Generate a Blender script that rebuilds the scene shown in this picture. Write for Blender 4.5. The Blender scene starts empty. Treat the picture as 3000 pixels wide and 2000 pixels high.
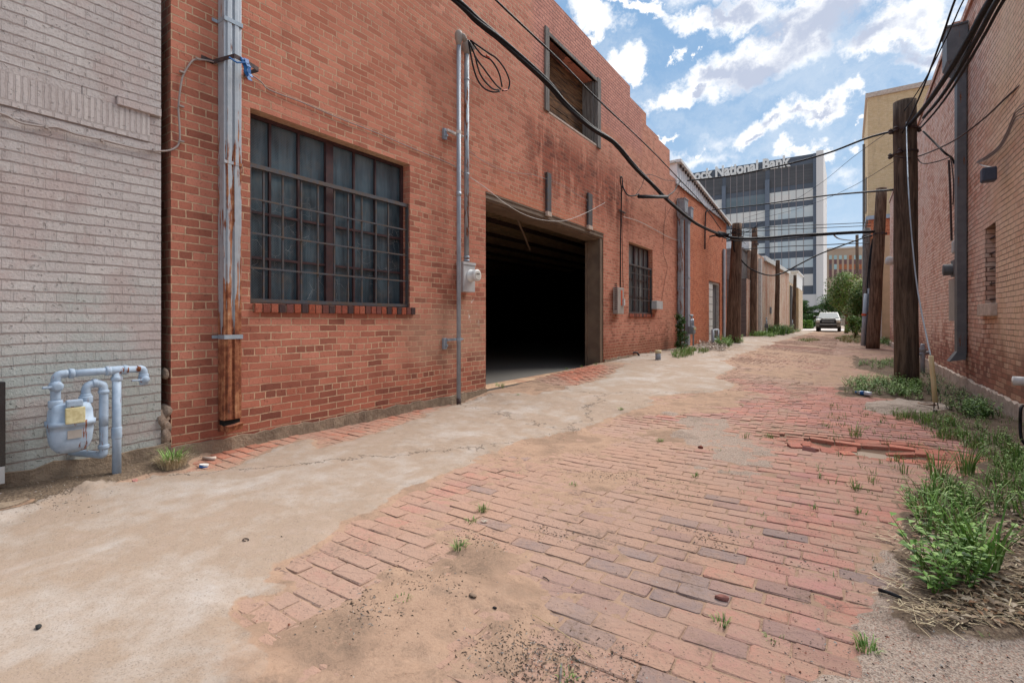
import bpy, bmesh, math, random
import numpy as np
from mathutils import Vector, Matrix
rnd = random.Random(7)
R = math.radians
sc = bpy.context.scene
col = sc.collection
# ---------------------------------------------------------------- camera
CAMH, YAW, FPX, CX, CY = 1.15, R(34.05), 1450.0, 1500.0, 938.0
cd = bpy.data.cameras.new('camera'); cam = bpy.data.objects.new('camera', cd); col.objects.link(cam)
cam.location = (0, 0, CAMH); cam.rotation_euler = (R(90), 0, YAW)
cd.sensor_width = 36; cd.lens = 36 * FPX / 3000; cd.shift_y = -62 / 3000; cd.clip_start = 0.05; cd.clip_end = 3000
sc.camera = cam
sc.view_settings.view_transform = 'Standard'; sc.view_settings.look = 'None'
sc.view_settings.exposure = 0.86; sc.view_settings.gamma = 1
SA, CA = math.sin(YAW), math.cos(YAW)
def ray(px, py):
    u = (px - CX) / FPX; v = (CY - py) / FPX
    return (-SA + u * CA, CA + u * SA, v)
def DP(px, py, t):
    d = ray(px, py); return Vector((d[0] * t, d[1] * t, CAMH + d[2] * t))
WX, RX = -4.55, 1.66            # planes of the left and right alley walls
def LW(px, py, x=WX):
    d = ray(px, py); t = x / d[0]; return Vector((x, d[1] * t, CAMH + d[2] * t))
def RW(px, py, x=RX): return LW(px, py, x)
_ry = [(-5, 0), (5.4, 0), (6, .06), (10, .18), (14, .22), (24, .27), (40, .2), (60, .05), (400, .05)]
def rise(y): return np.interp(y, [a for a, b in _ry], [b for a, b in _ry])
def gz(x, y): return float(rise(y) * min(1, max(0, (-x - .4) / 3.6)))
def GT(px, py):
    d = ray(px, py); z = 0.0
    for _ in range(25):
        t = (z - CAMH) / d[2]; z = .5 * z + .5 * gz(d[0] * t, d[1] * t)
    return t
def GP(px, py):
    return DP(px, py, GT(px, py))
# ---------------------------------------------------------------- light
SUN_EL, SUN_AZ = R(52), R(12)         # azimuth measured from +Y (down the alley) towards +X
sdir = Vector((math.cos(SUN_EL) * math.sin(SUN_AZ), math.cos(SUN_EL) * math.cos(SUN_AZ), math.sin(SUN_EL)))
sl = bpy.data.lights.new('sun', 'SUN'); so = bpy.data.objects.new('sun', sl); col.objects.link(so)
sl.energy = 3.7; sl.angle = R(48); sl.color = (1, .95, .88)
so.rotation_euler = sdir.to_track_quat('Z', 'Y').to_euler()
# ---------------------------------------------------------------- node helper
class NT:
    def __init__(s, nt): s.nt = nt; s.n = nt.nodes; s.l = nt.links
    def lk(s, v, sock):
        if v is None: return
        if hasattr(v, 'is_output') or isinstance(v, bpy.types.NodeSocket): s.l.new(v, sock)
        else:
            if isinstance(v, (tuple, list)) and sock.type == 'RGBA' and len(v) == 3: v = (*v, 1)
            sock.default_value = v
    def new(s, t, **k):
        n = s.n.new(t)
        for a, b in k.items(): setattr(n, a, b)
        return n
    def m(s, op, a, b=None, c=None, clamp=False):
        n = s.new('ShaderNodeMath', operation=op, use_clamp=clamp)
        for i, v in enumerate((a, b, c)): s.lk(v, n.inputs[i])
        return n.outputs[0]
    def add(s, a, b): return s.m('ADD', a, b)
    def mul(s, a, b): return s.m('MULTIPLY', a, b)
    def vm(s, op, a, b=None, scale=None):
        n = s.new('ShaderNodeVectorMath', operation=op)
        s.lk(a, n.inputs[0]); s.lk(b, n.inputs[1])
        if scale is not None: s.lk(scale, n.inputs['Scale'])
        return n.outputs['Value'] if op in ('LENGTH', 'DOT_PRODUCT') else n.outputs[0]
    def mix(s, f, a, b, mode='MIX'):
        n = s.new('ShaderNodeMix', data_type='RGBA', blend_type=mode)
        s.lk(f, n.inputs[0]); s.lk(a, n.inputs[6]); s.lk(b, n.inputs[7]); return n.outputs[2]
    def fmix(s, f, a, b):
        n = s.new('ShaderNodeMix', data_type='FLOAT')
        s.lk(f, n.inputs[0]); s.lk(a, n.inputs[2]); s.lk(b, n.inputs[3]); return n.outputs[0]
    def mr(s, v, a, b, c=0.0, d=1.0, smooth=True):
        n = s.new('ShaderNodeMapRange', interpolation_type='SMOOTHSTEP' if smooth else 'LINEAR')
        for i, x in enumerate((v, a, b, c, d)): s.lk(x, n.inputs[i])
        return n.outputs[0]
    def noise(s, vec, scale, detail=4, rough=.55, dist=0, out=0):
        n = s.new('ShaderNodeTexNoise'); s.lk(vec, n.inputs['Vector'])
        n.inputs['Scale'].default_value = scale; n.inputs['Detail'].default_value = detail
        n.inputs['Roughness'].default_value = rough; n.inputs['Distortion'].default_value = dist
        return n.outputs[out]
    def vor(s, vec, scale, feature='F1', out=0, rand=1):
        n = s.new('ShaderNodeTexVoronoi', feature=feature); s.lk(vec, n.inputs['Vector'])
        n.inputs['Scale'].default_value = scale; n.inputs['Randomness'].default_value = rand
        return n.outputs[out]
    def ramp(s, f, stops, interp='LINEAR'):
        n = s.new('ShaderNodeValToRGB'); s.lk(f, n.inputs[0]); cr = n.color_ramp; cr.interpolation = interp
        while len(cr.elements) < len(stops): cr.elements.new(.5)
        for e, (p, c) in zip(cr.elements, stops):
            e.position = p; e.color = (*c, 1) if len(c) == 3 else c
        return n.outputs[0]
    def sep(s, v):
        n = s.new('ShaderNodeSeparateXYZ'); s.lk(v, n.inputs[0]); return n.outputs
    def comb(s, x, y, z=0.0):
        n = s.new('ShaderNodeCombineXYZ')
        for i, v in enumerate((x, y, z)): s.lk(v, n.inputs[i])
        return n.outputs[0]
    def pos(s): return s.new('ShaderNodeNewGeometry').outputs['Position']
    def obj(s): return s.new('ShaderNodeTexCoord').outputs['Object']
    def nrm(s): return s.new('ShaderNodeNewGeometry').outputs['True Normal']
    def attr(s, name, out='Color'):
        return s.new('ShaderNodeAttribute', attribute_name=name).outputs[out]
    def bump(s, h, strength=.5, dist=.01, normal=None):
        n = s.new('ShaderNodeBump'); n.inputs['Strength'].default_value = strength
        n.inputs['Distance'].default_value = dist; s.lk(h, n.inputs['Height'])
        if normal is not None: s.lk(normal, n.inputs['Normal'])
        return n.outputs[0]
    def box(s, a, b, a0, a1, b0, b1, e=.15):
        r = s.mul(s.mr(a, a0 - e, a0 + e), s.mr(a, a1 - e, a1 + e, 1.0, 0.0))
        return s.mul(r, s.mul(s.mr(b, b0 - e, b0 + e), s.mr(b, b1 - e, b1 + e, 1.0, 0.0)))
def newmat(name):
    m = bpy.data.materials.new(name); m.use_nodes = True; nt = m.node_tree; nt.nodes.clear()
    g = NT(nt); o = g.new('ShaderNodeOutputMaterial'); b = g.new('ShaderNodeBsdfPrincipled')
    g.l.new(b.outputs[0], o.inputs[0])
    def fin(color=None, rough=None, normal=None, metal=None, spec=None, **k):
        g.lk(color, b.inputs['Base Color']); g.lk(rough, b.inputs['Roughness'])
        g.lk(normal, b.inputs['Normal']); g.lk(metal, b.inputs['Metallic']); g.lk(spec, b.inputs['Specular IOR Level'])
        for kk, v in k.items(): g.lk(v, b.inputs[kk.replace('_', ' ')])
        return m
    return g, fin
# ---------------------------------------------------------------- world: sky and clouds
w = bpy.data.worlds.new('World'); sc.world = w; w.use_nodes = True
w.node_tree.nodes.clear(); g = NT(w.node_tree)
wo = g.new('ShaderNodeOutputWorld'); bg = g.new('ShaderNodeBackground'); g.l.new(bg.outputs[0], wo.inputs[0])
bg.inputs[1].default_value = .061
sky = g.new('ShaderNodeTexSky', sky_type='NISHITA'); sky.sun_disc = False
sky.sun_elevation = SUN_EL; sky.sun_rotation = SUN_AZ; sky.air_density = 1.0; sky.dust_density = .6; sky.ozone_density = 1.5
dirv = g.new('ShaderNodeTexCoord').outputs['Generated']
dx, dy, dz = g.sep(dirv)
nz = g.noise(dirv, 10, 9, .66, out=1)
dist = g.vm('SCALE', g.vm('SUBTRACT', nz, (.5, .5, .5)), scale=.15)
dd = g.vm('ADD', dirv, dist); ex, ey, ez = g.sep(dd)
yy = g.m('MAXIMUM', ey, .05)
uv = g.comb(g.m('DIVIDE', ex, yy), g.m('DIVIDE', ez, yy), 0.0)
def UV(zx, zy):
    d = ray(1700 + zx * .4677, zy * .4677); return (d[0] / d[1], d[2] / d[1])
CL = [(600,610,190,75,25,1),(800,480,190,120,35,1),(1050,370,270,140,25,1),(1350,250,320,160,25,1),(680,90,190,90,-20,1),
 (1000,70,260,110,0,1),(1500,60,380,120,10,1),(1880,260,280,95,10,1),(2080,130,320,140,20,.95),(2150,330,220,100,15,.85),
 (1090,850,150,75,40,1),(1300,720,180,85,35,1),(1520,630,190,75,25,1),(1700,560,60,70,-70,1),(1340,930,110,45,35,1),
 (100,110,190,90,-15,1),(90,220,60,60,0,.9),(400,20,150,45,0,1),(280,400,110,90,-30,1),(350,470,70,45,0,.9),(535,885,60,24,0,1),
 (590,290,38,45,0,.8),(545,350,20,26,0,.8),(730,290,18,34,-20,.8),(740,950,40,20,0,.7),(1718,755,36,16,0,.8),(1690,920,70,30,20,.7),
 (1450,960,90,40,10,.9),(700,1000,420,60,0,.42),(1650,1100,250,90,10,.35),(900,900,260,60,10,.3),(1500,-200,1800,220,0,.8)]
field = None
for (zx, zy, rx, ry, an, wt) in CL:
    c = UV(zx, zy); ca, sa = math.cos(R(an)), math.sin(R(an))
    p = UV(zx + rx * ca, zy - rx * sa); q = UV(zx + ry * sa, zy + ry * ca)
    A = (p[0] - c[0], p[1] - c[1]); B = (q[0] - c[0], q[1] - c[1]); la = math.hypot(*A)
    th = math.atan2(A[1], A[0]); lb = abs(A[0] * B[1] - A[1] * B[0]) / la
    mp = g.new('ShaderNodeMapping', vector_type='TEXTURE')
    g.lk(uv, mp.inputs[0]); mp.inputs[1].default_value = (c[0], c[1], 0); mp.inputs[2].default_value = (0, 0, th); mp.inputs[3].default_value = (la, lb, 1)
    f = g.mul(g.m('SUBTRACT', 1.34, g.vm('LENGTH', mp.outputs[0])), wt)
    field = f if field is None else g.m('MAXIMUM', field, f)
front = g.mr(dy, .1, .3)
zz = g.m('MAXIMUM', dz, .06)
pl = g.comb(g.m('DIVIDE', dx, zz), g.m('DIVIDE', dy, zz), 0.0)
gen = g.m('MULTIPLY_ADD', g.noise(pl, .8, 6, .6), 2.6, -1.05)
zen = g.mr(dz, .68, .8)
field = g.fmix(g.mul(front, g.m('SUBTRACT', 1.0, zen)), gen, field)
fb = g.noise(dirv, 24, 9, .66); fb2 = g.noise(dirv, 7, 4, .5)
dens = g.add(field, g.mul(g.m('SUBTRACT', fb, .5), .95))
mask = g.mr(dens, .06, .72)
cores = None
for (zx, zy, rx, ry, an) in [(900,430,150,60,25),(1150,400,260,85,22),(1450,220,330,110,22),(1650,120,330,110,12),(900,60,260,70,0),(1250,150,200,80,20),(1900,200,260,80,15),(2100,330,220,70,15),(1250,740,140,34,30),(700,590,70,28,20),(1470,660,120,34,20),(1120,870,60,26,30)]:
    c = UV(zx, zy); ca, sa = math.cos(R(an)), math.sin(R(an)); p = UV(zx + rx * ca, zy - rx * sa); q = UV(zx + ry * sa, zy + ry * ca)
    A = (p[0] - c[0], p[1] - c[1]); B = (q[0] - c[0], q[1] - c[1]); la = math.hypot(*A)
    mp = g.new('ShaderNodeMapping', vector_type='TEXTURE'); g.lk(uv, mp.inputs[0]); mp.inputs[1].default_value = (c[0], c[1], 0); mp.inputs[2].default_value = (0, 0, math.atan2(A[1], A[0])); mp.inputs[3].default_value = (la, abs(A[0] * B[1] - A[1] * B[0]) / la, 1)
    f = g.m('SUBTRACT', 1.0, g.vm('LENGTH', mp.outputs[0])); cores = f if cores is None else g.m('MAXIMUM', cores, f)
thick = g.mr(g.add(cores, g.mul(g.m('SUBTRACT', g.noise(dirv, 12, 7, .62), .5), 2.0)), -.35, .75)
puff = g.mr(g.noise(dirv, 34, 6, .6), .35, .65, 0, .22)
cl_col = g.mix(puff, (10.3, 10.4, 10.6), (7.2, 7.7, 8.6))
cl_col = g.mix(g.mul(thick, .9), cl_col, (4.6, 5.2, 6.7))
skyc = g.mix(.8, sky.outputs[0], (2.5, 4.4, 6.9))
hz = g.mr(dz, .0, .5, .85, 0.0)
skyc = g.mix(hz, skyc, (5.4, 6.9, 8.6))
wisp = g.mul(g.mr(g.noise(g.vm('MULTIPLY', dd, (1, 1, 2.2)), 5, 7, .62), .42, .72), .42)
skyc = g.mix(wisp, skyc, (8, 8.6, 9.3))
g.lk(g.mix(mask, skyc, cl_col), bg.inputs[0])
# ---------------------------------------------------------------- materials
def brick_mat(name, lo, mid, hi, mortar, bw=.21, rh=.0687, ms=.011, wash=None, bumpd=.012, extra=None, paint=False, rough=.9, seedoff=0.0, mgood=.5, grime=.3):
    g, fin = newmat(name)
    P = g.pos(); x, y, z = g.sep(P); nx, ny, nzz = g.sep(g.nrm())
    u = g.add(g.mul(y, g.m('ABSOLUTE', nx)), g.mul(x, g.m('ABSOLUTE', ny)))
    u = g.add(u, seedoff)
    wob = g.mul(g.m('SUBTRACT', g.noise(P, 9, 3), .5), .012)
    wob2 = g.mul(g.m('SUBTRACT', g.noise(g.vm('ADD', P, (7, 3, 1)), 1.1, 2), .5), .05)
    v = g.add(g.add(z, wob), wob2); u2 = g.add(u, g.mul(g.m('SUBTRACT', g.noise(P, 13, 2), .5), .012))
    def bt(c1, c2, cm, freq=2):
        b = g.new('ShaderNodeTexBrick'); b.offset = .5; b.offset_frequency = freq; b.squash = .5; b.squash_frequency = 6
        g.lk(g.comb(u2, v), b.inputs['Vector']); b.inputs['Scale'].default_value = 1
        b.inputs['Mortar Size'].default_value = ms * .55; b.inputs['Mortar Smooth'].default_value = .25
        b.inputs['Brick Width'].default_value = bw; b.inputs['Row Height'].default_value = rh
        g.lk(c1, b.inputs['Color1']); g.lk(c2, b.inputs['Color2']); g.lk(cm, b.inputs['Mortar']); return b
    b = bt((0, 0, 0), (1, 1, 1), (.5, .5, .5))
    big = g.noise(P, .7, 4, .6); fine = g.noise(P, 60, 4, .7); med = g.noise(P, 6, 4, .6)
    rv = g.sep(b.outputs['Color'])[0]
    t = g.add(g.add(g.mul(rv, .62), g.mul(med, .35)), g.mul(big, .35))
    c = g.ramp(t, [(.28, lo), (.62, mid), (1.0, hi)])
    c = g.mix(g.mr(fine, .5, .75, 0, grime * 1.6), c, tuple(q * .5 for q in lo))
    c = g.mix(g.mr(g.noise(P, 1.7, 5, .7), .55, .75, 0, .25), c, lo)
    if wash is not None:
        wc, wa = wash
        c = g.mix(g.mul(g.mr(g.add(g.mul(big, .5), g.mul(g.noise(P, 2.3, 6, .7), .5)), .42, .62), wa), c, wc)
    mfac = b.outputs['Fac']
    mvis = mfac if paint else g.mul(mfac, g.mr(g.noise(P, 2.1, 4), .3, .6, mgood, 1.0))
    mc = g.mix(g.mr(g.noise(P, 25, 3), .4, .7), mortar, tuple(q * .72 for q in mortar))
    if extra:
        c, mc = extra(g, c, mc, y, z, P, rv)
    if paint:
        fr = g.m('FRACT', g.m('DIVIDE', v, rh)); joint_shade = g.add(g.mr(fr, .0, .16, 1, 0), g.mr(fr, .86, 1.0, 0, 1)) if bw > rh else .35
        mc = g.mix(joint_shade, g.mix(.9, mc, c), g.mix(.45, mc, tuple(q * .5 for q in mid)))  # shadow in the recessed horizontal joints is painted into the mortar colour
    c = g.mix(mvis, c, mc)
    c = g.mix(g.mr(g.noise(g.vm('MULTIPLY', P, (1, 1, .25)), 3, 5, .65), .5, .76, 0, grime), c, (.13, .06, .04))
    hgt = g.add(g.mul(g.m('SUBTRACT', 1.0, mfac), 1.0), g.add(g.mul(g.mul(fine, .45), 1.0), g.mul(g.mul(rv, .35), 1.0)))
    hole = g.mr(g.noise(P, 30, 3, .6), .62, .72)
    hgt = g.m('SUBTRACT', hgt, g.mul(hole, .5))
    return fin(c, rough, g.bump(hgt, 1.0, bumpd), spec=.25)
y0w, y1w = LW(735, 300).y, LW(1200, 300).y
def red_extra(g, c, mc, y, z, P, rv):
    n = g.noise(P, 3.5, 5, .7); nn = g.mul(g.m('SUBTRACT', n, .5), .9)
    yn = g.add(y, nn); zn = g.add(z, g.mul(g.m('SUBTRACT', g.noise(g.vm('ADD', P, (9, 9, 9)), 2.5, 4), .5), 1.2))
    # faded pink upper area
    c = g.mix(g.mul(g.mr(g.add(zn, g.mul(y, .18)), 2.6, 5.2), .7), c, g.mix(rv, (.50, .17, .10), (.65, .26, .165)))
    # dark run-off stains below the upper opening
    a = LW(1560, 420); b = LW(1830, 470)
    st = g.noise(g.vm('MULTIPLY', P, (1, 1, .16)), 5, 5, .7)
    ms = g.mul(g.box(y, z, a.y - .1, b.y + .5, 3.5, LW(1700, 420).z - .1, .35), g.mr(st, .38, .52))
    c = g.mix(g.mul(ms, .85), c, g.ramp(rv, [(0, (.13, .03, .018)), (1, (.36, .075, .035))]))
    mc = g.mix(g.mul(ms, .6), mc, (.2, .09, .05))
    ef = g.mul(g.box(y, z, a.y - .1, b.y + .8, 4.0, LW(1700, 420).z + .1, .3), g.mr(st, .34, .24)); c = g.mix(g.mul(ef, .5), c, (.66, .42, .34)); 
    # newer orange bricks over the loading door
    a = LW(1440, 600); b = LW(1765, 690)
    c = g.mix(g.mul(g.box(yn, z, a.y, b.y, LW(1500, 630).z - .25, LW(1500, 640).z + .45, .06), .7), c, (.52, .185, .10))
    # tan washed patch around the meter, darker red bottom
    a = LW(1180, 1000); b = LW(1420, 1000)
    c = g.mix(g.mul(g.box(yn, zn, a.y, b.y, .55, 1.35, .3), .6), c, (.42, .24, .165))
    c = g.mix(g.mul(g.mr(zn, .9, .2), .55), c, g.ramp(rv, [(0, (.13, .04, .028)), (1, (.34, .085, .045))]))
    a = LW(1700, 1000); b = LW(1960, 1000)
    c = g.mix(g.mul(g.box(yn, zn, a.y - 1, b.y + 2, -.3, .62, .2), .7), c, (.24, .07, .035))
    # white paint splashes by the meter
    a = LW(1395, 860)
    c = g.mix(g.mul(g.box(y, z, a.y - .25, a.y + .15, 1.1, 1.45, .05), g.mr(g.noise(P, 9, 3), .58, .64)), c, (.6, .55, .5))
    # parapet bricks with dark open joints
    m = g.mul(g.box(y, z, LW(1560, 60).y, LW(1880, 200).y, 5.55, 9, .2), 1.0)
    mc = g.mix(m, mc, (.11, .05, .04)); c = g.mix(g.mul(m, .5), c, (.55, .25, .2))
    return c, mc
M = {}
M['red'] = brick_mat('red_brick', (.22, .075, .05), (.43, .155, .102), (.55, .22, .15), (.60, .41, .27), extra=red_extra)
def gray_extra(g, c, mc, y, z, P, rv):
    c = g.mix(g.mul(g.mr(g.add(z, g.mul(g.m('SUBTRACT', g.noise(P, 1.6, 5, .7), .5), 2.2)), .6, 1.6, 1, 0), .85), c, (.39, .42, .395))
    c = g.mix(g.mr(g.noise(g.vm('ADD', P, (4, 4, 4)), 1.9, 5, .7), .48, .62, 0, .6), c, (.46, .365, .345))
    c = g.mix(g.mr(g.noise(P, 2.2, 6, .75), .63, .7, 0, .5), c, (.5, .29, .22))
    return c, mc
M['gray'] = brick_mat('gray_painted_brick', (.46, .41, .395), (.50, .455, .44), (.54, .50, .48), (.36, .275, .245), bw=.215, rh=.0705, ms=.012, paint=True, bumpd=.022, extra=gray_extra, seedoff=.06)
M['graysol'] = brick_mat('gray_soldier_course', (.46, .41, .395), (.49, .44, .425), (.53, .48, .46), (.38, .31, .28), bw=.0705, rh=.215, ms=.012, paint=True)
M['orange'] = brick_mat('orange_brick', (.42, .10, .045), (.55, .155, .07), (.62, .20, .095), (.64, .36, .22), rh=.072, ms=.014, mgood=.6)
def pink_extra(g, c, mc, y, z, P, rv):
    zn = g.add(z, g.mul(g.m('SUBTRACT', g.noise(P, 1.5, 5, .7), .5), 1.6))
    near = g.mr(y, 8.6, 10.2, 1, 0)
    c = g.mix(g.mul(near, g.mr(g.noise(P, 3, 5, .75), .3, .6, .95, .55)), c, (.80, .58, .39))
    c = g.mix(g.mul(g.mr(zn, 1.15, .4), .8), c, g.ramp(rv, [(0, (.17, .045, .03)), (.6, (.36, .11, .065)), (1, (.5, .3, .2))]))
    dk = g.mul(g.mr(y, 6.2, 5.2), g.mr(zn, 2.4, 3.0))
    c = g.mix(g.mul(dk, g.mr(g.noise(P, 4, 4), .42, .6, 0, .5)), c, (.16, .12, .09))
    mc = g.mix(g.mul(near, .35), mc, (.44, .29, .17))
    mc = g.mix(g.mr(g.noise(P, 5, 4, .7), .52, .6, 0, .75), mc, (.1, .055, .04))
    return c, mc
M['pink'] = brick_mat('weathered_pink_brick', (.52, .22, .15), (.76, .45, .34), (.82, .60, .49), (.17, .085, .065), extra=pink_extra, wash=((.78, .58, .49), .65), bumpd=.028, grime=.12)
def far_extra(g, c, mc, y, z, P, rv):
    st = g.noise(g.vm('MULTIPLY', P, (1, 1, .08)), 1.6, 5, .7)
    c = g.mix(g.mr(st, .5, .62, 0, .75), c, (.52, .17, .10)); return g.mix(g.mr(st, .40, .3, 0, .8), c, (.72, .66, .58)), mc
M['darkgray'] = brick_mat('dark_gray_brick', (.10, .085, .08), (.125, .108, .10), (.15, .13, .125), (.10, .09, .085), paint=True)
M['midgray'] = brick_mat('mid_gray_brick', (.19, .17, .16), (.23, .21, .20), (.26, .24, .23), (.17, .155, .15), paint=True)
M['farpink'] = brick_mat('faded_pink_brick', (.50, .24, .17), (.60, .38, .28), (.68, .52, .41), (.56, .44, .34), wash=((.70, .60, .50), .8), rh=.07, extra=far_extra)
M['tan'] = brick_mat('tan_brick', (.45, .33, .2), (.52, .4, .26), (.58, .46, .33), (.5, .4, .3), wash=((.45, .36, .27), .6))
M['yellow'] = brick_mat('yellow_brick', (.62, .44, .25), (.68, .49, .29), (.72, .54, .34), (.55, .37, .22), mgood=.2)
def simple(name, c1, c2=None, rough=.8, metal=0, ns=8, bump=0, bd=.004, spec=.35, stretch=(1, 1, 1), det=5, rust=0, coat=0):
    g, fin = newmat(name); P = g.vm('MULTIPLY', g.obj(), stretch)
    c2 = c2 or tuple(q * .75 for q in c1)
    n = g.noise(P, ns, det, .62); c = g.mix(g.mr(n, .35, .65), c1, c2)
    rr = rough; mt = metal
    if rust:
        rn = g.mr(g.add(g.noise(g.vm('MULTIPLY', g.pos(), (1, 1, .12)), 22, 4, .7), g.mul(g.noise(g.pos(), 1.5, 3), .3)), .8 - rust * .3, .86 - rust * .3)
        c = g.mix(rn, c, g.ramp(g.noise(g.pos(), 35, 4), [(.3, (.09, .025, .012)), (.7, (.30, .10, .035))]))
        mt = g.mul(g.m('SUBTRACT', 1.0, rn), metal); rr = g.fmix(rn, rough, .9)
    nor = g.bump(g.noise(P, ns * 5, 5, .7), bump, bd) if bump else None
    return fin(c, rr, nor, mt, spec, **({'Coat_Weight': coat} if coat else {}))
M['galv'] = simple('galvanized_steel', (.36, .42, .48), (.27, .32, .37), .5, .35, 5, .1)
M['galvr'] = simple('rust_streaked_galvanized', (.36, .40, .43), (.26, .29, .32), .55, .3, 5, .1, rust=.35)
M['grayp'] = simple('gray_painted_metal', (.33, .37, .42), (.27, .30, .345), .5, .1, 6, .1)
M['grayd'] = simple('dull_gray_metal', (.15, .155, .165), (.115, .12, .13), .6, .2, 5, .1, rust=.12)
M['black'] = simple('black_rubber', (.010, .010, .012), (.02, .02, .024), .65, 0, 20, spec=.2)
M['iron'] = simple('dark_iron', (.05, .035, .035), (.09, .06, .055), .7, .3, 18, .3)
M['steelpaint'] = simple('oxide_red_steel', (.065, .028, .028), (.04, .022, .025), .6, 0, 14, .2)
M['bars'] = simple('weathered_bar_steel', (.075, .08, .095), (.10, .075, .06), .6, .3, 16, .2)
M['gasblue'] = simple('light_blue_enamel', (.36, .445, .55), (.27, .345, .44), .55, 0, 9, .3, rust=.2)
M['graygas'] = simple('gray_meter_enamel', (.2, .23, .25), (.15, .175, .19), .6, 0, 8)
M['white'] = simple('white_enamel', (.72, .72, .70), (.6, .6, .58), .5, 0, 6)
M['fascia'] = simple('white_ribbed_metal', (.80, .80, .80), (.70, .70, .70), .5, 0, 4)
M['offwhite'] = simple('chalky_white', (.62, .60, .57), (.5, .48, .46), .8, 0, 9, .2)
M['meterbox'] = simple('meter_box_gray', (.50, .50, .51), (.42, .42, .42), .45, .1, 3, .05)
M['beigebox'] = simple('panel_beige_gray', (.36, .32, .29), (.3, .27, .24), .6, 0, 5, .1)
M['taupe'] = simple('taupe_painted_steel', (.20, .145, .10), (.15, .105, .075), .6, 0, 3, .1)
M['foot'] = simple('rough_foundation_concrete', (.30, .225, .16), (.19, .14, .10), .95, 0, 5, 1, .02)
M['stone'] = simple('pale_stone', (.55, .45, .38), (.42, .33, .27), .9, 0, 12, .6)
M['mortarlump'] = simple('crumbling_mortar', (.46, .34, .26), (.3, .22, .17), .95, 0, 14, 1, .03)
M['cream'] = simple('cream_stucco', (.58, .44, .29), (.5, .38, .25), .9, 0, 2, .2)
M['beige'] = simple('beige_render', (.50, .38, .25), (.42, .33, .22), .9, 0, 1.5, .2, stretch=(1, 1, .3))
M['inside'] = simple('dark_interior', (.012, .011, .010), (.006, .006, .006), .9, 0, 3)  # darkness of the hall and openings put into a near-black colour
M['redtape'] = simple('orange_red_sticker', (.62, .09, .03), None, .5)
M['blue'] = simple('blue_plastic', (.02, .16, .42), (.015, .09, .3), .45, 0, 30)
M['yel'] = simple('faded_yellow_plastic', (.62, .52, .28), (.55, .48, .34), .5, 0, 4, stretch=(1, 1, .3))
M['brass'] = simple('yellowed_label', (.6, .54, .32), (.45, .38, .2), .6, 0, 30)
M['straw'] = simple('dry_straw', (.5, .38, .22), (.38, .27, .14), .9)
def leafmat(name, tr=.25):
    g, fin = newmat(name)
    c = g.attr('Col'); n = g.noise(g.pos(), 30, 2)
    c = g.mix(g.mr(n, .3, .7, 0, .35), c, g.mix(.5, c, (.02, .05, .01)))
    return fin(c, .6, spec=.25, Subsurface_Weight=0.0)
M['leaf'] = leafmat('foliage')
def wood(name, a, b, s=1.0, axis=(18, 18, 1.2)):
    g, fin = newmat(name); P = g.vm('MULTIPLY', g.obj(), axis)
    n = g.noise(P, 1.6 * s, 6, .7, .4); n2 = g.noise(g.obj(), 1.3, 3)
    c = g.mix(g.mr(n, .35, .66), a, b); c = g.mix(g.mr(n2, .45, .7, 0, .4), c, tuple(q * .6 for q in b))
    return fin(c, .9, g.bump(n, .8, .02), spec=.2)
M['pole'] = wood('weathered_pole_wood', (.20, .125, .085), (.065, .036, .025), axis=(14, 14, 1.0))
M['poled'] = wood('dark_creosote_wood', (.16, .115, .085), (.055, .038, .03), axis=(12, 12, 1.0))
M['graywood'] = wood('silvered_wood', (.24, .22, .20), (.11, .095, .085), axis=(20, 20, 1.5))
M['board'] = wood('stained_boards', (.22, .105, .045), (.035, .02, .014), axis=(3, 1.2, 12))
def paver():
    g, fin = newmat('clay_pavers'); P = g.pos()
    c = g.attr('Col'); k = g.attr('Dust', 'Fac')
    n = g.noise(P, 45, 5, .7); n2 = g.noise(P, 7, 5, .65); n3 = g.noise(P, 1.3, 4)
    c = g.mix(g.mr(n, .5, .75, 0, .45), c, g.mix(.6, c, (.12, .06, .05)))
    c = g.mix(g.mr(n2, .6, .75, 0, .35), c, (.5, .38, .34))
    d = g.mr(g.add(g.add(g.mul(n2, .6), g.mul(n, .4)), g.mul(k, .7)), .52, .98, .10, .95)
    c = g.mix(d, c, g.mix(g.mr(n3, .35, .65), (.35, .218, .158), (.33, .22, .17)))
    c = g.mix(g.mul(g.mr(g.noise(g.vm('ADD', P, (5, 5, 0)), 2.6, 5, .7), .52, .66), g.mr(n, .42, .6, .1, .7)), c, (.15, .105, .08))
    pit = g.mr(g.noise(P, 90, 3, .6), .6, .7, 0, .7)
    c = g.mix(pit, c, (.09, .06, .05))
    return fin(c, .88, g.bump(g.add(g.mul(n, .9), g.noise(P, 18, 4, .6)), .8, .009), spec=.25)
M['paver'] = paver()
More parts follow.
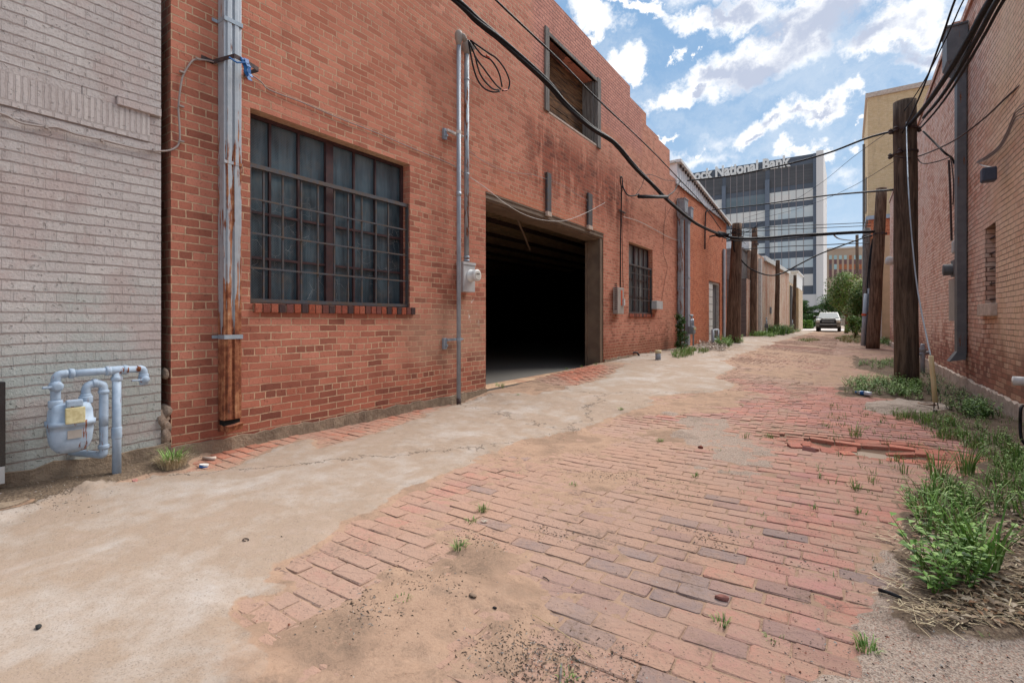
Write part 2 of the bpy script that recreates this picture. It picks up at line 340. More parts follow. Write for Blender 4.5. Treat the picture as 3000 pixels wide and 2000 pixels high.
def groundmat():
    g, fin = newmat('alley_surface'); P = g.pos(); x, y, z = g.sep(P)
    mk = g.attr('Mask'); con, soil, grav = g.sep(mk)
    a2 = g.attr('Mask2'); sand, pale, darkd = g.sep(a2)
    n1 = g.noise(P, 1.1, 5, .65); n2 = g.noise(P, 9, 6, .7); n3 = g.noise(P, 70, 5, .75); n4 = g.noise(g.vm('ADD', P, (31, 7, 0)), 3.2, 6, .72)
    sp = g.vor(P, 210, out=1); spv = g.sep(sp)[0]
    # sandy dirt
    dirt = g.ramp(g.add(g.mul(n2, .5), g.mul(n3, .5)), [(.3, (.17, .115, .085)), (.48, (.325, .215, .152)), (.66, (.39, .265, .19))])
    dirt = g.mix(g.mr(n4, .53, .72, 0, .75), dirt, (.17, .12, .09))
    # concrete: patched, sandy, aggregate specks
    cc = g.ramp(g.add(g.mul(n1, .55), g.mul(n4, .45)), [(.34, (.41, .365, .335)), (.45, (.355, .295, .25)), (.53, (.31, .235, .18)), (.60, (.335, .26, .21)), (.7, (.395, .35, .315))])
    cc = g.mix(g.mr(n2, .45, .75, 0, .3), cc, (.33, .25, .19))
    cc = g.mix(g.mr(n3, .52, .68, 0, .55), cc, (.25, .19, .15))
    cc = g.mix(g.mr(spv, .9, .95, 0, .5), cc, (.2, .15, .12))
    cc = g.mix(g.mr(g.noise(g.vm('MULTIPLY', P, (1, .35, 1)), 2.0, 6, .7), .54, .68, 0, .28), cc, (.47, .445, .43))
    cc = g.mix(g.mr(g.noise(g.vm('ADD', P, (3, 17, 0)), 5, 7, .78), .56, .68, 0, .2), cc, (.30, .235, .185))
    crk = g.vor(g.vm('ADD', P, g.vm('SCALE', g.noise(P, 2.5, 5, .7, out=1), scale=.8)), .33, 'DISTANCE_TO_EDGE')
    crm = g.mul(g.mr(crk, .0, .006, 1, 0), g.mr(n2, .35, .5))
    cc = g.mix(g.mul(crm, .8), cc, (.1, .075, .06))
    # gravel
    gv = g.ramp(spv, [(.0, (.12, .085, .07)), (.35, (.32, .25, .20)), (.7, (.42, .35, .30)), (.93, (.3, .12, .08)), (1, (.62, .58, .54))], 'CONSTANT')
    gv = g.mix(.45, gv, (.34, .27, .225))
    # soil and litter on the right
    so_ = g.ramp(n3, [(.35, (.07, .05, .038)), (.55, (.16, .115, .08)), (.7, (.30, .235, .17))])
    c = dirt
    c = g.mix(g.mr(g.add(grav, g.mul(g.m('SUBTRACT', n2, .5), 1.0)), .35, .6), c, gv)
    c = g.mix(g.mr(g.add(soil, g.mul(g.m('SUBTRACT', n2, .5), .8)), .4, .65), c, so_)
    edge = g.add(con, g.mul(g.m('SUBTRACT', g.noise(P, 14, 5, .7), .5), .35))
    cm = g.mr(edge, .45, .56)
    sandm = g.mr(g.add(sand, g.mul(g.m('SUBTRACT', n4, .5), 1.4)), .2, .8, 0, .8)
    cc = g.mix(sandm, cc, dirt)
    c = g.mix(cm, c, cc)
    c = g.mix(g.mul(g.mr(g.add(pale, g.mul(g.m('SUBTRACT', n2, .5), .6)), .4, .6), .9), c, (.46, .39, .335))
    c = g.mix(g.mul(darkd, g.mr(g.add(g.mul(n3, .6), g.mul(n2, .4)), .42, .56, .15, 1.0)), c, (.095, .068, .05))
    h = g.add(g.add(g.mul(n3, .5), g.mul(n2, 1.0)), g.mul(spv, .25))
    h = g.m('SUBTRACT', h, g.mul(crm, 1.2))
    nor = g.bump(h, .55, .012)
    return fin(c, .95, nor, spec=.15)
M['ground'] = groundmat()
def rustspout():
    g, fin = newmat('rust_stained_downspout'); P = g.pos(); x, y, z = g.sep(P)
    st = g.noise(g.vm('MULTIPLY', P, (1, 1, .05)), 26, 3, .6); fn = g.noise(P, 14, 5, .7); fz = g.noise(g.vm('MULTIPLY', P, (1, 1, .35)), 9, 4, .7)
    low = g.mr(z, .70, 1.3, .85, 0); mid = g.mr(z, 2.6, 3.0, .13, .04)
    a = g.add(g.add(g.mul(st, 1.0), g.mul(g.m('SUBTRACT', fz, .5), .35)), g.add(g.mul(low, .42), mid))
    m = g.mr(a, .62, .67)
    c = g.mix(g.mr(fn, .4, .7), (.36, .40, .44), (.43, .46, .49))
    ru = g.ramp(g.add(g.mul(fn, .6), g.mul(st, .4)), [(.35, (.05, .018, .014)), (.48, (.20, .055, .022)), (.62, (.42, .19, .09)), (.7, (.46, .36, .27))])
    return fin(g.mix(m, c, ru), g.fmix(m, .45, .9), metal=g.fmix(m, .3, 0.0))
M['spout'] = rustspout()
def glass(name, a, b, streak=1):
    g, fin = newmat(name); P = g.pos(); x, y, z = g.sep(P)
    cell = g.new('ShaderNodeTexWhiteNoise', noise_dimensions='2D')
    yy = g.m('FLOOR', g.m('DIVIDE', y, .4)); zz = g.m('FLOOR', g.m('DIVIDE', z, .48))
    g.lk(g.comb(yy, zz), cell.inputs['Vector']); rv = cell.outputs[0]
    st = g.noise(g.vm('MULTIPLY', P, (1, 1, .1)), 11, 4, .7)
    t = g.add(g.mul(st, .55), g.add(g.mul(g.noise(P, 1.4, 3), .6), g.mul(g.mr(z, 1.3, 3.1, 0, 1), .12)))
    c = g.mix(g.mr(t, .4, 1.05), a, b)
    # wire mesh in the glass
    wv = g.m('ABSOLUTE', g.m('SINE', g.mul(g.add(y, z), 120.0))); wv2 = g.m('ABSOLUTE', g.m('SINE', g.mul(g.m('SUBTRACT', y, z), 120.0)))
    wm = g.mul(g.m('MAXIMUM', g.mr(wv, .9, 1.0), g.mr(wv2, .9, 1.0)), .22)
    c = g.mix(wm, c, (.17, .21, .23))
    # star cracks
    vo = g.new('ShaderNodeTexVoronoi', feature='DISTANCE_TO_EDGE'); g.lk(g.vm('ADD', P, g.vm('SCALE', g.noise(P, 6, 3, out=1), scale=.12)), vo.inputs['Vector']); vo.inputs['Scale'].default_value = 6.5
    ck = g.mul(g.mr(vo.outputs[0], 0, .012, 1, 0), g.mul(g.mr(g.noise(P, 1.9, 2), .5, .56), g.mr(z, 2.6, 2.2)))
    c = g.mix(g.mul(ck, .6), c, (.38, .40, .40))
    dustm = g.mul(g.mr(g.noise(P, 5, 5, .7), .45, .75), .35)
    c = g.mix(dustm, c, (.16, .15, .135))
    return fin(c, g.fmix(dustm, .08, .5), g.bump(g.noise(P, 40, 3), .25, .004), spec=.5)
M['glass'] = glass('wired_glass', (.008, .018, .028), (.15, .225, .27))
M['glass2'] = glass('pale_dusty_glass', (.10, .115, .12), (.30, .31, .30))
def flatglass(name, c, rough=.08):
    g, fin = newmat(name); n = g.noise(g.pos(), .08, 3)
    return fin(g.mix(g.mr(n, .35, .65), c, tuple(q * .8 for q in c)), rough, spec=.7)
# ---------------------------------------------------------------- mesh builder
class MB:
    def __init__(s): s.v = []; s.f = []; s.c = []; s.cur = None
    def add(s, vs, fs):
        o = len(s.v); s.v += [tuple(p) for p in vs]; s.f += [tuple(i + o for i in f) for f in fs]
        if s.cur is not None: s.c += [s.cur] * len(fs)
        return s
    def box(s, a, b, bev=0.0):
        x0, y0, z0 = [min(p, q) for p, q in zip(a, b)]; x1, y1, z1 = [max(p, q) for p, q in zip(a, b)]
        if bev <= 0:
            v = [(x, y, z) for z in (z0, z1) for y in (y0, y1) for x in (x0, x1)]
            return s.add(v, [(0, 2, 3, 1), (4, 5, 7, 6), (0, 1, 5, 4), (2, 6, 7, 3), (0, 4, 6, 2), (1, 3, 7, 5)])
        bm = bmesh.new(); bmesh.ops.create_cube(bm, size=1)
        bmesh.ops.scale(bm, vec=(x1 - x0, y1 - y0, z1 - z0), verts=bm.verts); bmesh.ops.translate(bm, vec=((x0 + x1) / 2, (y0 + y1) / 2, (z0 + z1) / 2), verts=bm.verts)
        bmesh.ops.bevel(bm, geom=bm.edges[:], offset=bev, segments=2, affect='EDGES', profile=.6)
        bm.verts.index_update(); s.add([v.co[:] for v in bm.verts], [[v.index for v in f.verts] for f in bm.faces]); bm.free(); return s
    def hexa(s, P): return s.add(P, [(0, 3, 2, 1), (4, 5, 6, 7), (0, 1, 5, 4), (1, 2, 6, 5), (2, 3, 7, 6), (3, 0, 4, 7)])
    def prism(s, pts, d):              # polygon extruded by vector d
        n = len(pts); d = Vector(d); a = [Vector(p) for p in pts]; b = [p + d for p in a]
        return s.add(a + b, [tuple(range(n))[::-1], tuple(range(n, 2 * n))] + [(i, (i + 1) % n, n + (i + 1) % n, n + i) for i in range(n)])
    def tube(s, pts, r, n=8, caps=True, smooth=0):
        P = [Vector(p) for p in pts]
        if smooth and len(P) > 2:
            Q = []
            for i in range(len(P) - 1):
                p0 = P[max(i - 1, 0)]; p1 = P[i]; p2 = P[i + 1]; p3 = P[min(i + 2, len(P) - 1)]
                for k in range(smooth):
                    t = k / smooth
                    Q.append(.5 * ((2 * p1) + (p2 - p0) * t + (2 * p0 - 5 * p1 + 4 * p2 - p3) * t * t + (3 * p1 - p0 - 3 * p2 + p3) * t ** 3))
            Q.append(P[-1]); P = Q
        rr = r if isinstance(r, (list, tuple)) else None
        vs = []; fs = []; prev = None; N = len(P)
        for i, p in enumerate(P):
            d = (P[min(i + 1, N - 1)] - P[max(i - 1, 0)])
            d = d.normalized() if d.length > 1e-9 else Vector((0, 0, 1))
            if prev is None: x = d.orthogonal().normalized()
            else: x = (prev - d * prev.dot(d)); x = x.normalized() if x.length > 1e-6 else d.orthogonal().normalized()
            prev = x; y = d.cross(x)
            rad = r if rr is None else (rr[0] + (rr[-1] - rr[0]) * i / max(N - 1, 1) if len(rr) != N else rr[i])
            for k in range(n):
                a = 2 * math.pi * k / n; vs.append(p + (x * math.cos(a) + y * math.sin(a)) * rad)
        for i in range(N - 1):
            for k in range(n):
                a = i * n + k; b = i * n + (k + 1) % n; fs.append((a, b, b + n, a + n))
        if caps: fs += [tuple(range(n))[::-1], tuple(range((N - 1) * n, N * n))]
        return s.add(vs, fs)
    def lathe(s, c, axis, prof, n=20):      # prof: (distance along axis, radius)
        ax = Vector(axis).normalized(); x = ax.orthogonal().normalized(); y = ax.cross(x); c = Vector(c); vs = []; fs = []
        for (h, r) in prof:
            for k in range(n):
                a = 2 * math.pi * k / n; vs.append(c + ax * h + (x * math.cos(a) + y * math.sin(a)) * max(r, 1e-4))
        for i in range(len(prof) - 1):
            for k in range(n):
                a = i * n + k; b = i * n + (k + 1) % n; fs.append((a, b, b + n, a + n))
        fs += [tuple(range(n))[::-1], tuple(range((len(prof) - 1) * n, len(prof) * n))]
        return s.add(vs, fs)
    def blob(s, c, r, seed=0, sc_=(1, 1, 1), amp=.2, sub=2):
        bm = bmesh.new(); bmesh.ops.create_icosphere(bm, subdivisions=sub, radius=1); rr = random.Random(seed)
        k = [Vector((rr.uniform(-3, 3), rr.uniform(-3, 3), rr.uniform(-3, 3))) for _ in range(4)]
        vs = []
        for v in bm.verts:
            q = 1 + amp * sum(math.sin(v.co.dot(kk) + i) for i, kk in enumerate(k)) / 2
            vs.append((c[0] + v.co.x * r * sc_[0] * q, c[1] + v.co.y * r * sc_[1] * q, c[2] + v.co.z * r * sc_[2] * q))
        bm.verts.index_update(); s.add(vs, [[v.index for v in f.verts] for f in bm.faces]); bm.free(); return s
    def build(s, name, mat, parent=None, smooth=False, bevel=0, origin=None):
        me = bpy.data.meshes.new(name)
        v = np.array(s.v, dtype=float).reshape(-1, 3)
        if parent is not None: off = np.array(wloc(parent))
        else:
            off = np.array(origin) if origin is not None else np.array([(v[:, 0].min() + v[:, 0].max()) / 2, (v[:, 1].min() + v[:, 1].max()) / 2, v[:, 2].min()])
        me.from_pydata((v - off).tolist(), [], s.f)
        if smooth: me.shade_smooth()
        if s.c:
            at = me.color_attributes.new('Col', 'FLOAT_COLOR', 'CORNER')
            arr = np.repeat(np.array([(*c, 1) for c in s.c]), [len(f) for f in s.f], axis=0)
            at.data.foreach_set('color', arr.astype(np.float32).ravel())
        me.materials.append(mat)
        o = bpy.data.objects.new(name, me); col.objects.link(o)
        if parent is not None: o.parent = parent; WL[o.name] = wloc(parent)
        else: o.location = off; WL[o.name] = tuple(off)
        if bevel:
            b = o.modifiers.new('bevel', 'BEVEL'); b.width = bevel; b.segments = 2; b.limit_method = 'ANGLE'
        return o
WL = {}
def wloc(o): return WL[o.name]
def tag(o, label=None, cat=None, group=None, kind=None):
    for k, v in (('label', label), ('category', cat), ('group', group), ('kind', kind)):
        if v: o[k] = v
    return o
def empty(name, loc, label, cat, group=None):
    o = bpy.data.objects.new(name, None); col.objects.link(o); o.location = loc; o.empty_display_size = .2
    WL[o.name] = tuple(loc); return tag(o, label, cat, group)
def copy_tree(o, loc, rz=0, scale=1, label=None):
    def cp(s, parent):
        c = s.copy(); col.objects.link(c); c.parent = parent
        for ch in s.children: cp(ch, c)
        return c
    c = cp(o, None); c.location = loc; c.rotation_euler = (0, 0, rz); c.scale = (scale,) * 3; WL[c.name] = tuple(loc)
    if label: c['label'] = label
    return c
# ---------------------------------------------------------------- numpy noise
_perm = np.random.RandomState(3).rand(256, 256)
def vnoise(x, y):
    xi = np.floor(x).astype(int); yi = np.floor(y).astype(int); fx = x - xi; fy = y - yi
    fx = fx * fx * (3 - 2 * fx); fy = fy * fy * (3 - 2 * fy)
    a = _perm[xi % 256, yi % 256]; b = _perm[(xi + 1) % 256, yi % 256]; c = _perm[xi % 256, (yi + 1) % 256]; d = _perm[(xi + 1) % 256, (yi + 1) % 256]
    return a * (1 - fx) * (1 - fy) + b * fx * (1 - fy) + c * (1 - fx) * fy + d * fx * fy
def fbm(x, y, s, o=4):
    r = 0; a = .5; n = 0
    for i in range(o): r = r + a * vnoise(x * s + 17.3 * i, y * s + 5.1 * i); n += a; a *= .5; s *= 2.03
    return r / n
def sdf(x, y, poly):
    P = np.array(poly); d = np.full(x.shape, 1e9); ins = np.zeros(x.shape, bool)
    for i in range(len(P)):
        a = P[i]; b = P[(i + 1) % len(P)]; e = b - a; wx = x - a[0]; wy = y - a[1]
        t = np.clip((wx * e[0] + wy * e[1]) / (e @ e + 1e-12), 0, 1)
        d = np.minimum(d, np.hypot(wx - t * e[0], wy - t * e[1]))
        if a[1] != b[1]:
            c = ((a[1] > y) != (b[1] > y)) & (x < (b[0] - a[0]) * (y - a[1]) / (b[1] - a[1]) + a[0]); ins ^= c
    return np.where(ins, d, -d)
def poly2352(pts): return [tuple(GP(a * 1.2755, b * 1.2755)[:2]) for a, b in pts]
def poly(pts): return [tuple(GP(a, b)[:2]) for a, b in pts]
def sst(v, a, b): t = np.clip((v - a) / (b - a), 0, 1); return t * t * (3 - 2 * t)
CONP = poly2352([(600,1450),(560,1380),(620,1350),(640,1300),(760,1230),(800,1200),(870,1170),(940,1120),(985,1105),(1090,1060),(1200,1015),(1260,1005),(1340,985),(1400,960),(1440,945),(1500,935),(1490,912),(1560,905),(1640,905),(1690,885),(1640,870),(1690,845),(1650,825),(1720,800),(1830,768),(1800,762),(1640,790),(1500,825),(1425,842),(1400,862),(1340,882),(1230,908),(1130,902),(1060,925),(1010,942),(960,965),(900,985),(740,1030),(700,1015),(600,1050),(500,1078),(430,1082),(350,1092),(270,1115),(150,1140),(0,1195),(-900,1420)])
CONP += [(-4.0, -2.5), (-1.35, -2.5), tuple(GP(560 * 1.2755, 1560 * 1.2755)[:2])]
SOILL = poly2352([(-600,1500),(-300,1200),(0,1100),(200,1060),(360,1030),(480,1040),(430,1085),(350,1095),(270,1118),(150,1142),(0,1200)])
SANDP = poly2352([(560,1560),(640,1420),(680,1370),(840,1320),(960,1270),(1080,1210),(1230,1270),(1320,1350),(1290,1430),(1220,1490),(1170,1568)]) + [(-.5, .1), (-1.3, .1)]
SAND2 = poly2352([(1500,915),(1620,890),(1760,905),(1640,950),(1520,960),(1420,960)])
SAND3 = poly2352([(1240,1075),(1400,1060),(1500,1080),(1520,1130),(1380,1140),(1290,1110)])
GRAVP = poly([(2610,1570),(2570,1660),(2530,1760),(2450,1850),(2420,2000),(2400,2300),(4200,2300),(3200,1750),(2900,1700)])
GRAV2 = poly([(1950,1215),(2120,1230),(2290,1335),(2230,1400),(2100,1370),(2010,1280)])
SOILR = poly([(3000,1240),(2855,1149),(2740,1084),(2700,1060),(2685,1120),(2600,1125),(2460,1140),(2470,1162),(2560,1160),(2700,1185),(2620,1205),(2690,1240),(2800,1280),(2900,1330),(2830,1385),(2740,1400),(2660,1430),(2640,1470),(2655,1530),(2600,1590),(2640,1680),(2560,1760),(2700,1850),(4200,1900),(3400,1400)])
SOILR2 = poly([(2600,1060),(2500,1045),(2500,1075),(2620,1110),(2700,1110),(2720,1080),(2650,1040)])
PALEP = poly([(2540,1178),(2630,1168),(2750,1185),(2790,1200),(2720,1212),(2600,1215),(2530,1200)])
HOLE = GP(2575, 1312); HOLE2 = GP(2440, 1300)
def surf(x, y):
    base = rise(y) * np.clip((-x - .4) / 3.6, 0, 1)
    n1 = fbm(x, y, 1.1, 4); n2 = fbm(x + 40, y, 5, 4); n3 = fbm(x, y + 31, 24, 3); n4 = fbm(x + 9, y + 77, .35, 3)
    und = (n1 - .5) * .035 + (n4 - .5) * .05 * sst(y, 2, 8)
    dx = x - HOLE[0]; dy = y - HOLE[1]
    dip = -.10 * np.exp(-((dx / .42) ** 2 + (dy / .2) ** 2)) - .045 * np.exp(-(((x - HOLE2[0]) / .4) ** 2 + ((y - HOLE2[1] - .1) / .22) ** 2)) - .03 * np.exp(-((dx / 1.2) ** 2 + (dy / .7) ** 2))
    con = np.where(y > 14, -1, sdf(x, y, CONP)); conw = sst(con + (n2 - .5) * .22, -.10, .10)
    # strip of concrete down the far left side of the alley
    far = sst(-x - 2.6 + (n1 - .5) * .5 + (n2 - .5) * .5, -.1, .1) * sst(y, 9.5, 11.5)
    conw = np.maximum(conw, far * .9)
    s1 = sst(sdf(x, y, SANDP) + (n1 - .5) * .5 + (n2 - .5) * .4, -.12, .22)
    s2 = sst(sdf(x, y, SAND2) + (n2 - .5) * .8, -.15, .2) * .8; s3 = sst(sdf(x, y, SAND3) + (n2 - .5) * .7, -.12, .2) * .65
    gr = np.maximum(sst(sdf(x, y, GRAVP) + (n2 - .5) * .5, -.06, .08), sst(sdf(x, y, GRAV2) + (n2 - .5) * .8, -.1, .15) * .8)
    soilw = np.maximum(sst(sdf(x, y, SOILR) + (n2 - .5) * .3, -.05, .08), sst(sdf(x, y, SOILR2) + (n2 - .5) * .4, -.1, .1))
    soill = sst(sdf(x, y, SOILL) + (n2 - .5) * .25, -.05, .06)
    pale = sst(sdf(x, y, PALEP) + (n2 - .5) * .15, -.04, .04)
    dust = np.clip(np.maximum.reduce([s1, s2, s3, gr * .8, sst(fbm(x + 3, y + 3, .55, 4), .42, .66) * .85 * sst(y, 1.2, 4), sst(fbm(x, y, .9, 4), .45, .68) * .5, .16 + 0 * x, .6 * np.exp(-(((x + .5) / .75) ** 2 + ((y - 1.9) / 1.0) ** 2)), .9 * np.exp(-(((x + 1.3) / 1.0) ** 4 + ((y - 2.6) / 2.2) ** 4))]), 0, 1)
    dust = np.maximum(dust, .95 * np.exp(-np.maximum(-con, 0) / .28) * (y < 14))
    dust = np.where(y > 10, np.maximum(dust, .45 + .5 * sst(n4, .4, .6)), dust)
    return base, und, dip, conw, dust, gr, np.maximum(soilw, soill), pale, n2, n3, soilw, soill
xs = np.arange(-4.62, 1.70, .022)
ys = [-2.5]
while ys[-1] < .8: ys.append(ys[-1] + (.12 if ys[-1] < .3 else .03))
while ys[-1] < 60: ys.append(ys[-1] + max(.02, .0065 * ys[-1]))
ys = np.array(ys); X, Y = np.meshgrid(xs, ys); x = X.ravel(); y = Y.ravel()
base, und, dip, conw, dust, gr, soil, pale, n2, n3, soilr, soill = surf(x, y)
cover = np.maximum.reduce([sst(sdf(x, y, SANDP) + (n2 - .5) * .6, -.05, .35), .8 * sst(sdf(x, y, SAND2) + (n2 - .5) * .8, -.1, .3), .75 * sst(sdf(x, y, SAND3) + (n2 - .5) * .7, -.1, .3), .8 * sst(fbm(x + 3, y + 3, .55, 4), .56, .72) * sst(y, 1.6, 4), np.where(y > 10, .6 * sst(fbm(x, y, .3, 3), .45, .6), 0)])
z = base + und + dip - .0065 + (n3 - .5) * .006
z += dust * .0035 + cover * .022 * sst(n2 * .6 + cover * .6, .42, .95) + sst(cover, .05, .5) * (1.15 - cover) * (n3 - .42) * .022 + conw * (.0195 + (n2 - .5) * .006) + conw * (1 - conw) * (n3 - .45) * .06 + gr * .008 + soil * (.02 + (n2 - .5) * .05) + pale * .012
z += soill * .04 * sst(-x, 4.0, 4.5)
nx_, ny_ = len(xs), len(ys)
Zt = np.maximum(z, base + und + dip).reshape(ny_, nx_)
idx = np.arange(nx_ * ny_).reshape(ny_, nx_)
F = np.stack([idx[:-1, :-1], idx[:-1, 1:], idx[1:, 1:], idx[1:, :-1]], -1).reshape(-1, 4)
def grid_mesh(name, V, F, attrs, mat):
    me = bpy.data.meshes.new(name); me.vertices.add(len(V)); me.vertices.foreach_set('co', V.astype(np.float32).ravel())
    me.loops.add(F.size); me.polygons.add(len(F)); me.loops.foreach_set('vertex_index', F.ravel())
    me.polygons.foreach_set('loop_start', np.arange(0, F.size, 4)); me.polygons.foreach_set('loop_total', np.full(len(F), 4))
    me.update(calc_edges=True)
    for k, (typ, arr) in attrs.items():
        at = me.attributes.new(k, typ, 'POINT')
        at.data.foreach_set('color' if typ == 'FLOAT_COLOR' else 'value', arr.astype(np.float32).ravel())
    me.materials.append(mat); me.shade_smooth()
    o = bpy.data.objects.new(name, me); col.objects.link(o); return o
one = np.ones_like(x)
darkd = np.maximum(sst(fbm(x + 5, y + 5, 3.1, 4), .56, .7) * dust * .55 * (1 - conw), (1 - sst(cover, .03, .35)) * (1 - sst(conw, .02, .4)) * (1 - gr) * .85 * (1 - .6 * sst(fbm(x + 2, y, 1.7, 4), .45, .65)) * (.12 + .88 * sst(x * .8 + y * .5 + (n2 - .5), 1.2, 2.6)))
gobj = grid_mesh('alley_ground', np.stack([x, y, z], 1), F, {
    'Mask': ('FLOAT_COLOR', np.stack([conw, soil, gr, one], 1)),
    'Mask2': ('FLOAT_COLOR', np.stack([sst(sdf(x, y, SANDP), -.5, .4) * .9, pale, darkd, one], 1))}, M['ground'])
tag(gobj, kind='structure')
# ---------------------------------------------------------------- clay pavers (one surface of many bricks)
def pavers():
    r = np.random.RandomState(11); L, W, J = .208, .098, .0045
    V = []; Fs = []; C = []; D = []; o = 0
    cx = []; 
    yy = .35; rows = []
    while yy < 46: rows.append(yy); yy += (W + J) * (1 + .02 * r.randn() * .3)
    bx = []; by = []; bl = []
    for i, yv in enumerate(rows):
        xx = -4.62 + (i % 2) * .105 + r.uniform(-.02, .02)
        while xx < 1.66:
            l = L + r.uniform(-.006, .006); 
            bx.append(xx + l / 2); by.append(yv); bl.append(l); xx += l + J
    bx = np.array(bx); by = np.array(by); bl = np.array(bl)
    # courses bend gently across the alley
    by2 = by + .05 * np.sin(bx * 1.1 + .4) * sst(by, 1, 4) + .02 * (fbm(bx, by, .8, 2) - .5)
    base, und, dip, conw, dust, gr, soil, pale, n2, n3, soilr, soill = surf(bx, by2)
    keep = ((conw < .97) & (soil < .97) & (gr < 1.1)) & ~((np.abs(bx - HOLE[0] - .02) < .23) & (np.abs(by2 - HOLE[1]) < .055))
    hz = fbm(bx + 20, by2 + 9, .6, 3); hue = r.rand(len(bx))
    tx, ty = GP(1900, 1690)[:2]
    bluez = np.exp(-(((bx - tx) / .75) ** 2 + ((by2 - ty) / .7) ** 2))
    tx2, ty2 = GP(1760, 1900)[:2]
    bluez = np.maximum(bluez, .8 * np.exp(-(((bx - tx2) / .5) ** 2 + ((by2 - ty2) / .3) ** 2)))
    dh = np.hypot((bx - HOLE[0]) / .6, (by2 - HOLE[1]) / .3); near = np.exp(-dh ** 2)
    dh2 = np.hypot((bx - HOLE2[0]) / .45, (by2 - HOLE2[1] - .08) / .25); near = np.maximum(near, np.exp(-dh2 ** 2))
    for i in np.nonzero(keep)[0]:
        Xc, Yc = bx[i], by2[i]; l = bl[i] / 2; w_ = W / 2 * r.uniform(.97, 1.02)
        h = hue[i] + (hz[i] - .5) * .5
        if r.rand() < bluez[i] * .6: dust[i] *= .45; c = ((.19, .185, .19), (.26, .19, .175), (.20, .19, .19))[int(r.rand() * 3)]
        elif h < .12: c = (.27, .15, .135)
        elif h < .45: c = (.42, .185, .155)
        elif h < .8: c = (.47, .20, .155)
        else: c = (.40, .20, .185)
        c = np.array(c) * r.uniform(.9, 1.1); c = (c * .78 + np.array((.42, .18, .14)) * .22) * .88
        if near[i] > .12: c = np.array((.42, .14, .095)) * r.uniform(.7, 1.15); dust[i] *= (1 - near[i])
        if conw[i] > .02 and Xc < -3.2: c = np.array((.47, .155, .095)) * r.uniform(.75, 1.1)
        if Xc < -3.5 and Yc < 11: c = np.array((.46, .15, .09)) * r.uniform(.7, 1.1)
        ang = math.cos(Xc * 1.1 + .4) * .05 * 1.1 * float(sst(np.array(Yc), 1, 4)) + r.normal() * .006 + r.normal() * .10 * near[i]
        zt = base[i] + und[i] + dip[i] + r.normal() * .0014 + r.normal() * .016 * near[i] + (.012 * near[i])
        tx_, ty_ = r.normal() * .004 + r.normal() * .13 * near[i], r.normal() * .007 + (r.normal() * .22 + .12) * near[i]
        ca, sa = math.cos(ang), math.sin(ang)
        if Yc < 13:
            k = .008; e = .004
            def ring(dl, zz): 
                ll, ww = l - dl, w_ - dl
                return [(-ll + k, -ww, zz), (ll - k, -ww, zz), (ll, -ww + k, zz), (ll, ww - k, zz), (ll - k, ww, zz), (-ll + k, ww, zz), (-ll, ww - k, zz), (-ll, -ww + k, zz)]
            pts = ring(.005, 0) + ring(.001, -e) + ring(0, -.065)
            pts = np.array(pts); pts[:16, :2] += r.normal(0, .0024, (16, 2)); pts[:8, 2] += r.normal(0, .0008, 8)
            fc = [(0, 1, 2, 3), (0, 3, 4, 7), (4, 5, 6, 7)]
            for q in range(8): n_ = (q + 1) % 8; fc += [(q + 8, n_ + 8, n_, q), (q + 16, n_ + 16, n_ + 8, q + 8)]
        else:
            pts = np.array([(-l, -w_, 0), (l, -w_, 0), (l, w_, 0), (-l, w_, 0), (-l, -w_, -.05), (l, -w_, -.05), (l, w_, -.05), (-l, w_, -.05)])
            fc = [(0, 1, 2, 3), (4, 5, 1, 0), (5, 6, 2, 1), (7, 4, 0, 3)]
        px = pts[:, 0]; py = pts[:, 1]
        zq = pts[:, 2] + tx_ * px + ty_ * py + zt
        V.append(np.stack([Xc + px * ca - py * sa, Yc + px * sa + py * ca, zq], 1))
        Fs.append(np.array(fc) + o); o += len(pts)
        C.append(np.tile([*c, 1], (len(pts), 1))); D.append(np.full(len(pts), dust[i] * .9 + conw[i] * .3))
    ob = grid_mesh('brick_paving', np.concatenate(V), np.concatenate(Fs), {'Col': ('FLOAT_COLOR', np.concatenate(C)), 'Dust': ('FLOAT', np.concatenate(D))}, M['paver'])
    ob.data.shade_flat(); tag(ob, kind='structure')
pavers()
# outer ground, to the horizon
g_, fin = newmat('outer_ground'); P_ = g_.pos()
fin(g_.mix(g_.noise(P_, .3, 5), (.36, .27, .21), (.28, .22, .17)), .95)
mb = MB(); n = 0
mb.add([(-600, -300, -.09), (600, -300, -.09), (600, 900, -.09), (-600, 900, -.09)], [(0, 1, 2, 3)])
M['outer'] = bpy.data.materials['outer_ground']
tag(mb.build('ground', M['outer'], origin=(0, 0, -.09)), kind='structure')
def surfz(x, y):
    if not (xs[0] < x < xs[-2] and ys[0] < y < ys[-2]): return gz(x, y)
    i = int((x - xs[0]) / .022); j = int(np.searchsorted(ys, y)) - 1; fx = (x - xs[i]) / .022; fy = (y - ys[j]) / (ys[j + 1] - ys[j])
    return float((Zt[j, i] * (1 - fx) + Zt[j, i + 1] * fx) * (1 - fy) + (Zt[j + 1, i] * (1 - fx) + Zt[j + 1, i + 1] * fx) * fy)
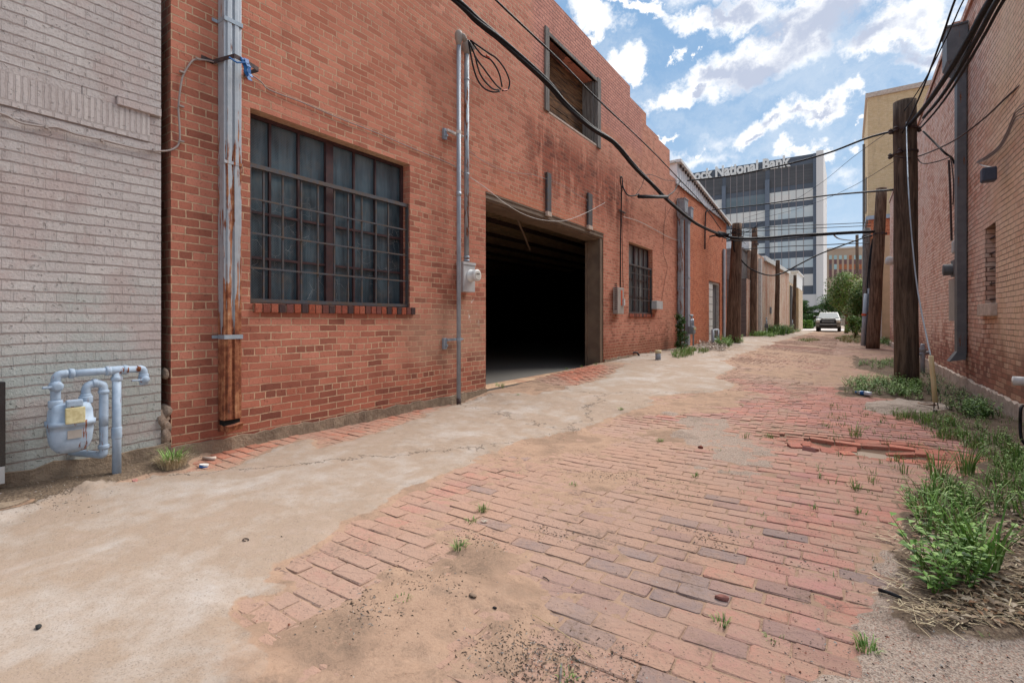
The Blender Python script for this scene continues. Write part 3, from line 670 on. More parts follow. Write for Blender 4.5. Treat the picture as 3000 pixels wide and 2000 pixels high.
# ---------------------------------------------------------------- walls with openings
def wall_mesh(x, s, ycuts, tops, z0, holes, thick=.35, back=True):
    """wall in plane x facing s (+1/-1); tops: [(y0,y1,ztop)], holes: [(y0,y1,z0,z1,depth)]"""
    mb = MB()
    for (a, b, zt) in tops:
        cuts = sorted({a, b} | {q for h in holes for q in h[:2] if a < q < b} | {q for q in ycuts if a < q < b})
        for c, d in zip(cuts, cuts[1:]):
            zc = sorted({z0, zt} | {q for h in holes for q in h[2:4] if z0 < q < zt})
            for e, f in zip(zc, zc[1:]):
                ym, zm = (c + d) / 2, (e + f) / 2
                if any(h[0] < ym < h[1] and h[2] < zm < h[3] for h in holes): continue
                q = [(x, c, e), (x, d, e), (x, d, f), (x, c, f)]; mb.add(q if s > 0 else q[::-1], [(0, 1, 2, 3)])
        xb = x - s * thick
        mb.add([(x, a, zt), (x, b, zt), (xb, b, zt), (xb, a, zt)], [(0, 1, 2, 3)])
        if back: mb.add([(xb, a, z0), (xb, b, z0), (xb, b, zt), (xb, a, zt)], [(0, 3, 2, 1)])
    T = sorted(tops)
    for i, (a, b, zt) in enumerate(T):
        for yv, zn in ((a, T[i - 1][2] if i else z0), (b, T[i + 1][2] if i + 1 < len(T) else z0)):
            if zn < zt: mb.add([(x, yv, zn), (x - s * thick, yv, zn), (x - s * thick, yv, zt), (x, yv, zt)], [(0, 1, 2, 3)])
    for (a, b, e, f, d) in holes:
        xi = x - s * d
        mb.add([(x, a, e), (xi, a, e), (xi, a, f), (x, a, f)], [(0, 1, 2, 3)])
        mb.add([(x, b, e), (xi, b, e), (xi, b, f), (x, b, f)], [(3, 2, 1, 0)])
        mb.add([(x, a, f), (xi, a, f), (xi, b, f), (x, b, f)], [(0, 1, 2, 3)])
        mb.add([(x, a, e), (xi, a, e), (xi, b, e), (x, b, e)], [(3, 2, 1, 0)])
    return mb
def ragged_strip(x0, x1, y0, y1, zt, zb, seed, amp=.02, step=.09):
    """foundation with uneven top edge"""
    r = random.Random(seed); mb = MB(); y = y0; pts = []
    while y < y1: pts.append((y, zt + r.uniform(-amp, amp), r.uniform(-.012, .012))); y += step * r.uniform(.5, 1.5)
    pts.append((y1, zt, 0))
    for (a, za, oa), (b, zc, ob) in zip(pts, pts[1:]):
        mb.add([(x1 + oa, a, zb), (x1 + ob, b, zb), (x1 + ob * .5, b, zc), (x1 + oa * .5, a, za), (x0, b, zc), (x0, a, za)], [(0, 1, 2, 3), (3, 2, 4, 5)])
    return mb
def window(b, x, s, y0, y1, z0, z1, dep, cols, rows, gl, bars=None, mull=None, name='window'):
    """steel sash: frame mesh with pane, security_bars children"""
    fx = x - s * dep; t = .022; mb = MB()
    def bar(ya, yb, za, zb, d=.03, o=0): mb.box((fx + s * o, ya, za), (fx + s * (o + d), yb, zb))
    bar(y0, y1, z0, z0 + .035); bar(y0, y1, z1 - .035, z1); bar(y0, y0 + .035, z0 + .035, z1 - .035); bar(y1 - .035, y1, z0 + .035, z1 - .035)
    for q in cols:
        w_ = .045 if mull and abs(q - mull) < .01 else .011
        bar(q - w_, q + w_, z0 + .035, z1 - .035, .04 if w_ > .02 else .026, .0)
    for q in rows: bar(y0 + .035, y1 - .035, q - .012, q + .012, .024, .001)
    fr = mb.build(name, M['steelpaint'], b)
    MB().box((fx - s * .01, y0, z0), (fx - s * .02, y1, z1)).build('pane', gl, fr)
    MB().box((fx - s * .30, y0 - .1, z0 - .1), (fx - s * .32, y1 + .1, z1 + .1)).build('blind', M['inside'], fr)
    if bars:
        mb = MB(); bx = x - s * (dep - .09); by0, by1, bz0, bz1, vs, hs = bars
        mb.box((bx, by0, bz1 - .02), (bx + s * .035, by1, bz1 + .02)); mb.box((bx, by0, bz0), (bx + s * .03, by1, bz0 + .035))
        for q in vs: mb.box((bx + s * .004, q - .008, bz0 + .035), (bx + s * .02, q + .008, bz1 - .02))
        for q in hs: mb.box((bx + s * .021, by0, q - .008), (bx + s * .029, by1, q + .008))
        for q in (by0, by1): mb.box((bx - s * .002, q - .012, bz0), (bx + s * .038, q + .012, bz1 + .02))
        mb.build('security_bars', M['bars'], fr)
    return fr
def rowlock(b, x, s, y0, y1, zt, seed, mats, n=None, h=.085):
    """sloped sill of upright bricks"""
    r = random.Random(seed); g_, fin = newmat('sill_brick'); 
    c = g_.attr('Col'); fin(g_.mix(g_.mr(g_.noise(g_.pos(), 50, 4), .4, .7, 0, .5), c, (.08, .03, .025)), .9, g_.bump(g_.noise(g_.pos(), 40, 4), .8, .008), spec=.2)
    mb = MB(); n = n or int((y1 - y0) / .076); w_ = (y1 - y0) / n
    mb.cur = (.36, .25, .17); mb.box((x - s * .1, y0 + .003, zt - h + .008), (x + s * .022, y1 - .003, zt - .012))
    for i in range(n):
        mb.cur = r.choice([(.20, .06, .04), (.26, .07, .045), (.14, .05, .04), (.30, .075, .04), (.055, .035, .035), (.17, .06, .05), (.33, .10, .06)])
        mb.box((x - s * .12, y0 + i * w_ + .006, zt - h), (x + s * (.034 + r.uniform(-.003, .004)), y0 + (i + 1) * w_ - .006, zt + r.uniform(-.003, .003)), .004)
    return mb.build('sill', bpy.data.materials['sill_brick'], b)
# =============================================================== gray painted building (left)
gb = empty('brick_building', (WX, .6, 0), 'gray painted brick building at the left edge, behind the light blue gas meter', 'building', 'brick buildings along the left side of the alley')
ye = LW(474, 600).y - .01
gx = WX + .012
mb = wall_mesh(gx, 1, [], [(-3.0, ye, 7.2)], .15, [], .3)
mb.add([(gx, ye, .15), (gx - .3, ye, .15), (gx - .3, ye, 7.2), (gx, ye, 7.2)], [(0, 1, 2, 3)])
mb.build('wall', M['gray'], gb)
zl = LW(470, 340).z; zs0 = LW(470, 385).z
# soldier course with a broken projecting course above it
mb = MB(); mb.box((gx + .001, -3, zl - .235), (gx + .009, ye - .08, zl - .02)); mb.build('soldier_course', M['graysol'], gb)
mb = MB(); r = random.Random(5); y = -3.0
while y < ye - .02:
    l = min(r.choice([.2, .42, .63, .86]), ye - .003 - y)
    p = .028 if r.random() > .25 else .008
    mb.box((gx - .01, y + .003, zl - .018 + r.uniform(-.004, .003)), (gx + p, y + l - .003, zl + .05), .006); y += l
mb.build('broken_ledge', M['gray'], gb)
ragged_strip(gx - .3, gx + .03, -3.0, ye + .06, .165, -.2, 3, .018).build('foundation', M['foot'], gb)
mb = MB(); yq = LW(487, 1240).y
for i, (dz, rr) in enumerate([(.42, .055), (.35, .06), (.28, .055), (.22, .06)]): mb.blob((WX - .03, yq + r.uniform(-.01, .01), dz), rr, i + 3, (1, .8, 1.1), .4)
mb.build('loose_mortar', M['mortarlump'], gb, True)
MB().blob((WX - .03, yq, .72), .035, 9, (1, .7, 1.1), .3).build('loose_mortar', M['mortarlump'], gb, True)
# =============================================================== red brick warehouse
rb = empty('brick_warehouse', (WX, 8, 0), 'large red brick building with the open loading door and barred steel windows', 'building', 'brick buildings along the left side of the alley')
ya = LW(500.6, 700).y; yb_ = LW(1992, 800).y
steps = [(1732, 136), (1846, 253), (1893, 333), (1930, 402), (1962, 440), (1992, 536)]
prev = ya; tops = []
for (px, py), py2 in zip(steps, [0, 0, 0, 0, 0, 0]):
    p = LW(px, py); tops.append((prev, p.y, max(p.z, 5.6))); prev = p.y
tops[0] = (ya, tops[0][1], LW(1700, 92).z + .05)
W1 = (LW(733, 307).y, LW(1201, 473).y + .0, LW(733, 888).z, LW(733, 315).z)
W2 = (LW(1842, 707).y, LW(1912, 733).y, LW(1840, 918).z, LW(1842, 707).z)
DR = (LW(1423, 900).y, LW(1768, 700).y, .09, LW(1429, 562).z)
OP = (LW(1606, 100).y, LW(1748, 430).y, LW(1606, 325).z, LW(1606, 105).z)
zb0 = .10
holes = [(*W1, .16), (*W2, .16), (DR[0], DR[1], zb0 - .001, DR[3], .35), (*OP, .34)]
tops2 = []
for (a, b, zt) in tops:
    tops2.append((a, b, zt))
mb = wall_mesh(WX, 1, [], tops2, zb0, holes, .35, back=False)
mb.build('wall', M['red'], rb)
ragged_strip(WX - .3, WX + .028, ya - .02, DR[0] - .005, zb0 + .012, -.2, 9, .014).build('foundation', M['foot'], rb)
ragged_strip(WX - .3, WX + .018, DR[1] + .02, yb_, zb0 + .16, -.2, 19, .03).build('foundation', M['foot'], rb)
# windows
c = [W1[0] + (W1[1] - W1[0]) * k for k in (.158, .33, .5, .675, .83)]
cc = [LW(q, 600).y for q in (812, 894, 977, 1052, 1122)]
cols = [LW(650 + 340 * .478, 600).y, LW(650 + 515 * .478, 600).y, LW(650 + 700 * .478, 600).y, LW(650 + 855 * .478, 600).y, LW(650 + 985 * .478, 600).y]
H = W1[3] - W1[2]; zsplit = LW(733, 200 + 565 * .478).z
rows = [zsplit, W1[2] + (zsplit - W1[2]) * .665, W1[2] + (zsplit - W1[2]) * .335]
vs = [LW(650 + q * .478, 700).y for q in (272, 390, 503, 605, 706, 790, 874, 960, 1036)]
hs = [LW(733, 200 + q * .478).z for q in (790, 1003, 1218)]
window(rb, WX, 1, W1[0], W1[1], W1[2], W1[3], .15, cols, rows, M['glass'], (W1[0] + .01, W1[1] - .01, W1[2] + .01, zsplit - .03, vs, hs), mull=cols[2])
rowlock(rb, WX, 1, W1[0] + .02, W1[1] + .07, W1[2], 2, None, 26)
H2 = W2[3] - W2[2]; D2 = W2[1] - W2[0]; cols2 = [W2[0] + D2 * k for k in (.17, .4, .6, .8)]; zs2 = LW(1842, 768).z
window(rb, WX, 1, *W2, .15, cols2, [zs2, W2[2] + H2 * .5, W2[2] + H2 * .25], M['glass2'],
       (W2[0] + .01, W2[1] - .01, W2[2] + .01, zs2 - .03, [W2[0] + D2 * k for k in (.12, .24, .36, .48, .6, .72, .84, .95)], [W2[2] + H2 * k for k in (.2, .38, .58)]), mull=cols2[1])
rowlock(rb, WX, 1, W2[0] - .02, W2[1] + .08, W2[2], 4, None, 24)
# loading door: steel frame, header, lining, dark hall
d0, d1, dz1 = DR[0], DR[1], DR[3]
fr = MB(); jx = WX - .02
fr.box((jx, d1 - .13, .10), (jx - .34, d1 - .005, dz1 - .13)); fr.box((jx + .012, d1 - .155, .10), (jx - .03, d1 - .13, dz1 - .13)); fr.box((jx + .012, d1 - .02, .1), (jx - .0, d1 + .012, dz1 - .13))
fr.box((jx - .30, d1 - .20, .1), (jx - .34, d1 - .13, dz1 - .2))
frame = fr.build('door_frame', M['taupe'], rb)
fr = MB(); fr.box((jx + .03, d0, dz1 - .012), (jx - .30, d1 - .0, dz1 - .03)); fr.box((jx + .015, d0, dz1 - .03), (jx - .02, d1, dz1 - .085)); fr.box((jx + .02, d0, dz1 - .085), (jx - .02, d1, dz1 - .105))
fr.box((jx - .05, d0 + .0, dz1 - .105), (jx - .34, d1, dz1 - .17)); fr.box((jx - .0, d0, dz1 - .105), (jx - .05, d1, dz1 - .132))
fr.build('door_header', M['taupe'], rb)
# hanging steel straps above the header
for pxs, pt, pb in ((1603, 505, 633), (1724, 565, 672)):
    a = LW(pxs - 6, pt); b_ = LW(pxs + 6, pb); mb = MB()
    mb.box((WX + .004, a.y, b_.z + .06), (WX + .05, b_.y, a.z)); st = mb.build('steel_strap', M['bars'], rb, bevel=.004)
    MB().box((WX + .003, a.y - .002, b_.z - .02), (WX + .055, b_.y + .002, b_.z + .06)).build('strap_end', M['stone'], st)
# interior hall
ix0, ix1, iy0, iy1, iz1 = WX - .351, WX - 24, d0 - 6, 21.5, dz1 + .42
mb = MB(); mb.add([(ix0, iy0, .1), (ix1, iy0, .1), (ix1, iy1, .1), (ix0, iy1, .1)], [(0, 1, 2, 3)])
mb.box((WX - .001, d0, -.1), (ix0 - .0, d1, .098))
g_, fin = newmat('hall_floor'); P_ = g_.pos(); fin(g_.mix(g_.noise(P_, 1.2, 6, .7), (.13, .125, .115), (.20, .18, .155)), .7, g_.bump(g_.noise(P_, 20, 4), .2, .01))
mb.build('floor', bpy.data.materials['hall_floor'], rb)
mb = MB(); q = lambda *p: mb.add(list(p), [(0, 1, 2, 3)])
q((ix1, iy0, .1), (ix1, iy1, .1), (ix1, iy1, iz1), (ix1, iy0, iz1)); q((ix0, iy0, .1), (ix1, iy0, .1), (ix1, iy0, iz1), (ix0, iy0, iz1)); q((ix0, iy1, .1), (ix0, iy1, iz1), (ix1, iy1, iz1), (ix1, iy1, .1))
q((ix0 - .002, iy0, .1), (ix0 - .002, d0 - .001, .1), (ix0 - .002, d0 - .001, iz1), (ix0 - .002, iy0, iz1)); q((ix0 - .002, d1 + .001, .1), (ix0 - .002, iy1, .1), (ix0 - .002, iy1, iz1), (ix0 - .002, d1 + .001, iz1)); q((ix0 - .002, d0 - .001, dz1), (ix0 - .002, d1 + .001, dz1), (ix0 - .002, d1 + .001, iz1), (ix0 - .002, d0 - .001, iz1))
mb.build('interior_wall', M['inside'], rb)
mb = MB(); y = iy0
while y < iy1:
    zz_ = iz1; mb.add([(ix0, y, zz_), (ix0 - 7, y, zz_), (ix0 - 7, y + .11, zz_), (ix0, y + .11, zz_), (ix0, y + .13, zz_ + .07), (ix0 - 7, y + .13, zz_ + .07), (ix0 - 7, y + .2, zz_ + .07), (ix0, y + .2, zz_ + .07), (ix0, y + .22, zz_), (ix0 - 7, y + .22, zz_)], [(0, 1, 2, 3), (3, 2, 5, 4), (4, 5, 6, 7), (7, 6, 9, 8)]); y += .22
mb.box((ix0 - 7, iy0, iz1), (ix1, iy1, iz1 + .1))
M['deck'] = simple('brown_roof_deck', (.42, .30, .18), (.30, .22, .13), .8)
mb.build('ceiling', M['deck'], rb)
for k in range(6): MB().box((ix0 - .8 - k * 1.15, iy0, iz1 - .1), (ix0 - .86 - k * 1.15, iy1, iz1 - .002)).build('ceiling_joist', M['iron'], rb)
mb = MB(); mb.tube([(WX - .5, d0 + 1.6, dz1 - .06), (WX - 1.4, d1 - .9, dz1 - .36)], .022, 6); mb.build('door_track', M['taupe'], rb)
# boarded upper opening
o0, o1, oz0, oz1 = OP; mb = MB(); nb = 7
for k in range(nb):
    za = oz0 + (oz1 - oz0) * k / nb; mb.box((WX - .30 - .006 * (k % 2), o0, za + .004), (WX - .335, o1, oz0 + (oz1 - oz0) * (k + 1) / nb - .004))
bo = mb.build('opening', M['board'], rb)
mb = MB(); mb.box((WX + .03, o0 - .14, oz0 - .03), (WX - .05, o0 + .0, oz1 + .12), .006); mb.box((WX + .03, o1 - .0, oz0 - .05), (WX - .05, o1 + .17, oz1 + .1), .006)
mb.box((WX + .022, o0, oz1 - .0), (WX - .05, o1, oz1 + .07)); mb.box((WX - .052, o1 - .1, oz0), (WX - .296, o1 - .01, oz1 - .002)); mb.box((WX - .05, o1 - .04, oz0), (WX - .0, o1 - .002, oz1))
mb.build('frame', M['graywood'], bo)
MB().box((WX + .006, o0, oz0 - .03), (WX - .296, o1, oz0 + .005)).build('mortar_bed', M['stone'], bo)
# =============================================================== orange brick building
og = empty('brick_building', (WX, 20, .25), 'bright orange brick building with white metal fascia and narrow white door', 'building', 'brick buildings along the left side of the alley')
oa, ob_ = yb_ + .004, LW(2128, 657).y; ztop = 5.55
D = (LW(2077, 900).y, LW(2110, 900).y, .1, LW(2077, 820).z)
wall_mesh(WX, 1, [], [(oa, ob_, ztop)], 0, [(*D, .3)], .35, back=False).add([(WX, ob_, 0), (WX - 14, ob_, 0), (WX - 14, ob_, ztop), (WX, ob_, ztop)], [(0, 1, 2, 3)]).build('wall', M['orange'], og)
mb = MB(); mb.box((WX - .05, D[0], .1), (WX - .09, D[0] + (D[1] - D[0]) * .42, D[3] - .12)); dd_ = mb
dr = dd_.build('door', M['white'], og)
mb = MB()
for k in range(9): mb.box((WX - .045, D[0], .3 + k * .3), (WX - .052, D[0] + (D[1] - D[0]) * .42, .315 + k * .3))
mb.build('panel_joint', M['iron'], dr)
MB().box((WX - .16, D[0] + (D[1] - D[0]) * .42, .1), (WX - .20, D[1] - .06, D[3])).build('door_leaf', M['grayd'], og)
mb = MB(); mb.box((WX - .2, D[1] - .06, .1), (WX - .05, D[1] - .005, D[3])); mb.box((WX - .05, D[0], D[3] - .09), (WX - .25, D[1] - .06, D[3] - .01)); mb.build('door_frame', M['offwhite'], og)
# metal fascia: ribbed, its eave falling along the alley
fa, fb_ = LW(1998, 467, WX + .2).y, ob_ + .12
zA, zB = LW(1998, 467, WX + .2).z - .08, LW(2128, 641, WX + .2).z - .08
ft = lambda y: zA + (zB - zA) * (y - fa) / (fb_ - fa)
mb = MB(); y = fa; x_ = WX + .05; zf = ztop - .02
while y < fb_ - .05:
    a, b, c2, d2, e2 = y, y + .18, y + .2, y + .26, min(y + .28, fb_)
    P4 = [(x_, a), (x_, b), (x_ + .035, c2), (x_ + .035, d2), (x_, e2)]
    for (p, q2), (p2, q3) in zip(P4, P4[1:]): mb.add([(p, q2, zf), (p2, q3, zf), (p2, q3, ft(q3)), (p, q2, ft(q2))], [(0, 1, 2, 3)])
    y += .28
mb.add([(x_, fa, zf), (x_, fa, zA), (WX - 6, fa, zA - .35), (WX - 6, fa, zf)], [(0, 1, 2, 3)])
mb.build('metal_fascia', M['fascia'], og)
mb = MB()
mb.hexa([(WX + .03, fa - .08, zA), (WX + .20, fa - .08, zA - .01), (WX + .20, fb_ + .08, zB - .01), (WX + .03, fb_ + .08, zB), (WX + .0, fa - .08, zA + .09), (WX + .20, fa - .08, zA + .08), (WX + .20, fb_ + .08, zB + .08), (WX + .0, fb_ + .08, zB + .09)])
mb.hexa([(WX - .01, fa - .1, zA), (WX - 6, fa - .1, zA - .36), (WX - 6, fb_, zB - .2), (WX - .01, fb_, zB), (WX - .01, fa - .1, zA + .08), (WX - 6, fa - .1, zA - .28), (WX - 6, fb_, zB - .12), (WX - .01, fb_, zB + .08)])
mb.build('roof', M['white'], og)
y = fa + .15
while y < fb_: MB().box((WX + .09, y, ft(y) - .11), (WX + .13, y + .09, ft(y) - .012)).build('rafter_end', M['iron'], og); y += .3
# =============================================================== buildings farther down on the left
yG = LW(2193, 900).y
g2 = empty('brick_building', (WX - .3, yG, .25), 'dark gray painted brick building with a lower annex behind the utility poles', 'building', 'brick buildings along the left side of the alley')
yq = LW(2187, 900).y; zt = DP(2160, 726, 27).z; zl_ = 3.45
yb3 = LW(2193, 900).y
mb = MB(); mb.box((WX - 12, yq + .3, 0), (WX - .25, yb3 + 1.2, zt)); mb.box((WX - 12.05, yq + .25, zt), (WX - .2, yb3 + 1.25, zt + .1)); mb.build('wall', M['midgray'], g2)
mb = MB(); mb.box((WX - 9, yq, 0), (WX - .02, yq + .29, zl_)); mb.build('annex', M['darkgray'], g2)
MB().box((WX - .018, yq + .02, 0), (WX + .03, yb3 + .9, zl_ - .02)).build('end_wall', M['farpink'], g2)
g3 = empty('brick_building', (WX, 42, .2), 'long faded pink brick building with sloping white coping and wide drain pipes', 'building', 'brick buildings along the left side of the alley')
a, b_ = yb3 + 1.3, LW(2311, 900).y; z1_, z2_ = LW(2215, 742).z, LW(2311, 800).z
mb = MB(); mb.add([(WX, a, 0), (WX, b_, 0), (WX, b_, z2_), (WX, a, z1_), (WX - 10, a, 0), (WX - 10, b_, 0), (WX - 10, b_, z2_), (WX - 10, a, z1_)], [(0, 1, 2, 3), (1, 5, 6, 2), (4, 0, 3, 7), (3, 2, 6, 7)]); mb.build('wall', M['farpink'], g3)
mb = MB(); mb.hexa([(WX + .12, a + 5, z1_ - .1), (WX + .12, b_ + .3, z2_ - .1), (WX - 10, b_ + .3, z2_ - .1), (WX - 10, a + 5, z1_ - .1), (WX + .12, a + 5, z1_ + .22), (WX + .12, b_ + .3, z2_ + .18), (WX - 10, b_ + .3, z2_ + .18), (WX - 10, a + 5, z1_ + .22)]); mb.box((WX - 8, a - .5, z1_ + .0), (WX - .1, a + 3.2, z1_ + .55)); mb.build('coping', M['white'], g3)
for px in (2204, 2222): p = LW(px, 900); MB().box((WX + .003, p.y, .2), (WX + .16, p.y + .5, 5.0)).build('pilaster', M['offwhite'], g3)
MB().box((WX + .003, LW(2255, 900).y, LW(2255, 918).z), (WX + .05, LW(2259, 900).y, LW(2255, 899).z)).build('window', M['grayd'], g3)
g4 = empty('brick_building', (WX, 60, .1), 'tan brick building with white parapet block at the far end of the alley', 'building', 'brick buildings along the left side of the alley')
c_ = LW(2330, 900).y; dE = LW(2343, 900).y
z3_ = LW(2322, 832).z; mb = MB(); mb.box((WX, b_ + .35, 0), (WX - 9, c_, z3_)); mb.box((WX + .3, c_ + .05, 0), (WX - 6, dE, LW(2336, 848).z)); mb.build('wall', M['tan'], g4)
MB().box((WX + .25, c_ - 1.2, LW(2336, 847).z), (WX - 5, dE + .2, LW(2336, 805).z)).box((WX + .4, c_ - 1.4, LW(2336, 805).z), (WX - 5.2, dE + .4, LW(2336, 802).z)).build('parapet', M['white'], g4)
for px in (2314, 2318, 2325): p = LW(px, 900); MB().box((WX + .002, p.y, .5), (WX + .1, p.y + .35, z3_ - .3)).build('drain_pipe', M['grayd'], g4)
# =============================================================== right wall building
pk = empty('brick_building', (RX, 12, 0), 'weathered pink and tan brick building rising at the right edge with a slot window', 'building', 'buildings along the right side of the alley')
SW = (RW(2917, 700).y, RW(2885, 700).y, RW(2900, 890).z, RW(2885, 672).z)
yend = RW(2607, 700).y; 
mb = wall_mesh(RX, -1, [], [(2.0, 12.2, 6.25), (12.2, yend, 6.62)], .17, [(*SW, .28)], .4, back=False)
mb.add([(RX, yend, .17), (RX + 14, yend, .17), (RX + 14, yend, 6.62), (RX, yend, 6.62)], [(0, 1, 2, 3)])
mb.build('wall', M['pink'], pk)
ragged_strip(RX + .3, RX - .05, 2.0, yend, .19, -.2, 29, .02).build('foundation', M['stone'], pk)
mb = MB(); mb.box((RX + .14, SW[0], SW[2]), (RX + .18, SW[1], SW[3])); wo_ = mb.build('window', M['inside'], pk)
mb = MB()
for k in range(5): zq = SW[2] + (SW[3] - SW[2]) * (k + .3) / 5; mb.box((RX + .05, SW[0] + .002, zq), (RX + .07, SW[1] - .002, zq + .018))
mb.build('security_bars', M['iron'], wo_)
MB().box((RX - .07, SW[0] - .09, SW[2] - .17), (RX + .12, SW[1] + .09, SW[2] + .002), .012).build('sill', M['stone'], wo_)
mb = MB(); mb.box((RX - .035, 2.0, 6.2), (RX + .42, 12.2, 6.31)); mb.box((RX - .035, 12.21, 6.57), (RX + .42, yend + .03, 6.68)); mb.build('coping', M['pink'], pk)
# buildings behind on the right
yy_ = 31.0
ow = empty('low_building', (RX + 3, yy_, 0), 'low orange brick and beige building between the pink wall and the yellow block', 'building', 'buildings along the right side of the alley')
pa = lambda px, py, y: (lambda d: Vector((d[0] * y / d[1], y, CAMH + d[2] * y / d[1])))(ray(px, py))
A = pa(2582, 690, yy_); B = pa(2545, 640, yy_)
mb = MB(); mb.box((A.x, yy_, 0), (A.x + 9, yy_ + 6, A.z)); mb.build('wall', M['cream'], ow)
mb = MB(); mb.box((B.x, yy_ + .5, A.z + .01), (A.x + 9, yy_ + 6, B.z)); mb.build('upper_wall', M['orange'], ow)
MB().box((B.x - .1, yy_ + .4, B.z), (A.x + 9, yy_ + 6.1, B.z + .2)).build('coping', M['galv'], ow)
MB().box((A.x - .12, yy_ - .03, 0), (A.x + .02, yy_ + .2, A.z)).build('corner_board', M['offwhite'], ow)
yy2 = 41.0; A = pa(2542, 288, yy2)
yw = empty('tall_building', (A.x, yy2, 0), 'tall yellow brick building with blank walls on the right behind the poles', 'building', 'buildings along the right side of the alley')
mb = MB(); mb.box((A.x, yy2, 0), (A.x + 22, yy2 + 9, A.z)); mb.build('wall', M['yellow'], yw)
MB().box((A.x - .12, yy2 - .12, A.z), (A.x + 22, yy2 + 9.1, A.z + .3)).build('coping', M['stone'], yw)
mb = MB(); mb.box((A.x - .06, yy2 + 2, A.z * .55), (A.x - .002, yy2 + 3, A.z * .7)); mb.tube([(A.x - .1, yy2 + 5, 2), (A.x - .1, yy2 + 5, A.z * .9)], .08, 6); mb.build('wall_pipe', M['grayd'], yw)
# =============================================================== bank tower (far)
TB = 112.0
def bp(px, py, y=TB):
    d = ray(px, py); t = y / d[1]; return Vector((d[0] * t, y, CAMH + d[2] * t))
M['bk_dark'] = simple('charcoal_cladding', (.085, .10, .125), (.075, .088, .112), .45, 0, .3)
M['bk_louv'] = simple('dark_louvers', (.085, .085, .09), (.06, .06, .065), .6, 0, .6, stretch=(.2, .2, 6))
M['bk_col'] = simple('slate_column', (.13, .155, .20), (.115, .14, .18), .5, 0, .2)
M['bk_white'] = simple('tower_white_stone', (.66, .64, .62), (.60, .58, .56), .8, 0, .15, stretch=(3, 3, .1))
def towerglass(name, a, b):
    g_, fin = newmat(name); P = g_.pos(); x, y, z = g_.sep(P); wn = g_.new('ShaderNodeTexWhiteNoise', noise_dimensions='2D')
    g_.lk(g_.comb(g_.m('FLOOR', g_.m('DIVIDE', x, 2.28)), g_.m('FLOOR', g_.m('DIVIDE', z, 3.72))), wn.inputs['Vector'])
    n = g_.add(g_.mul(wn.outputs[0], .45), g_.mul(g_.noise(P, .07, 3), .8))
    c = g_.mix(g_.mr(n, .35, .95), a, b)
    return fin(c, .15, spec=.5)
M['bk_g1'] = towerglass('reflective_glass', (.40, .48, .52), (.58, .60, .58))
M['bk_g2'] = towerglass('cream_blind_glass', (.58, .59, .56), (.66, .62, .57))
M['bk_g3'] = towerglass('dark_green_glass', (.10, .135, .15), (.13, .16, .18))
M['bk_mul'] = simple('bronze_mullion', (.28, .24, .24), None, .6)
bk = empty('bank_tower', (bp(2260, 900).x, TB, 0), 'tall dark gray office tower with banded windows and large white bank lettering', 'building')
xr = bp(2392, 800).x; xw = bp(2413, 800).x; xl = bp(1950, 800).x; zt = bp(2392, 449).z; zbase = bp(2392, 862).z
mb = MB(); mb.box((xl, TB, zbase), (xr, TB + 18, zt)); mb.build('body', M['bk_dark'], bk)
fl = (551.6 - 430) / 1; c1 = [bp(2242, 800).x, bp(2255, 800).x]; c0 = [bp(2116, 800).x, bp(2127, 800).x]
mb = MB()
mb.box((c1[0], TB - .5, zbase), (c1[1], TB + .0, zt - 3.9)); mb.box((c0[0], TB - .5, zbase), (c0[1], TB + .0, zt - 3.9)); mb.box((xr - .55, TB - .25, zbase), (xr, TB, zt - .01)); mb.build('column', M['bk_col'], bk)
MB().box((xr + .01, TB - 1.2, 0), (xw, TB + 19, zt + .1)).build('end_wall', M['bk_white'], bk)
MB().box((xl, TB - 1.0, 0), (xr, TB + 18.5, zbase - .01)).build('base', M['bk_white'], bk)
ztL, zbL = bp(2384, 477).z, bp(2384, 534).z
bays = [(xl + 2, c0[0]), (c0[1], c1[0]), (c1[1], xr - .56)]
for a, b in bays: MB().box((a, TB - .06, zbL), (b, TB, ztL)).build('louver_band', M['bk_louv'], bk)
tops_ = [551.6, 600.6, 650.7, 701, 751, 799, 846]
bots_ = [590, 633, 682, 732, 781, 828, 855]
gm = {'g1': MB(), 'g2': MB(), 'g3': MB()}; mu = MB()
for i, (tp, bt_) in enumerate(zip([550, 600, 650, 701, 752, 802], [584, 633, 682, 732, 782, 836])):
    za, zb_ = bp(2384, tp).z, bp(2384, bt_).z
    for j, (a, b) in enumerate(bays):
        k = 'g3' if (i == 0 and j == 1) else 'g2' if (i == 0 or (i == 1 and j == 1) or i == 5) else 'g1'
        MB().box((a, TB - .05, zb_), (b, TB, za)).build('window_band', M['bk_' + k], bk)
for j, (a, b) in enumerate(bays):
    n = 6
    for q in range(1, n): xq = a + (b - a) * (q - .28 if j else q) / n; mu.box((xq - .05, TB - .09, zbase + .1), (xq + .05, TB - .061, ztL))
mu.build('mullion', M['bk_mul'], bk)
# lettering on the parapet band
cu = bpy.data.curves.new('lettering', 'FONT'); cu.body = 'Lubbock National Bank'; cu.size = 1; cu.offset = .04; cu.extrude = .06; cu.space_character = 1.0; cu.resolution_u = 3
to = bpy.data.objects.new('tmp_text', cu); col.objects.link(to); bpy.context.view_layer.update()
me = bpy.data.meshes.new_from_object(to.evaluated_get(bpy.context.evaluated_depsgraph_get())); bpy.data.objects.remove(to)
X1 = max(v.co.x for v in me.vertices); H1 = max(v.co.z if False else v.co.y for v in me.vertices)
xe = bp(2317, 470).x; xs_ = bp(2095, 500).x      # N starts at 2095
n_frac = None
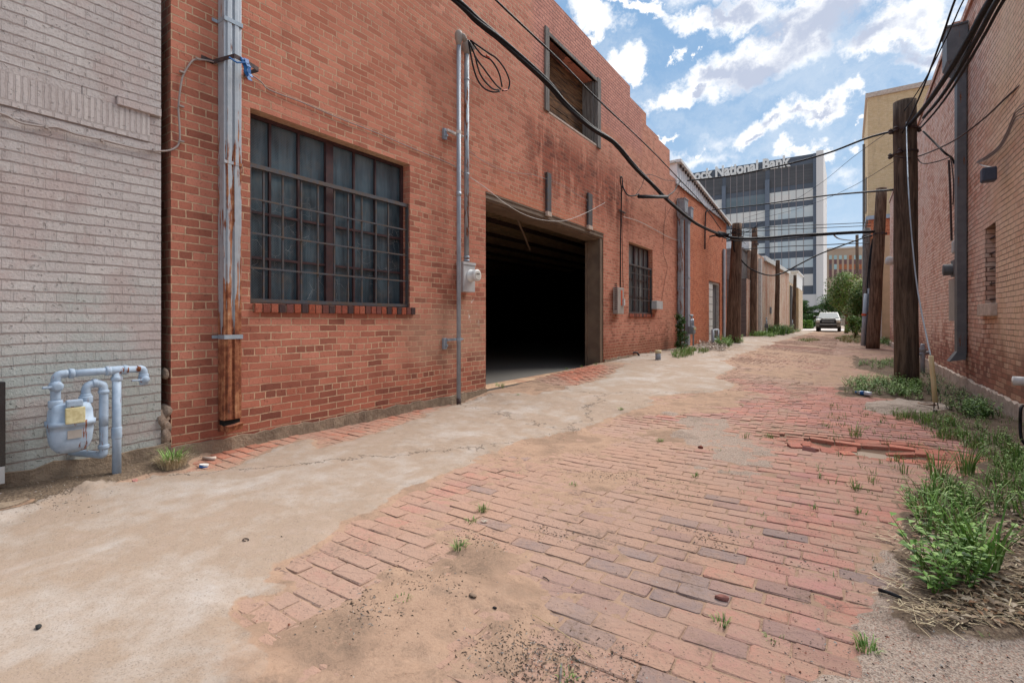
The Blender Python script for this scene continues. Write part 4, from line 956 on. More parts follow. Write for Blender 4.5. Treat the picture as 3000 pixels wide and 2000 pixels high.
# position of the N: measure by ratio of a text set without the first word
cu2 = bpy.data.curves.new('m', 'FONT'); cu2.body = 'National Bank'; cu2.size = 1; cu2.offset = .04; cu2.space_character = 1.0
t2 = bpy.data.objects.new('m', cu2); col.objects.link(t2); bpy.context.view_layer.update()
m2 = bpy.data.meshes.new_from_object(t2.evaluated_get(bpy.context.evaluated_depsgraph_get())); bpy.data.objects.remove(t2)
W2_ = max(v.co.x for v in m2.vertices); sx = (xe - xs_) / W2_
hz_ = (bp(2317, 452).z - bp(2317, 485).z) * .98
sy = hz_ / .72
zb_t = bp(2317, 486).z
for v in me.vertices:
    x_, y_, z_ = v.co; v.co = (xe - (X1 - x_) * sx, TB - .05 - z_ * 2 - .1, zb_t + y_ * sy)
me.name = 'lettering'; o = bpy.data.objects.new('lettering', me); col.objects.link(o); o.parent = bk
for v in me.vertices: v.co -= Vector(wloc(bk))
me.materials.clear(); me.materials.append(M['white']); WL['lettering'] = wloc(bk)
# tan office block beyond
TO = 150.0
q_ = lambda px, py: bp(px, py, TO)
tn = empty('office_building', (q_(2480, 900).x, TO, 0), 'tan stone office building with tall narrow windows beyond the trees', 'building')
M['tanstone'] = simple('tan_limestone', (.47, .36, .27), (.42, .32, .24), .9, 0, .2)
MB().box((q_(2409, 900).x, TO, 0), (q_(2620, 900).x, TO + 15, q_(2450, 729).z)).build('wall', M['tanstone'], tn)
MB().box((q_(2408, 900).x, TO - .3, q_(2450, 729).z), (q_(2621, 900).x, TO + 15.3, q_(2450, 725).z)).build('coping', M['white'], tn)
M['w_teal'] = simple('teal_window', (.33, .50, .52), (.4, .55, .55), .2, 0, .2); M['w_brn'] = simple('brown_spandrel', (.20, .11, .11), None, .7); M['w_org'] = simple('orange_brick_spandrel', (.45, .17, .08), None, .9)
for i in range(9):
    px = 2429 + i * 14.6; x0, x1 = q_(px, 0).x, q_(px + 8, 0).x
    for (pa_, pb_, mt) in ((748, 760, 'w_org' if i == 4 else 'w_teal'), (760.2, 774, 'w_brn'), (774.2, 789, 'grayd' if i == 0 else 'w_teal' if i == 1 else 'w_org'), (789.2, 815, 'w_brn')):
        MB().box((x0, TO - .06, q_(px, pb_).z), (x1, TO - .001, q_(px, pa_).z)).build('window', M[mt], tn)
# cross street and pale driveway apron at the far end
g_, fin = newmat('street_concrete'); fin(g_.mix(g_.noise(g_.pos(), .8, 5), (.50, .45, .42), (.42, .36, .34)), .9)
tag(MB().box((-60, 60.2, -.3), (40, 75, .075)).build('road', bpy.data.materials['street_concrete'], origin=(0, 67, -.3)), kind='structure')
# =============================================================== poles
def pole(name, base, top, r0, r1, mat, label, group='wooden utility poles in the alley', hw=()):
    e = empty(name, base, label, 'utility pole', group)
    b = Vector(base) - Vector((0, 0, .1)); t = Vector(top); mb = MB(); n = 14
    mb.tube([b + (t - b) * k / n + Vector((rnd.uniform(-1, 1), rnd.uniform(-1, 1), 0)) * .006 for k in range(n + 1)], [r0 + (r1 - r0) * k / n for k in range(n + 1)], 18)
    p = mb.build('pole', mat, e, True)
    if hw:
        for (h, nn) in hw:
            c = b + (t - b) * h; m2 = MB()
            for k in range(nn):
                a = rnd.uniform(0, 6.3); dx_ = Vector((math.cos(a), math.sin(a), 0)) * (r1 + .05)
                m2.tube([c, c + dx_ + Vector((0, 0, rnd.uniform(-.05, .05)))], .012, 5); m2.lathe(c + dx_ + Vector((0, 0, -.05)), (0, 0, 1), [(0, .02), (.02, .04), (.05, .025), (.07, .04), (.1, .015)], 8)
            m2.lathe(c - Vector((0, 0, .015)), (t - b), [(0, r1 * 1.12), (.03, r1 * 1.12)], 16)
            m2.build('insulator_hardware', M['iron'], e)
    return e
def polepx(b, t, wpx, wtop, **k):
    T = GT(*b); return GP(*b), DP(*t, T), wpx / FPX * T / 2, wtop / FPX * T / 2
b, t, r0, r1 = polepx((2656, 1120), (2651, 298), 60, 56)
PR1 = pole('utility_pole', b, t, r0, r1, M['poled'], 'thick dark utility pole standing in weeds nearest the camera on the right', hw=((.9, 3), (.82, 3)))
PR1t = t
b, t, r0, r1 = polepx((2556, 1021), (2583, 552), 34, 27)
PR2 = pole('utility_pole', b, t, r0, r1, M['pole'], 'leaning utility pole on the right with gray conduits strapped beside it', hw=((.72, 4),)); PR2b, PR2t = b, t
b, t, r0, r1 = polepx((2147, 1003), (2160, 655), 42, 26)
P1 = pole('utility_pole', b, t, r0, r1, M['pole'], 'stout leaning utility pole in front of the dark gray annex', hw=((.88, 4),)); P1b, P1t = b, t
b, t, r0, r1 = polepx((2204, 985), (2211, 668), 24, 15)
P2 = pole('utility_pole', b, t, r0, r1, M['pole'], 'slimmer utility pole right behind the stout pole, at the corner of the pink building', hw=((.85, 3),)); P2t = t
for (pb, pt, T, w0, w1, lab) in (((2275, 958), (2279, 762), 34.5, 14, 11, 'short brown utility pole midway along the pink building with green weeds at its foot'), ((2325, 965), (2329, 806), 45.5, 11, 8, 'thin dark utility pole in front of the white parapet at the far end')):
    b = DP(*pb, T); b.z = gz(-4, b.y); t = DP(*pt, T); pole('utility_pole', b, t, w0 / FPX * T / 2, w1 / FPX * T / 2, M['pole'] if T < 40 else M['poled'], lab)
T = 62; b = DP(2511, 950, T); b.z = .05; pole('utility_pole', b, DP(2511, 688, T), .17, .17, M['poled'], 'distant dark utility pole rising out of the green tree on the right')
T = GT(2540, 1015) + .6; b = DP(2537, 1015, T); b.z = 0
pg = pole('utility_pole', b, DP(2541, 668, T), .17, .12, M['graywood'], 'silvered utility pole directly behind the conduits, left of the leaning pole', hw=((.93, 3),))
cg = empty('conduit_riser', GP(2536, 1019), 'pair of gray plastic conduits with orange tape running up the pole', 'conduit')
T = GT(2536, 1019); mb = MB()
for k, (pb, pm) in enumerate((((2528, 1012), (2538, 860)), ((2541, 1014), (2546, 845)))): mb.tube([DP(*pb, T - .2), DP(*pm, T - .2)], .085 if k == 0 else .075, 10)
mb.build('pipe', M['grayp'], cg, True); mb = MB()
mb.tube([DP(2531.5, 925, T - .2), DP(2532, 919, T - .2)], .092, 10); mb.tube([DP(2542, 921, T - .2), DP(2542.5, 914, T - .2)], .082, 10); mb.build('tape', M['redtape'], cg)
mb = MB(); mb.tube([DP(2540, 860, T - .2), DP(2545, 780, T - .1), DP(2556, 700, T)], .03, 6, smooth=4); mb.tube([DP(2547, 845, T - .2), DP(2551, 760, T - .1), DP(2562, 690, T)], .025, 6, smooth=4); mb.build('cable', M['black'], cg)
# =============================================================== overhead cables
CG = 'overhead cables and wires across the alley'
def cable(pts, r, label, name='overhead_cable', mat='black', n=6, group=CG, smooth=6):
    mb = MB(); mb.tube(pts, r, n, smooth=smooth); return tag(mb.build(name, M[mat], None, True), label, 'cable', group)
cx_ = -4.2
pts = [LW(*p, x=cx_) for p in ((700, -560), (1000, -260), (1325, -8), (1400, 62), (1480, 128), (1600, 238), (1660, 308), (1730, 372), (1800, 420), (1860, 490), (1915, 545), (1960, 590), (2040, 655), (2112, 688))]
mb = MB()
for k in range(4):
    off = lambda i: Vector((math.cos(k * 1.57 + i * .8) * .024, 0, math.sin(k * 1.57 + i * .8) * .028))
    mb.tube([p + off(i) for i, p in enumerate(pts)], .025 if k else .032, 7, smooth=6)
tag(mb.build('overhead_cable', M['black'], None, True), 'thick black twisted cable bundle sweeping down in front of the red brick wall', 'cable', CG)
pts = [LW(*p, x=cx_) for p in ((1150, -300), (1450, -2), (1640, 178), (1750, 290), (1900, 432), (1985, 520), (2060, 600), (2112, 672))]
cable(pts, .015, 'thin gray messenger wire running above the thick black bundle')
T1 = 19.6; T2 = GT(2556, 1021)
def span(pxs, ta, tb): 
    x0, x1 = pxs[0][0], pxs[-1][0]; return [DP(px, py, ta + (tb - ta) * (px - x0) / (x1 - x0)) for px, py in pxs]
mb = MB(); mb.tube(span([(2112, 688), (2150, 697), (2200, 699), (2260, 696), (2320, 690), (2400, 686), (2480, 681), (2560, 678)], T1, T2), .05, 7, smooth=5)
mb.tube(span([(2112, 692), (2150, 705), (2220, 704), (2290, 700), (2400, 690), (2560, 681)], T1 + .1, T2), .022, 6, smooth=5)
tag(mb.build('overhead_cable', M['black'], None, True), 'heavy black cable pair crossing the alley level with the top of the left poles', 'cable', CG)
mb = MB(); c = DP(2112, 685, T1); mb.blob(c, .14, 3, (1.3, .8, .9), .4); mb.blob(c + Vector((.2, .1, -.06)), .1, 5, (1, .8, .7), .5); mb.tube([c + Vector((-.45, 0, -.08)), c], .03, 6)
for k in range(26):
    a = rnd.uniform(0, 6.3); rr = rnd.uniform(.15, .5); mb.tube([c + Vector((rnd.uniform(0, 1.2), .1, rnd.uniform(-.1, .1))), c + Vector((rnd.uniform(.2, 1.4), .2, 0)) + Vector((math.cos(a) * rr, 0, math.sin(a) * rr))], .008, 4)
tag(mb.build('splice_closure', M['black']), 'black tangle of splices and wire ends beside the stout pole', 'cable splice')
cable(span([(2148, 703), (2152, 735), (2170, 760), (2200, 788), (2250, 806), (2290, 801), (2340, 775), (2400, 745), (2470, 718), (2550, 690)], 20, 20.3), .028, 'long drooping black loop hanging between the left and right poles')
cable(span([(1995, 531), (2060, 525), (2150, 514), (2220, 500), (2320, 478), (2430, 447), (2540, 405), (2635, 380)], 17, 9.3), .022, 'black service wire crossing in front of the bank lettering')
cable(span([(2075, 617), (2150, 608), (2240, 598), (2350, 582), (2450, 570), (2620, 556)], 20, 9.3), .02, 'reddish brown wire crossing the alley below the bank lettering')
cable(span([(2180, 640), (2300, 600), (2400, 540), (2500, 460), (2625, 370)], 24, 9.3), .006, 'hair thin wire rising steeply to the nearest right pole')
cable(span([(2180, 650), (2300, 622), (2400, 590), (2500, 545), (2625, 470)], 24, 9.3), .006, 'hair thin wire rising gently past the tower to the right')
for k, (pa_, pb_) in enumerate((((2140, 671), (2552, 652)), ((2140, 681), (2552, 661)))):
    cable(span([pa_, ((pa_[0] + pb_[0]) / 2 - 60, (pa_[1] + pb_[1]) / 2 + 2), pb_], 20, 20.3), .014, ('upper' if k == 0 else 'lower') + ' of the two thin level wires above the heavy cable pair')
cable(span([(2180, 730), (2300, 722), (2400, 718), (2480, 714), (2550, 712)], 27, 20.3), .02, 'black wire crossing just under the heavy cable pair')
mb = MB(); mb.tube(span([(2440, 685), (2460, 700), (2500, 705)], 20.2, 30), .03, 6, smooth=4); tag(mb.build('overhead_cable', M['galv']), 'short pale strut wire beside the distant dark pole', 'cable', CG)
# cables from the near right pole towards the camera
tp = GT(2656, 1120)
def over(a, b, ta, tb, r, lab, x=None, m='black'):
    n = 8; A = DP(*a, ta); B = DP(*b, tb); d = B - A; P = [A + d * k / n - Vector((0, 0, .12 * math.sin(math.pi * k / n))) for k in range(n + 1)]
    P.append(B + d * .35); return cable(P, r, lab, mat=m)
over((2658, 372), (2905, -5), tp, 4.9, .034, 'thickest black cable rising from the nearest right pole out of the top of the picture')
over((2640, 395), (2800, -5), tp, 5.6, .012, 'thin dark wire on the left of the cables leaving the nearest right pole')
over((2645, 330), (2826, -5), tp, 5.6, .008, 'very thin wire second from the left leaving the nearest right pole')
over((2690, 370), (2905, 5), tp, 5.2, .006, 'very thin wire hugging the thickest cable near the right pole')
over((2705, 345), (2925, -5), tp + .1, 4.7, .026, 'second black cable passing in front of the right downspout')
over((2700, 372), (2945, -5), tp + .1, 4.7, .016, 'third black cable nearest to the right brick wall')
cable([DP(2622, 458, tp - .2), DP(2655, 463, tp - .25), DP(2700, 455, tp), DP(2790, 415, 8), DP(2880, 350, 7), DP(2960, 275, 6), DP(3060, 190, 5.2)], .012, 'gray wire curving from the nearest pole across the right downspout', mat='iron')
# guy wire with yellow guard
b = GP(2742, 1212); t_ = DP(2655, 345, tp); e = empty('guy_wire', b, 'steel guy wire with yellowed plastic guard anchored in weeds by the nearest pole', 'guy wire')
T = GT(2742, 1212); MB().tube([DP(2726, 1040, T), DP(2690, 860, T + .7), DP(2672, 700, T + 1.1), DP(2660, 520, T + 1.6), t_], .009, 6, smooth=3).build('wire', M['galv'], e)
MB().tube([DP(2740, 1178, T), DP(2735, 1120, T), DP(2731, 1080, T), DP(2727, 1042, T)], .026, 9).build('guard', M['yel'], e, True)
mb = MB(); mb.tube([DP(2742, 1222, T), DP(2740, 1200, T)], .022, 8); mb.tube([DP(2736, 1198, T), DP(2737, 1178, T), DP(2741, 1172, T), DP(2747, 1180, T), DP(2749, 1198, T)], .006, 5); mb.build('anchor', M['iron'], e)
# =============================================================== downspouts
def spout(name, y0, y1, x0, x1, z0, z1, mat, label, ribs=0, bands=(), head=None, elbow=None, s=1):
    e = empty(name, (x0, (y0 + y1) / 2, z0), label, 'downspout', 'metal downspouts on the alley walls')
    mb = MB(); mb.box((x0, y0, z0), (x1, y1, z1), .006)
    pipe = mb.build('pipe', mat, e)
    if ribs:
        m2 = MB(); w_ = (y1 - y0) / (2 * ribs + 1)
        for k in range(ribs): m2.box((x1 - s * .001, y0 + w_ * (2 * k + .8), z0 + .003), (x1 + s * .012, y0 + w_ * (2 * k + 2.0), z1), .004)
        m2.build('rib', mat, e)
    for z in bands:
        m2 = MB(); m2.box((x0 + s * .01, y0 - .004, z - .018), (x1 + s * .016, y1 + .004, z + .018)); m2.box((x0 - s * .0, y0 - .05, z - .014), (x0 + s * .006, y0 - .004, z + .014)); m2.build('strap', M['galv'], e)
    if head:
        (hz, hw, hh) = head; m2 = MB(); yc = (y0 + y1) / 2; xc = (x0 + x1) / 2
        A = [(x0, yc - hw, hz), (x1 + s * hw * .6, yc - hw, hz), (x1 + s * hw * .6, yc + hw, hz), (x0, yc + hw, hz)]
        m2.hexa([(x0, y0, hz - .22), (x1, y0, hz - .22), (x1, y1, hz - .22), (x0, y1, hz - .22)] + A); m2.hexa([(p[0], p[1], hz + .002) for p in A] + [(p[0], p[1], hz + hh) for p in A])
        m2.box((x0, yc - hw - .02, hz + hh), (x1 + s * (hw * .6 + .02), yc + hw + .02, hz + hh + .03)); m2.build('conductor_head', mat, e)
    if elbow:
        m2 = MB(); m2.hexa([(x0, y0, z0 - .16), (x1, y0, z0 - .10), (x1, y1, z0 - .10), (x0, y1, z0 - .16)] + [(x0, y0, z0), (x1, y0, z0), (x1, y1, z0), (x0, y1, z0)])
        m2.hexa([(x0 + s * .02, y0, z0 - .2), (x1 + s * .13, y0, z0 - .20), (x1 + s * .13, y1, z0 - .20), (x0 + s * .02, y1, z0 - .2), (x1 - s * .0, y0, z0 - .1), (x1 + s * .13, y0, z0 - .13), (x1 + s * .13, y1, z0 - .13), (x1 - s * .0, y1, z0 - .1)])
        m2.build('elbow', mat, e)
        MB().box((x1 + s * .131, y0 + .02, z0 - .19), (x1 + s * .1325, y1 - .02, z0 - .14)).build('mouth', M['inside'], e)
    return e
xf = WX + .125
yA = LW(656, 600, xf).y; yB = LW(708, 600, xf).y; zb_ = LW(660, 1232, xf).z
sp1 = spout('downspout', yA, yB, WX + .02, xf, zb_, 7.2, M['spout'], 'big rust stained galvanized downspout left of the large barred window', 2, (LW(660, 55, xf).z, LW(660, 987, xf).z))
mb = MB(); mb.box((WX + .018, yA - .003, LW(660, 478, xf).z), (xf + .0145, yB + .003, LW(660, 478, xf).z + .025)); mb.build('pipe_joint', M['spout'], sp1)
# torn open shoe at the foot
mb = MB(); za = zb_
mb.hexa([(WX + .03, yA, za - .10), (xf + .03, yA + .02, za - .10), (xf + .03, yB - .01, za - .085), (WX + .03, yB, za - .09), (WX + .03, yA, za - .045), (xf + .05, yA + .02, za - .05), (xf + .05, yB - .01, za - .035), (WX + .03, yB, za - .03)])
mb.box((WX + .02, yA, za - .1), (WX + .026, yB, za)); mb.build('torn_shoe', M['spout'], sp1)
MB().box((WX + .03, yA + .008, za - .05), (xf - .012, yB - .008, za - .002)).build('mouth', M['inside'], sp1)
def wpx(pw, po, pf, wall=WX):
    y0 = LW(pw, 800, wall).y; d = ray(po, 800); x = y0 * d[0] / d[1]; y1 = LW(pf, 800, x).y; return y0, y1, x
a, b_, xo2 = wpx(1983, 1997, 2003)
spout('downspout', a, b_, WX + .02, xo2, .35, LW(1995, 640).z, M['galvr'], 'rusty square downspout with funnel head at the end of the red brick warehouse', 1, (2.2, 1.1), head=(LW(1995, 625, WX + .1).z, .2, .42))
a, b_, xo2 = wpx(2005, 2016, 2022)
spout('downspout', a, b_, WX + .02, xo2, .3, LW(2020, 660).z, M['grayp'], 'plain gray downspout with small head on the orange brick wall', 0, (2.6,), head=(LW(2020, 640, WX + .1).z, .16, .3))
a, b_, xo2 = wpx(2116, 2122, 2126)
spout('downspout', a, b_, WX + .02, xo2, .42, 4.3, M['grayp'], 'gray downspout at the far corner of the orange brick building', 0, (2.2,), elbow=True)
y_a, y_b, xr_ = wpx(2836, 2804, 2796, RX)
ds = spout('downspout', min(y_a, y_b), max(y_a, y_b), RX - .015, xr_, .62, 5.25, M['grayd'], 'tall dull gray downspout with flared foot on the right wall', 0, (), head=(5.45, .24, .55), s=-1)
mb = MB(); mb.box((RX - .012, min(y_a, y_b) - .003, 2.62), (xr_ - .004, max(y_a, y_b) + .003, 2.68)); mb.box((RX - .012, min(y_a, y_b) - .003, .98), (xr_ - .004, max(y_a, y_b) + .003, 1.0)); mb.build('pipe_joint', M['grayd'], ds)
mb = MB(); ya_, yb4 = min(y_a, y_b), max(y_a, y_b)
mb.hexa([(RX - .03, ya_ - .01, .50), (xr_ - .10, ya_ - .01, .46), (xr_ - .10, yb4 + .01, .46), (RX - .03, yb4 + .01, .50), (RX - .015, ya_, .625), (xr_, ya_, .625), (xr_, yb4, .625), (RX - .015, yb4, .625)])
mb.build('flared_foot', M['grayd'], ds); 
# =============================================================== black bracket, blue rag, cable on the wall
e = empty('iron_bracket', (WX, LW(600, 170).y, LW(600, 170).z), 'bent black iron bracket bolted over the rusty downspout', 'bracket')
zbk = LW(590, 168).z; P0 = LW(588, 163); xo = WX + .26
ya0 = P0.y; ya1 = LW(738, 215, WX + .02).y
yR = yB + .09
bp_ = [(WX + .008, ya0, zbk), (WX + .01, ya0 + .09, zbk - .005), (xo, yA + .02, zbk - .0), (xo, yB - .02, zbk - .01), (xo - .02, yR, zbk - .02), (WX + .02, yR - .02, zbk - .01), (WX + .008, yR + .05, zbk)]
mb = MB()
for p, q in zip(bp_, bp_[1:]):
    mb.hexa([(p[0], p[1], p[2] - .018), (q[0], q[1], q[2] - .018), (q[0] - .006, q[1] + .003, q[2] - .018), (p[0] - .006, p[1] + .003, p[2] - .018), (p[0], p[1], p[2] + .018), (q[0], q[1], q[2] + .018), (q[0] - .006, q[1] + .003, q[2] + .018), (p[0] - .006, p[1] + .003, p[2] + .018)])
mb.build('bar', M['iron'], e)
mb = MB(); r = random.Random(4); c0 = Vector((xo + .01, yB - .05, zbk - .01))
for k in range(5):
    pts = [c0 + Vector((r.uniform(-.01, .01), r.uniform(-.02, .02), .02))]
    for j in range(4): pts.append(pts[-1] + Vector((r.uniform(-.012, .012), r.uniform(.0, .028), -r.uniform(.02, .055))))
    for p, q in zip(pts, pts[1:]):
        w1, w2 = r.uniform(.006, .02), r.uniform(.006, .02); mb.hexa([p + Vector((0, -w1, 0)), p + Vector((0, w1, 0)), p + Vector((-.004, w1, 0)), p + Vector((-.004, -w1, 0)), q + Vector((.003, -w2, 0)), q + Vector((.003, w2, 0)), q + Vector((-.003, w2, 0)), q + Vector((-.003, -w2, 0))])
mb.tube([c0 + Vector((0, -.13, -.03)), c0 + Vector((.01, -.07, -.05)), c0 + Vector((.01, 0, -.02))], .008, 5)
tag(mb.build('plastic_strip', M['blue']), 'torn blue plastic strips tied to the iron bracket', 'plastic scrap')
M['wallcable'] = simple('gray_painted_cable', (.34, .29, .27), (.28, .23, .21), .7)
pts = [LW(*p, x=gx + .02) for p in ((-160, 300), (0, 332), (60, 360), (130, 372), (170, 375), (225, 394), (300, 410), (370, 428), (420, 438), (470, 443))]
pts += [LW(*p, x=WX + .02) for p in ((505, 438), (525, 418), (526, 370), (523, 315), (530, 250), (538, 218), (560, 183), (575, 175), (610, 178), (650, 190), (700, 205))]
mb = MB(); mb.tube(pts, .0075, 6, smooth=5); e = empty('wall_cable', pts[10], 'gray cable clipped along the painted wall and looping up the red corner', 'cable', 'cables fixed to the brick walls')
mb.build('cable', M['wallcable'], e, True)
for p in ((134, 372), (296, 410), (448, 440)): q = LW(*p, x=gx + .01); MB().box(q - Vector((0, .008, .016)), q + Vector((.03, .008, .006))).build('clip', M['wallcable'], e)
for p in ((531, 213), (529, 313), (529, 415), (578, 175)): q = LW(*p, x=WX + .01); MB().box(q - Vector((0, .018, .006)), q + Vector((.025, .018, .006))).build('clip', M['wallcable'], e)
pts = [LW(*p, x=WX + .018) for p in ((725, 212), (765, 240), (790, 264), (880, 298), (990, 345), (1090, 384), (1170, 418), (1240, 448), (1300, 472), (1340, 492), (1375, 520))]
mb = MB(); mb.tube(pts, .006, 5, smooth=3); tag(mb.build('wall_cable', M['wallcable'], None, True), 'thin tan wire stretched over the large barred window', 'cable', 'cables fixed to the brick walls')
pts = [LW(*p, x=WX + .03) for p in ((1372, 440), (1420, 475), (1490, 505), (1560, 512), (1640, 540), (1700, 575), (1740, 600))]
tag(MB().tube(pts, .004, 5, smooth=3).build('wall_cable', M['wallcable']), 'faint green gray wire slanting across the wall above the loading door', 'cable', 'cables fixed to the brick walls')
pts = [LW(*p, x=WX + .06) for p in ((1378, 520), (1425, 552), (1480, 596), (1540, 630), (1600, 646), (1660, 645), (1720, 622), (1772, 594))]
tag(MB().tube(pts, .005, 5, smooth=4).build('wall_cable', M['offwhite']), 'pale rope like wire sagging in front of the loading door header', 'cable', 'cables fixed to the brick walls')
pts = [LW(*p, x=WX + .03) for p in ((1826, 635), (1870, 648), (1910, 668), (1960, 695), (2008, 711))]
tag(MB().tube(pts, .007, 5, smooth=4).build('wall_cable', M['offwhite']), 'whitish wire running right of the electric riser over the small window', 'cable', 'cables fixed to the brick walls')
for k, pp in enumerate((((1951, 600), (1945, 690), (1943, 740), (1955, 780), (1948, 820), (1938, 880)), ((1990, 560), (1970, 600), (1946, 650), (1944, 700)))):
    pts = [LW(*p, x=WX + .015) for p in pp]
    tag(MB().tube(pts, .004, 4, smooth=4).build('wall_cable', M['iron']), ('wavy black wire hanging down to the small gray junction box', 'thin black wire crossing the wall beside the rusty funnel head')[k], 'cable', 'cables fixed to the brick walls')
# =============================================================== electric service: mast, meter, conduit
e = empty('electric_service', LW(1345, 1181, WX + .1), 'electric meter box with round glass meter and two tall gray conduit masts', 'electric meter', None)
cxx = WX + .13
m1 = MB(); p0 = GP(1345, 1181); top = LW(1342, 128, cxx); foot = Vector((cxx, LW(1346, 1180, cxx).y, -.02)); top = Vector((cxx, LW(1344, 500, cxx).y, top.z)); foot.y = top.y
m1.tube([foot, top], .030, 14); mast = m1.build('conduit', M['grayp'], e, True)
MB().tube([foot, foot + Vector((0, 0, .10))], .0315, 14).build('coupling', M['iron'], e, True)
x2 = WX + .07; yb5 = LW(1367, 600, x2).y; t2 = LW(1365, 155, x2)
m1 = MB(); zmt = LW(1366, 765, x2).z; m1.tube([(x2, yb5, zmt), (x2, yb5, t2.z)], .036, 14); m1.build('conduit', M['galvr'], e, True)
m1 = MB(); m1.tube([(x2, yb5, zmt), (x2, yb5, zmt + .02)], .043, 14); m1.tube([(x2, yb5, zmt + .05), (x2, yb5, zmt + .07)], .042, 14); m1.tube([(x2, yb5, LW(1366, 235, x2).z), (x2, yb5, LW(1366, 235, x2).z + .02)], .041, 14)
m1.tube([(cxx, top.y, LW(1344, 575, cxx).z), (cxx, top.y, LW(1344, 575, cxx).z + .06)], .0335, 14); m1.tube([(x2, yb5, LW(1366, 512, x2).z), (x2, yb5, LW(1366, 512, x2).z + .02)], .039, 14); m1.build('coupling', M['galv'], e, True)
def whead(c, rr, par):
    m = MB(); m.lathe(c - Vector((0, 0, .02)), (0, 0, 1), [(0, rr * .9), (.05, rr * 1.15), (.10, rr * 1.55), (.15, rr * 1.6), (.19, rr * 1.2), (.21, rr * .5)], 14)
    m.tube([c + Vector((0, 0, .12)), c + Vector((.04, .05, .11)), c + Vector((.05, .09, .06))], [rr * 1.4, rr * 1.2, rr * .9], 12); return m.build('weatherhead', M['beigebox'], par, True)
whead(top, .036, e); whead(Vector((x2, yb5, t2.z)), .042, e)
# straps and strut brackets
for pz, nm in ((388, 'a'), (994, 'b')):
    zq = LW(1344, pz, cxx).z; m = MB(); m.tube([(cxx, top.y, zq - .02), (cxx, top.y, zq + .02)], .034, 14)
    yy0, yy1 = LW(1300, pz, WX + .06).y, LW(1378 if pz > 900 else 1362, pz, WX + .06).y
    m.box((WX + .035, top.y - .16, zq - .018), (WX + .075, top.y + .15, zq + .014)); m.box((WX + .075, top.y + .02, zq - .004), (WX + .1, top.y + .15, zq + .004)); m.build('strut_bracket', M['offwhite'] if pz < 900 else M['galv'], e)
    m = MB(); m.box((WX + .004, top.y - .20, zq - .13), (WX + .045, top.y - .14, zq + .02), .006); m.lathe((WX + .045, top.y - .17, zq - .08), (1, 0, 0), [(0, .016), (.03, .016)], 8); m.build('anchor_plate', M['galv'], e)
bx0 = WX + .01; bxf = WX + .135
a_ = LW(1358, 770, bxf); b2 = LW(1391, 853, bxf)
yy0 = LW(1358, 800, bxf).y; yy1 = LW(1392, 800, bxf).y; zt_, zb6 = LW(1358, 767, bxf).z, LW(1358, 854, bxf).z
m = MB(); m.box((bx0, yy0, zb6), (bxf, yy1, zt_), .008); m.box((bx0, yy0 - .012, zt_ - .03), (bxf + .01, yy1 + .008, zt_ + .006)); bxo = m.build('meter_box', M['meterbox'], e)
mc_ = LW(1378, 803, bxf); ymc = (yy0 + yy1) / 2 + .03; zmc = zb6 + (zt_ - zb6) * .56
m = MB(); m.lathe((bxf - .002, ymc, zmc), (1, 0, 0), [(0, .088), (.012, .088), (.015, .08), (.095, .078), (.10, .083), (.125, .083), (.13, .074)], 28); mt = m.build('meter', M['white'], e, True, bevel=0)
M['dial'] = simple('meter_dial', (.62, .60, .55), (.5, .49, .45), .3)
MB().lathe((bxf + .1305, ymc, zmc), (1, 0, 0), [(0, .066), (.004, .062)], 24).build('dial', M['dial'], mt)
MB().box((bxf + .1352, ymc - .04, zmc + .012), (bxf + .137, ymc + .035, zmc + .024)).build('counter', M['iron'], mt)
# drooping service wires from the weatherheads
for k, pp in enumerate((((1372, 118), (1385, 190), (1400, 235), (1420, 260), (1445, 270), (1464, 268)), ((1375, 122), (1395, 170), (1420, 205), (1450, 245), (1468, 262)), ((1378, 118), (1410, 160), (1440, 178), (1462, 215), (1471, 255)), ((1380, 120), (1430, 155), (1455, 172), (1480, 205), (1493, 240), (1488, 262), (1472, 266)), ((1374, 125), (1390, 160), (1408, 220), (1440, 258), (1462, 264)))):
    xx = WX + .24 + .03 * math.sin(k * 2.1)
    tag(MB().tube([LW(*p, x=xx) for p in pp], .012, 6, smooth=5).build('service_wire', M['black'], None, True), ('lowest outer black wire loop under the weatherheads', 'black wire loop just inside the lowest one under the weatherheads', 'middle black wire loop reaching the taped joint by the weatherheads', 'outermost wire loop with a red taped end by the weatherheads', 'innermost steep black wire loop under the weatherheads')[k], 'wire', 'loose wire loops hanging from the weatherheads')
xx = WX + .24; tag(MB().tube([LW(1425, 163, xx), LW(1434, 168, xx + .004)], .0135, 6).tube([LW(1474, 266, xx), LW(1486, 263, xx)], .0135, 6).build('red_tape', M['redtape']), 'small bands of red tape on the outermost wire loop', 'tape')
# =============================================================== gas meter on the gray wall
G = empty('gas_meter', GP(270, 1418), 'light blue gas meter with rounded body and pipework on the gray painted wall', 'gas meter', 'gas meters along the left side of the alley')
xm = gx + .20; S = .2551
gp = lambda zx, zy, x=xm: LW(zx * S, 1050 + zy * S, x)
rp = .027
mb = MB()
y_v = gp(1340, 600).y; y_l = gp(640, 400).y; ztp = gp(1340, 135).z; 
zL = gp(650, 160).z
mb.tube([(xm, y_v, -.03), (xm, y_v, ztp)], rp, 14)
mb.tube([(xm, y_v + .13, ztp), (xm, y_l + .03, ztp)], rp * .9, 14)
mb.tube([(xm, y_v + .12, ztp), (xm, y_v + .155, ztp - .005), (xm, y_v + .165, ztp - .045), (xm, y_v + .165, ztp - .12)], rp, 12, smooth=3)
mb.tube([(xm, y_l + .06, ztp), (xm, y_l + .015, ztp - .005), (xm, y_l, ztp - .05), (xm, y_l, gp(640, 520).z)], rp, 12, smooth=3)
y_c = gp(985, 500).y; y_d = gp(1190, 500).y; zc = gp(1090, 290).z
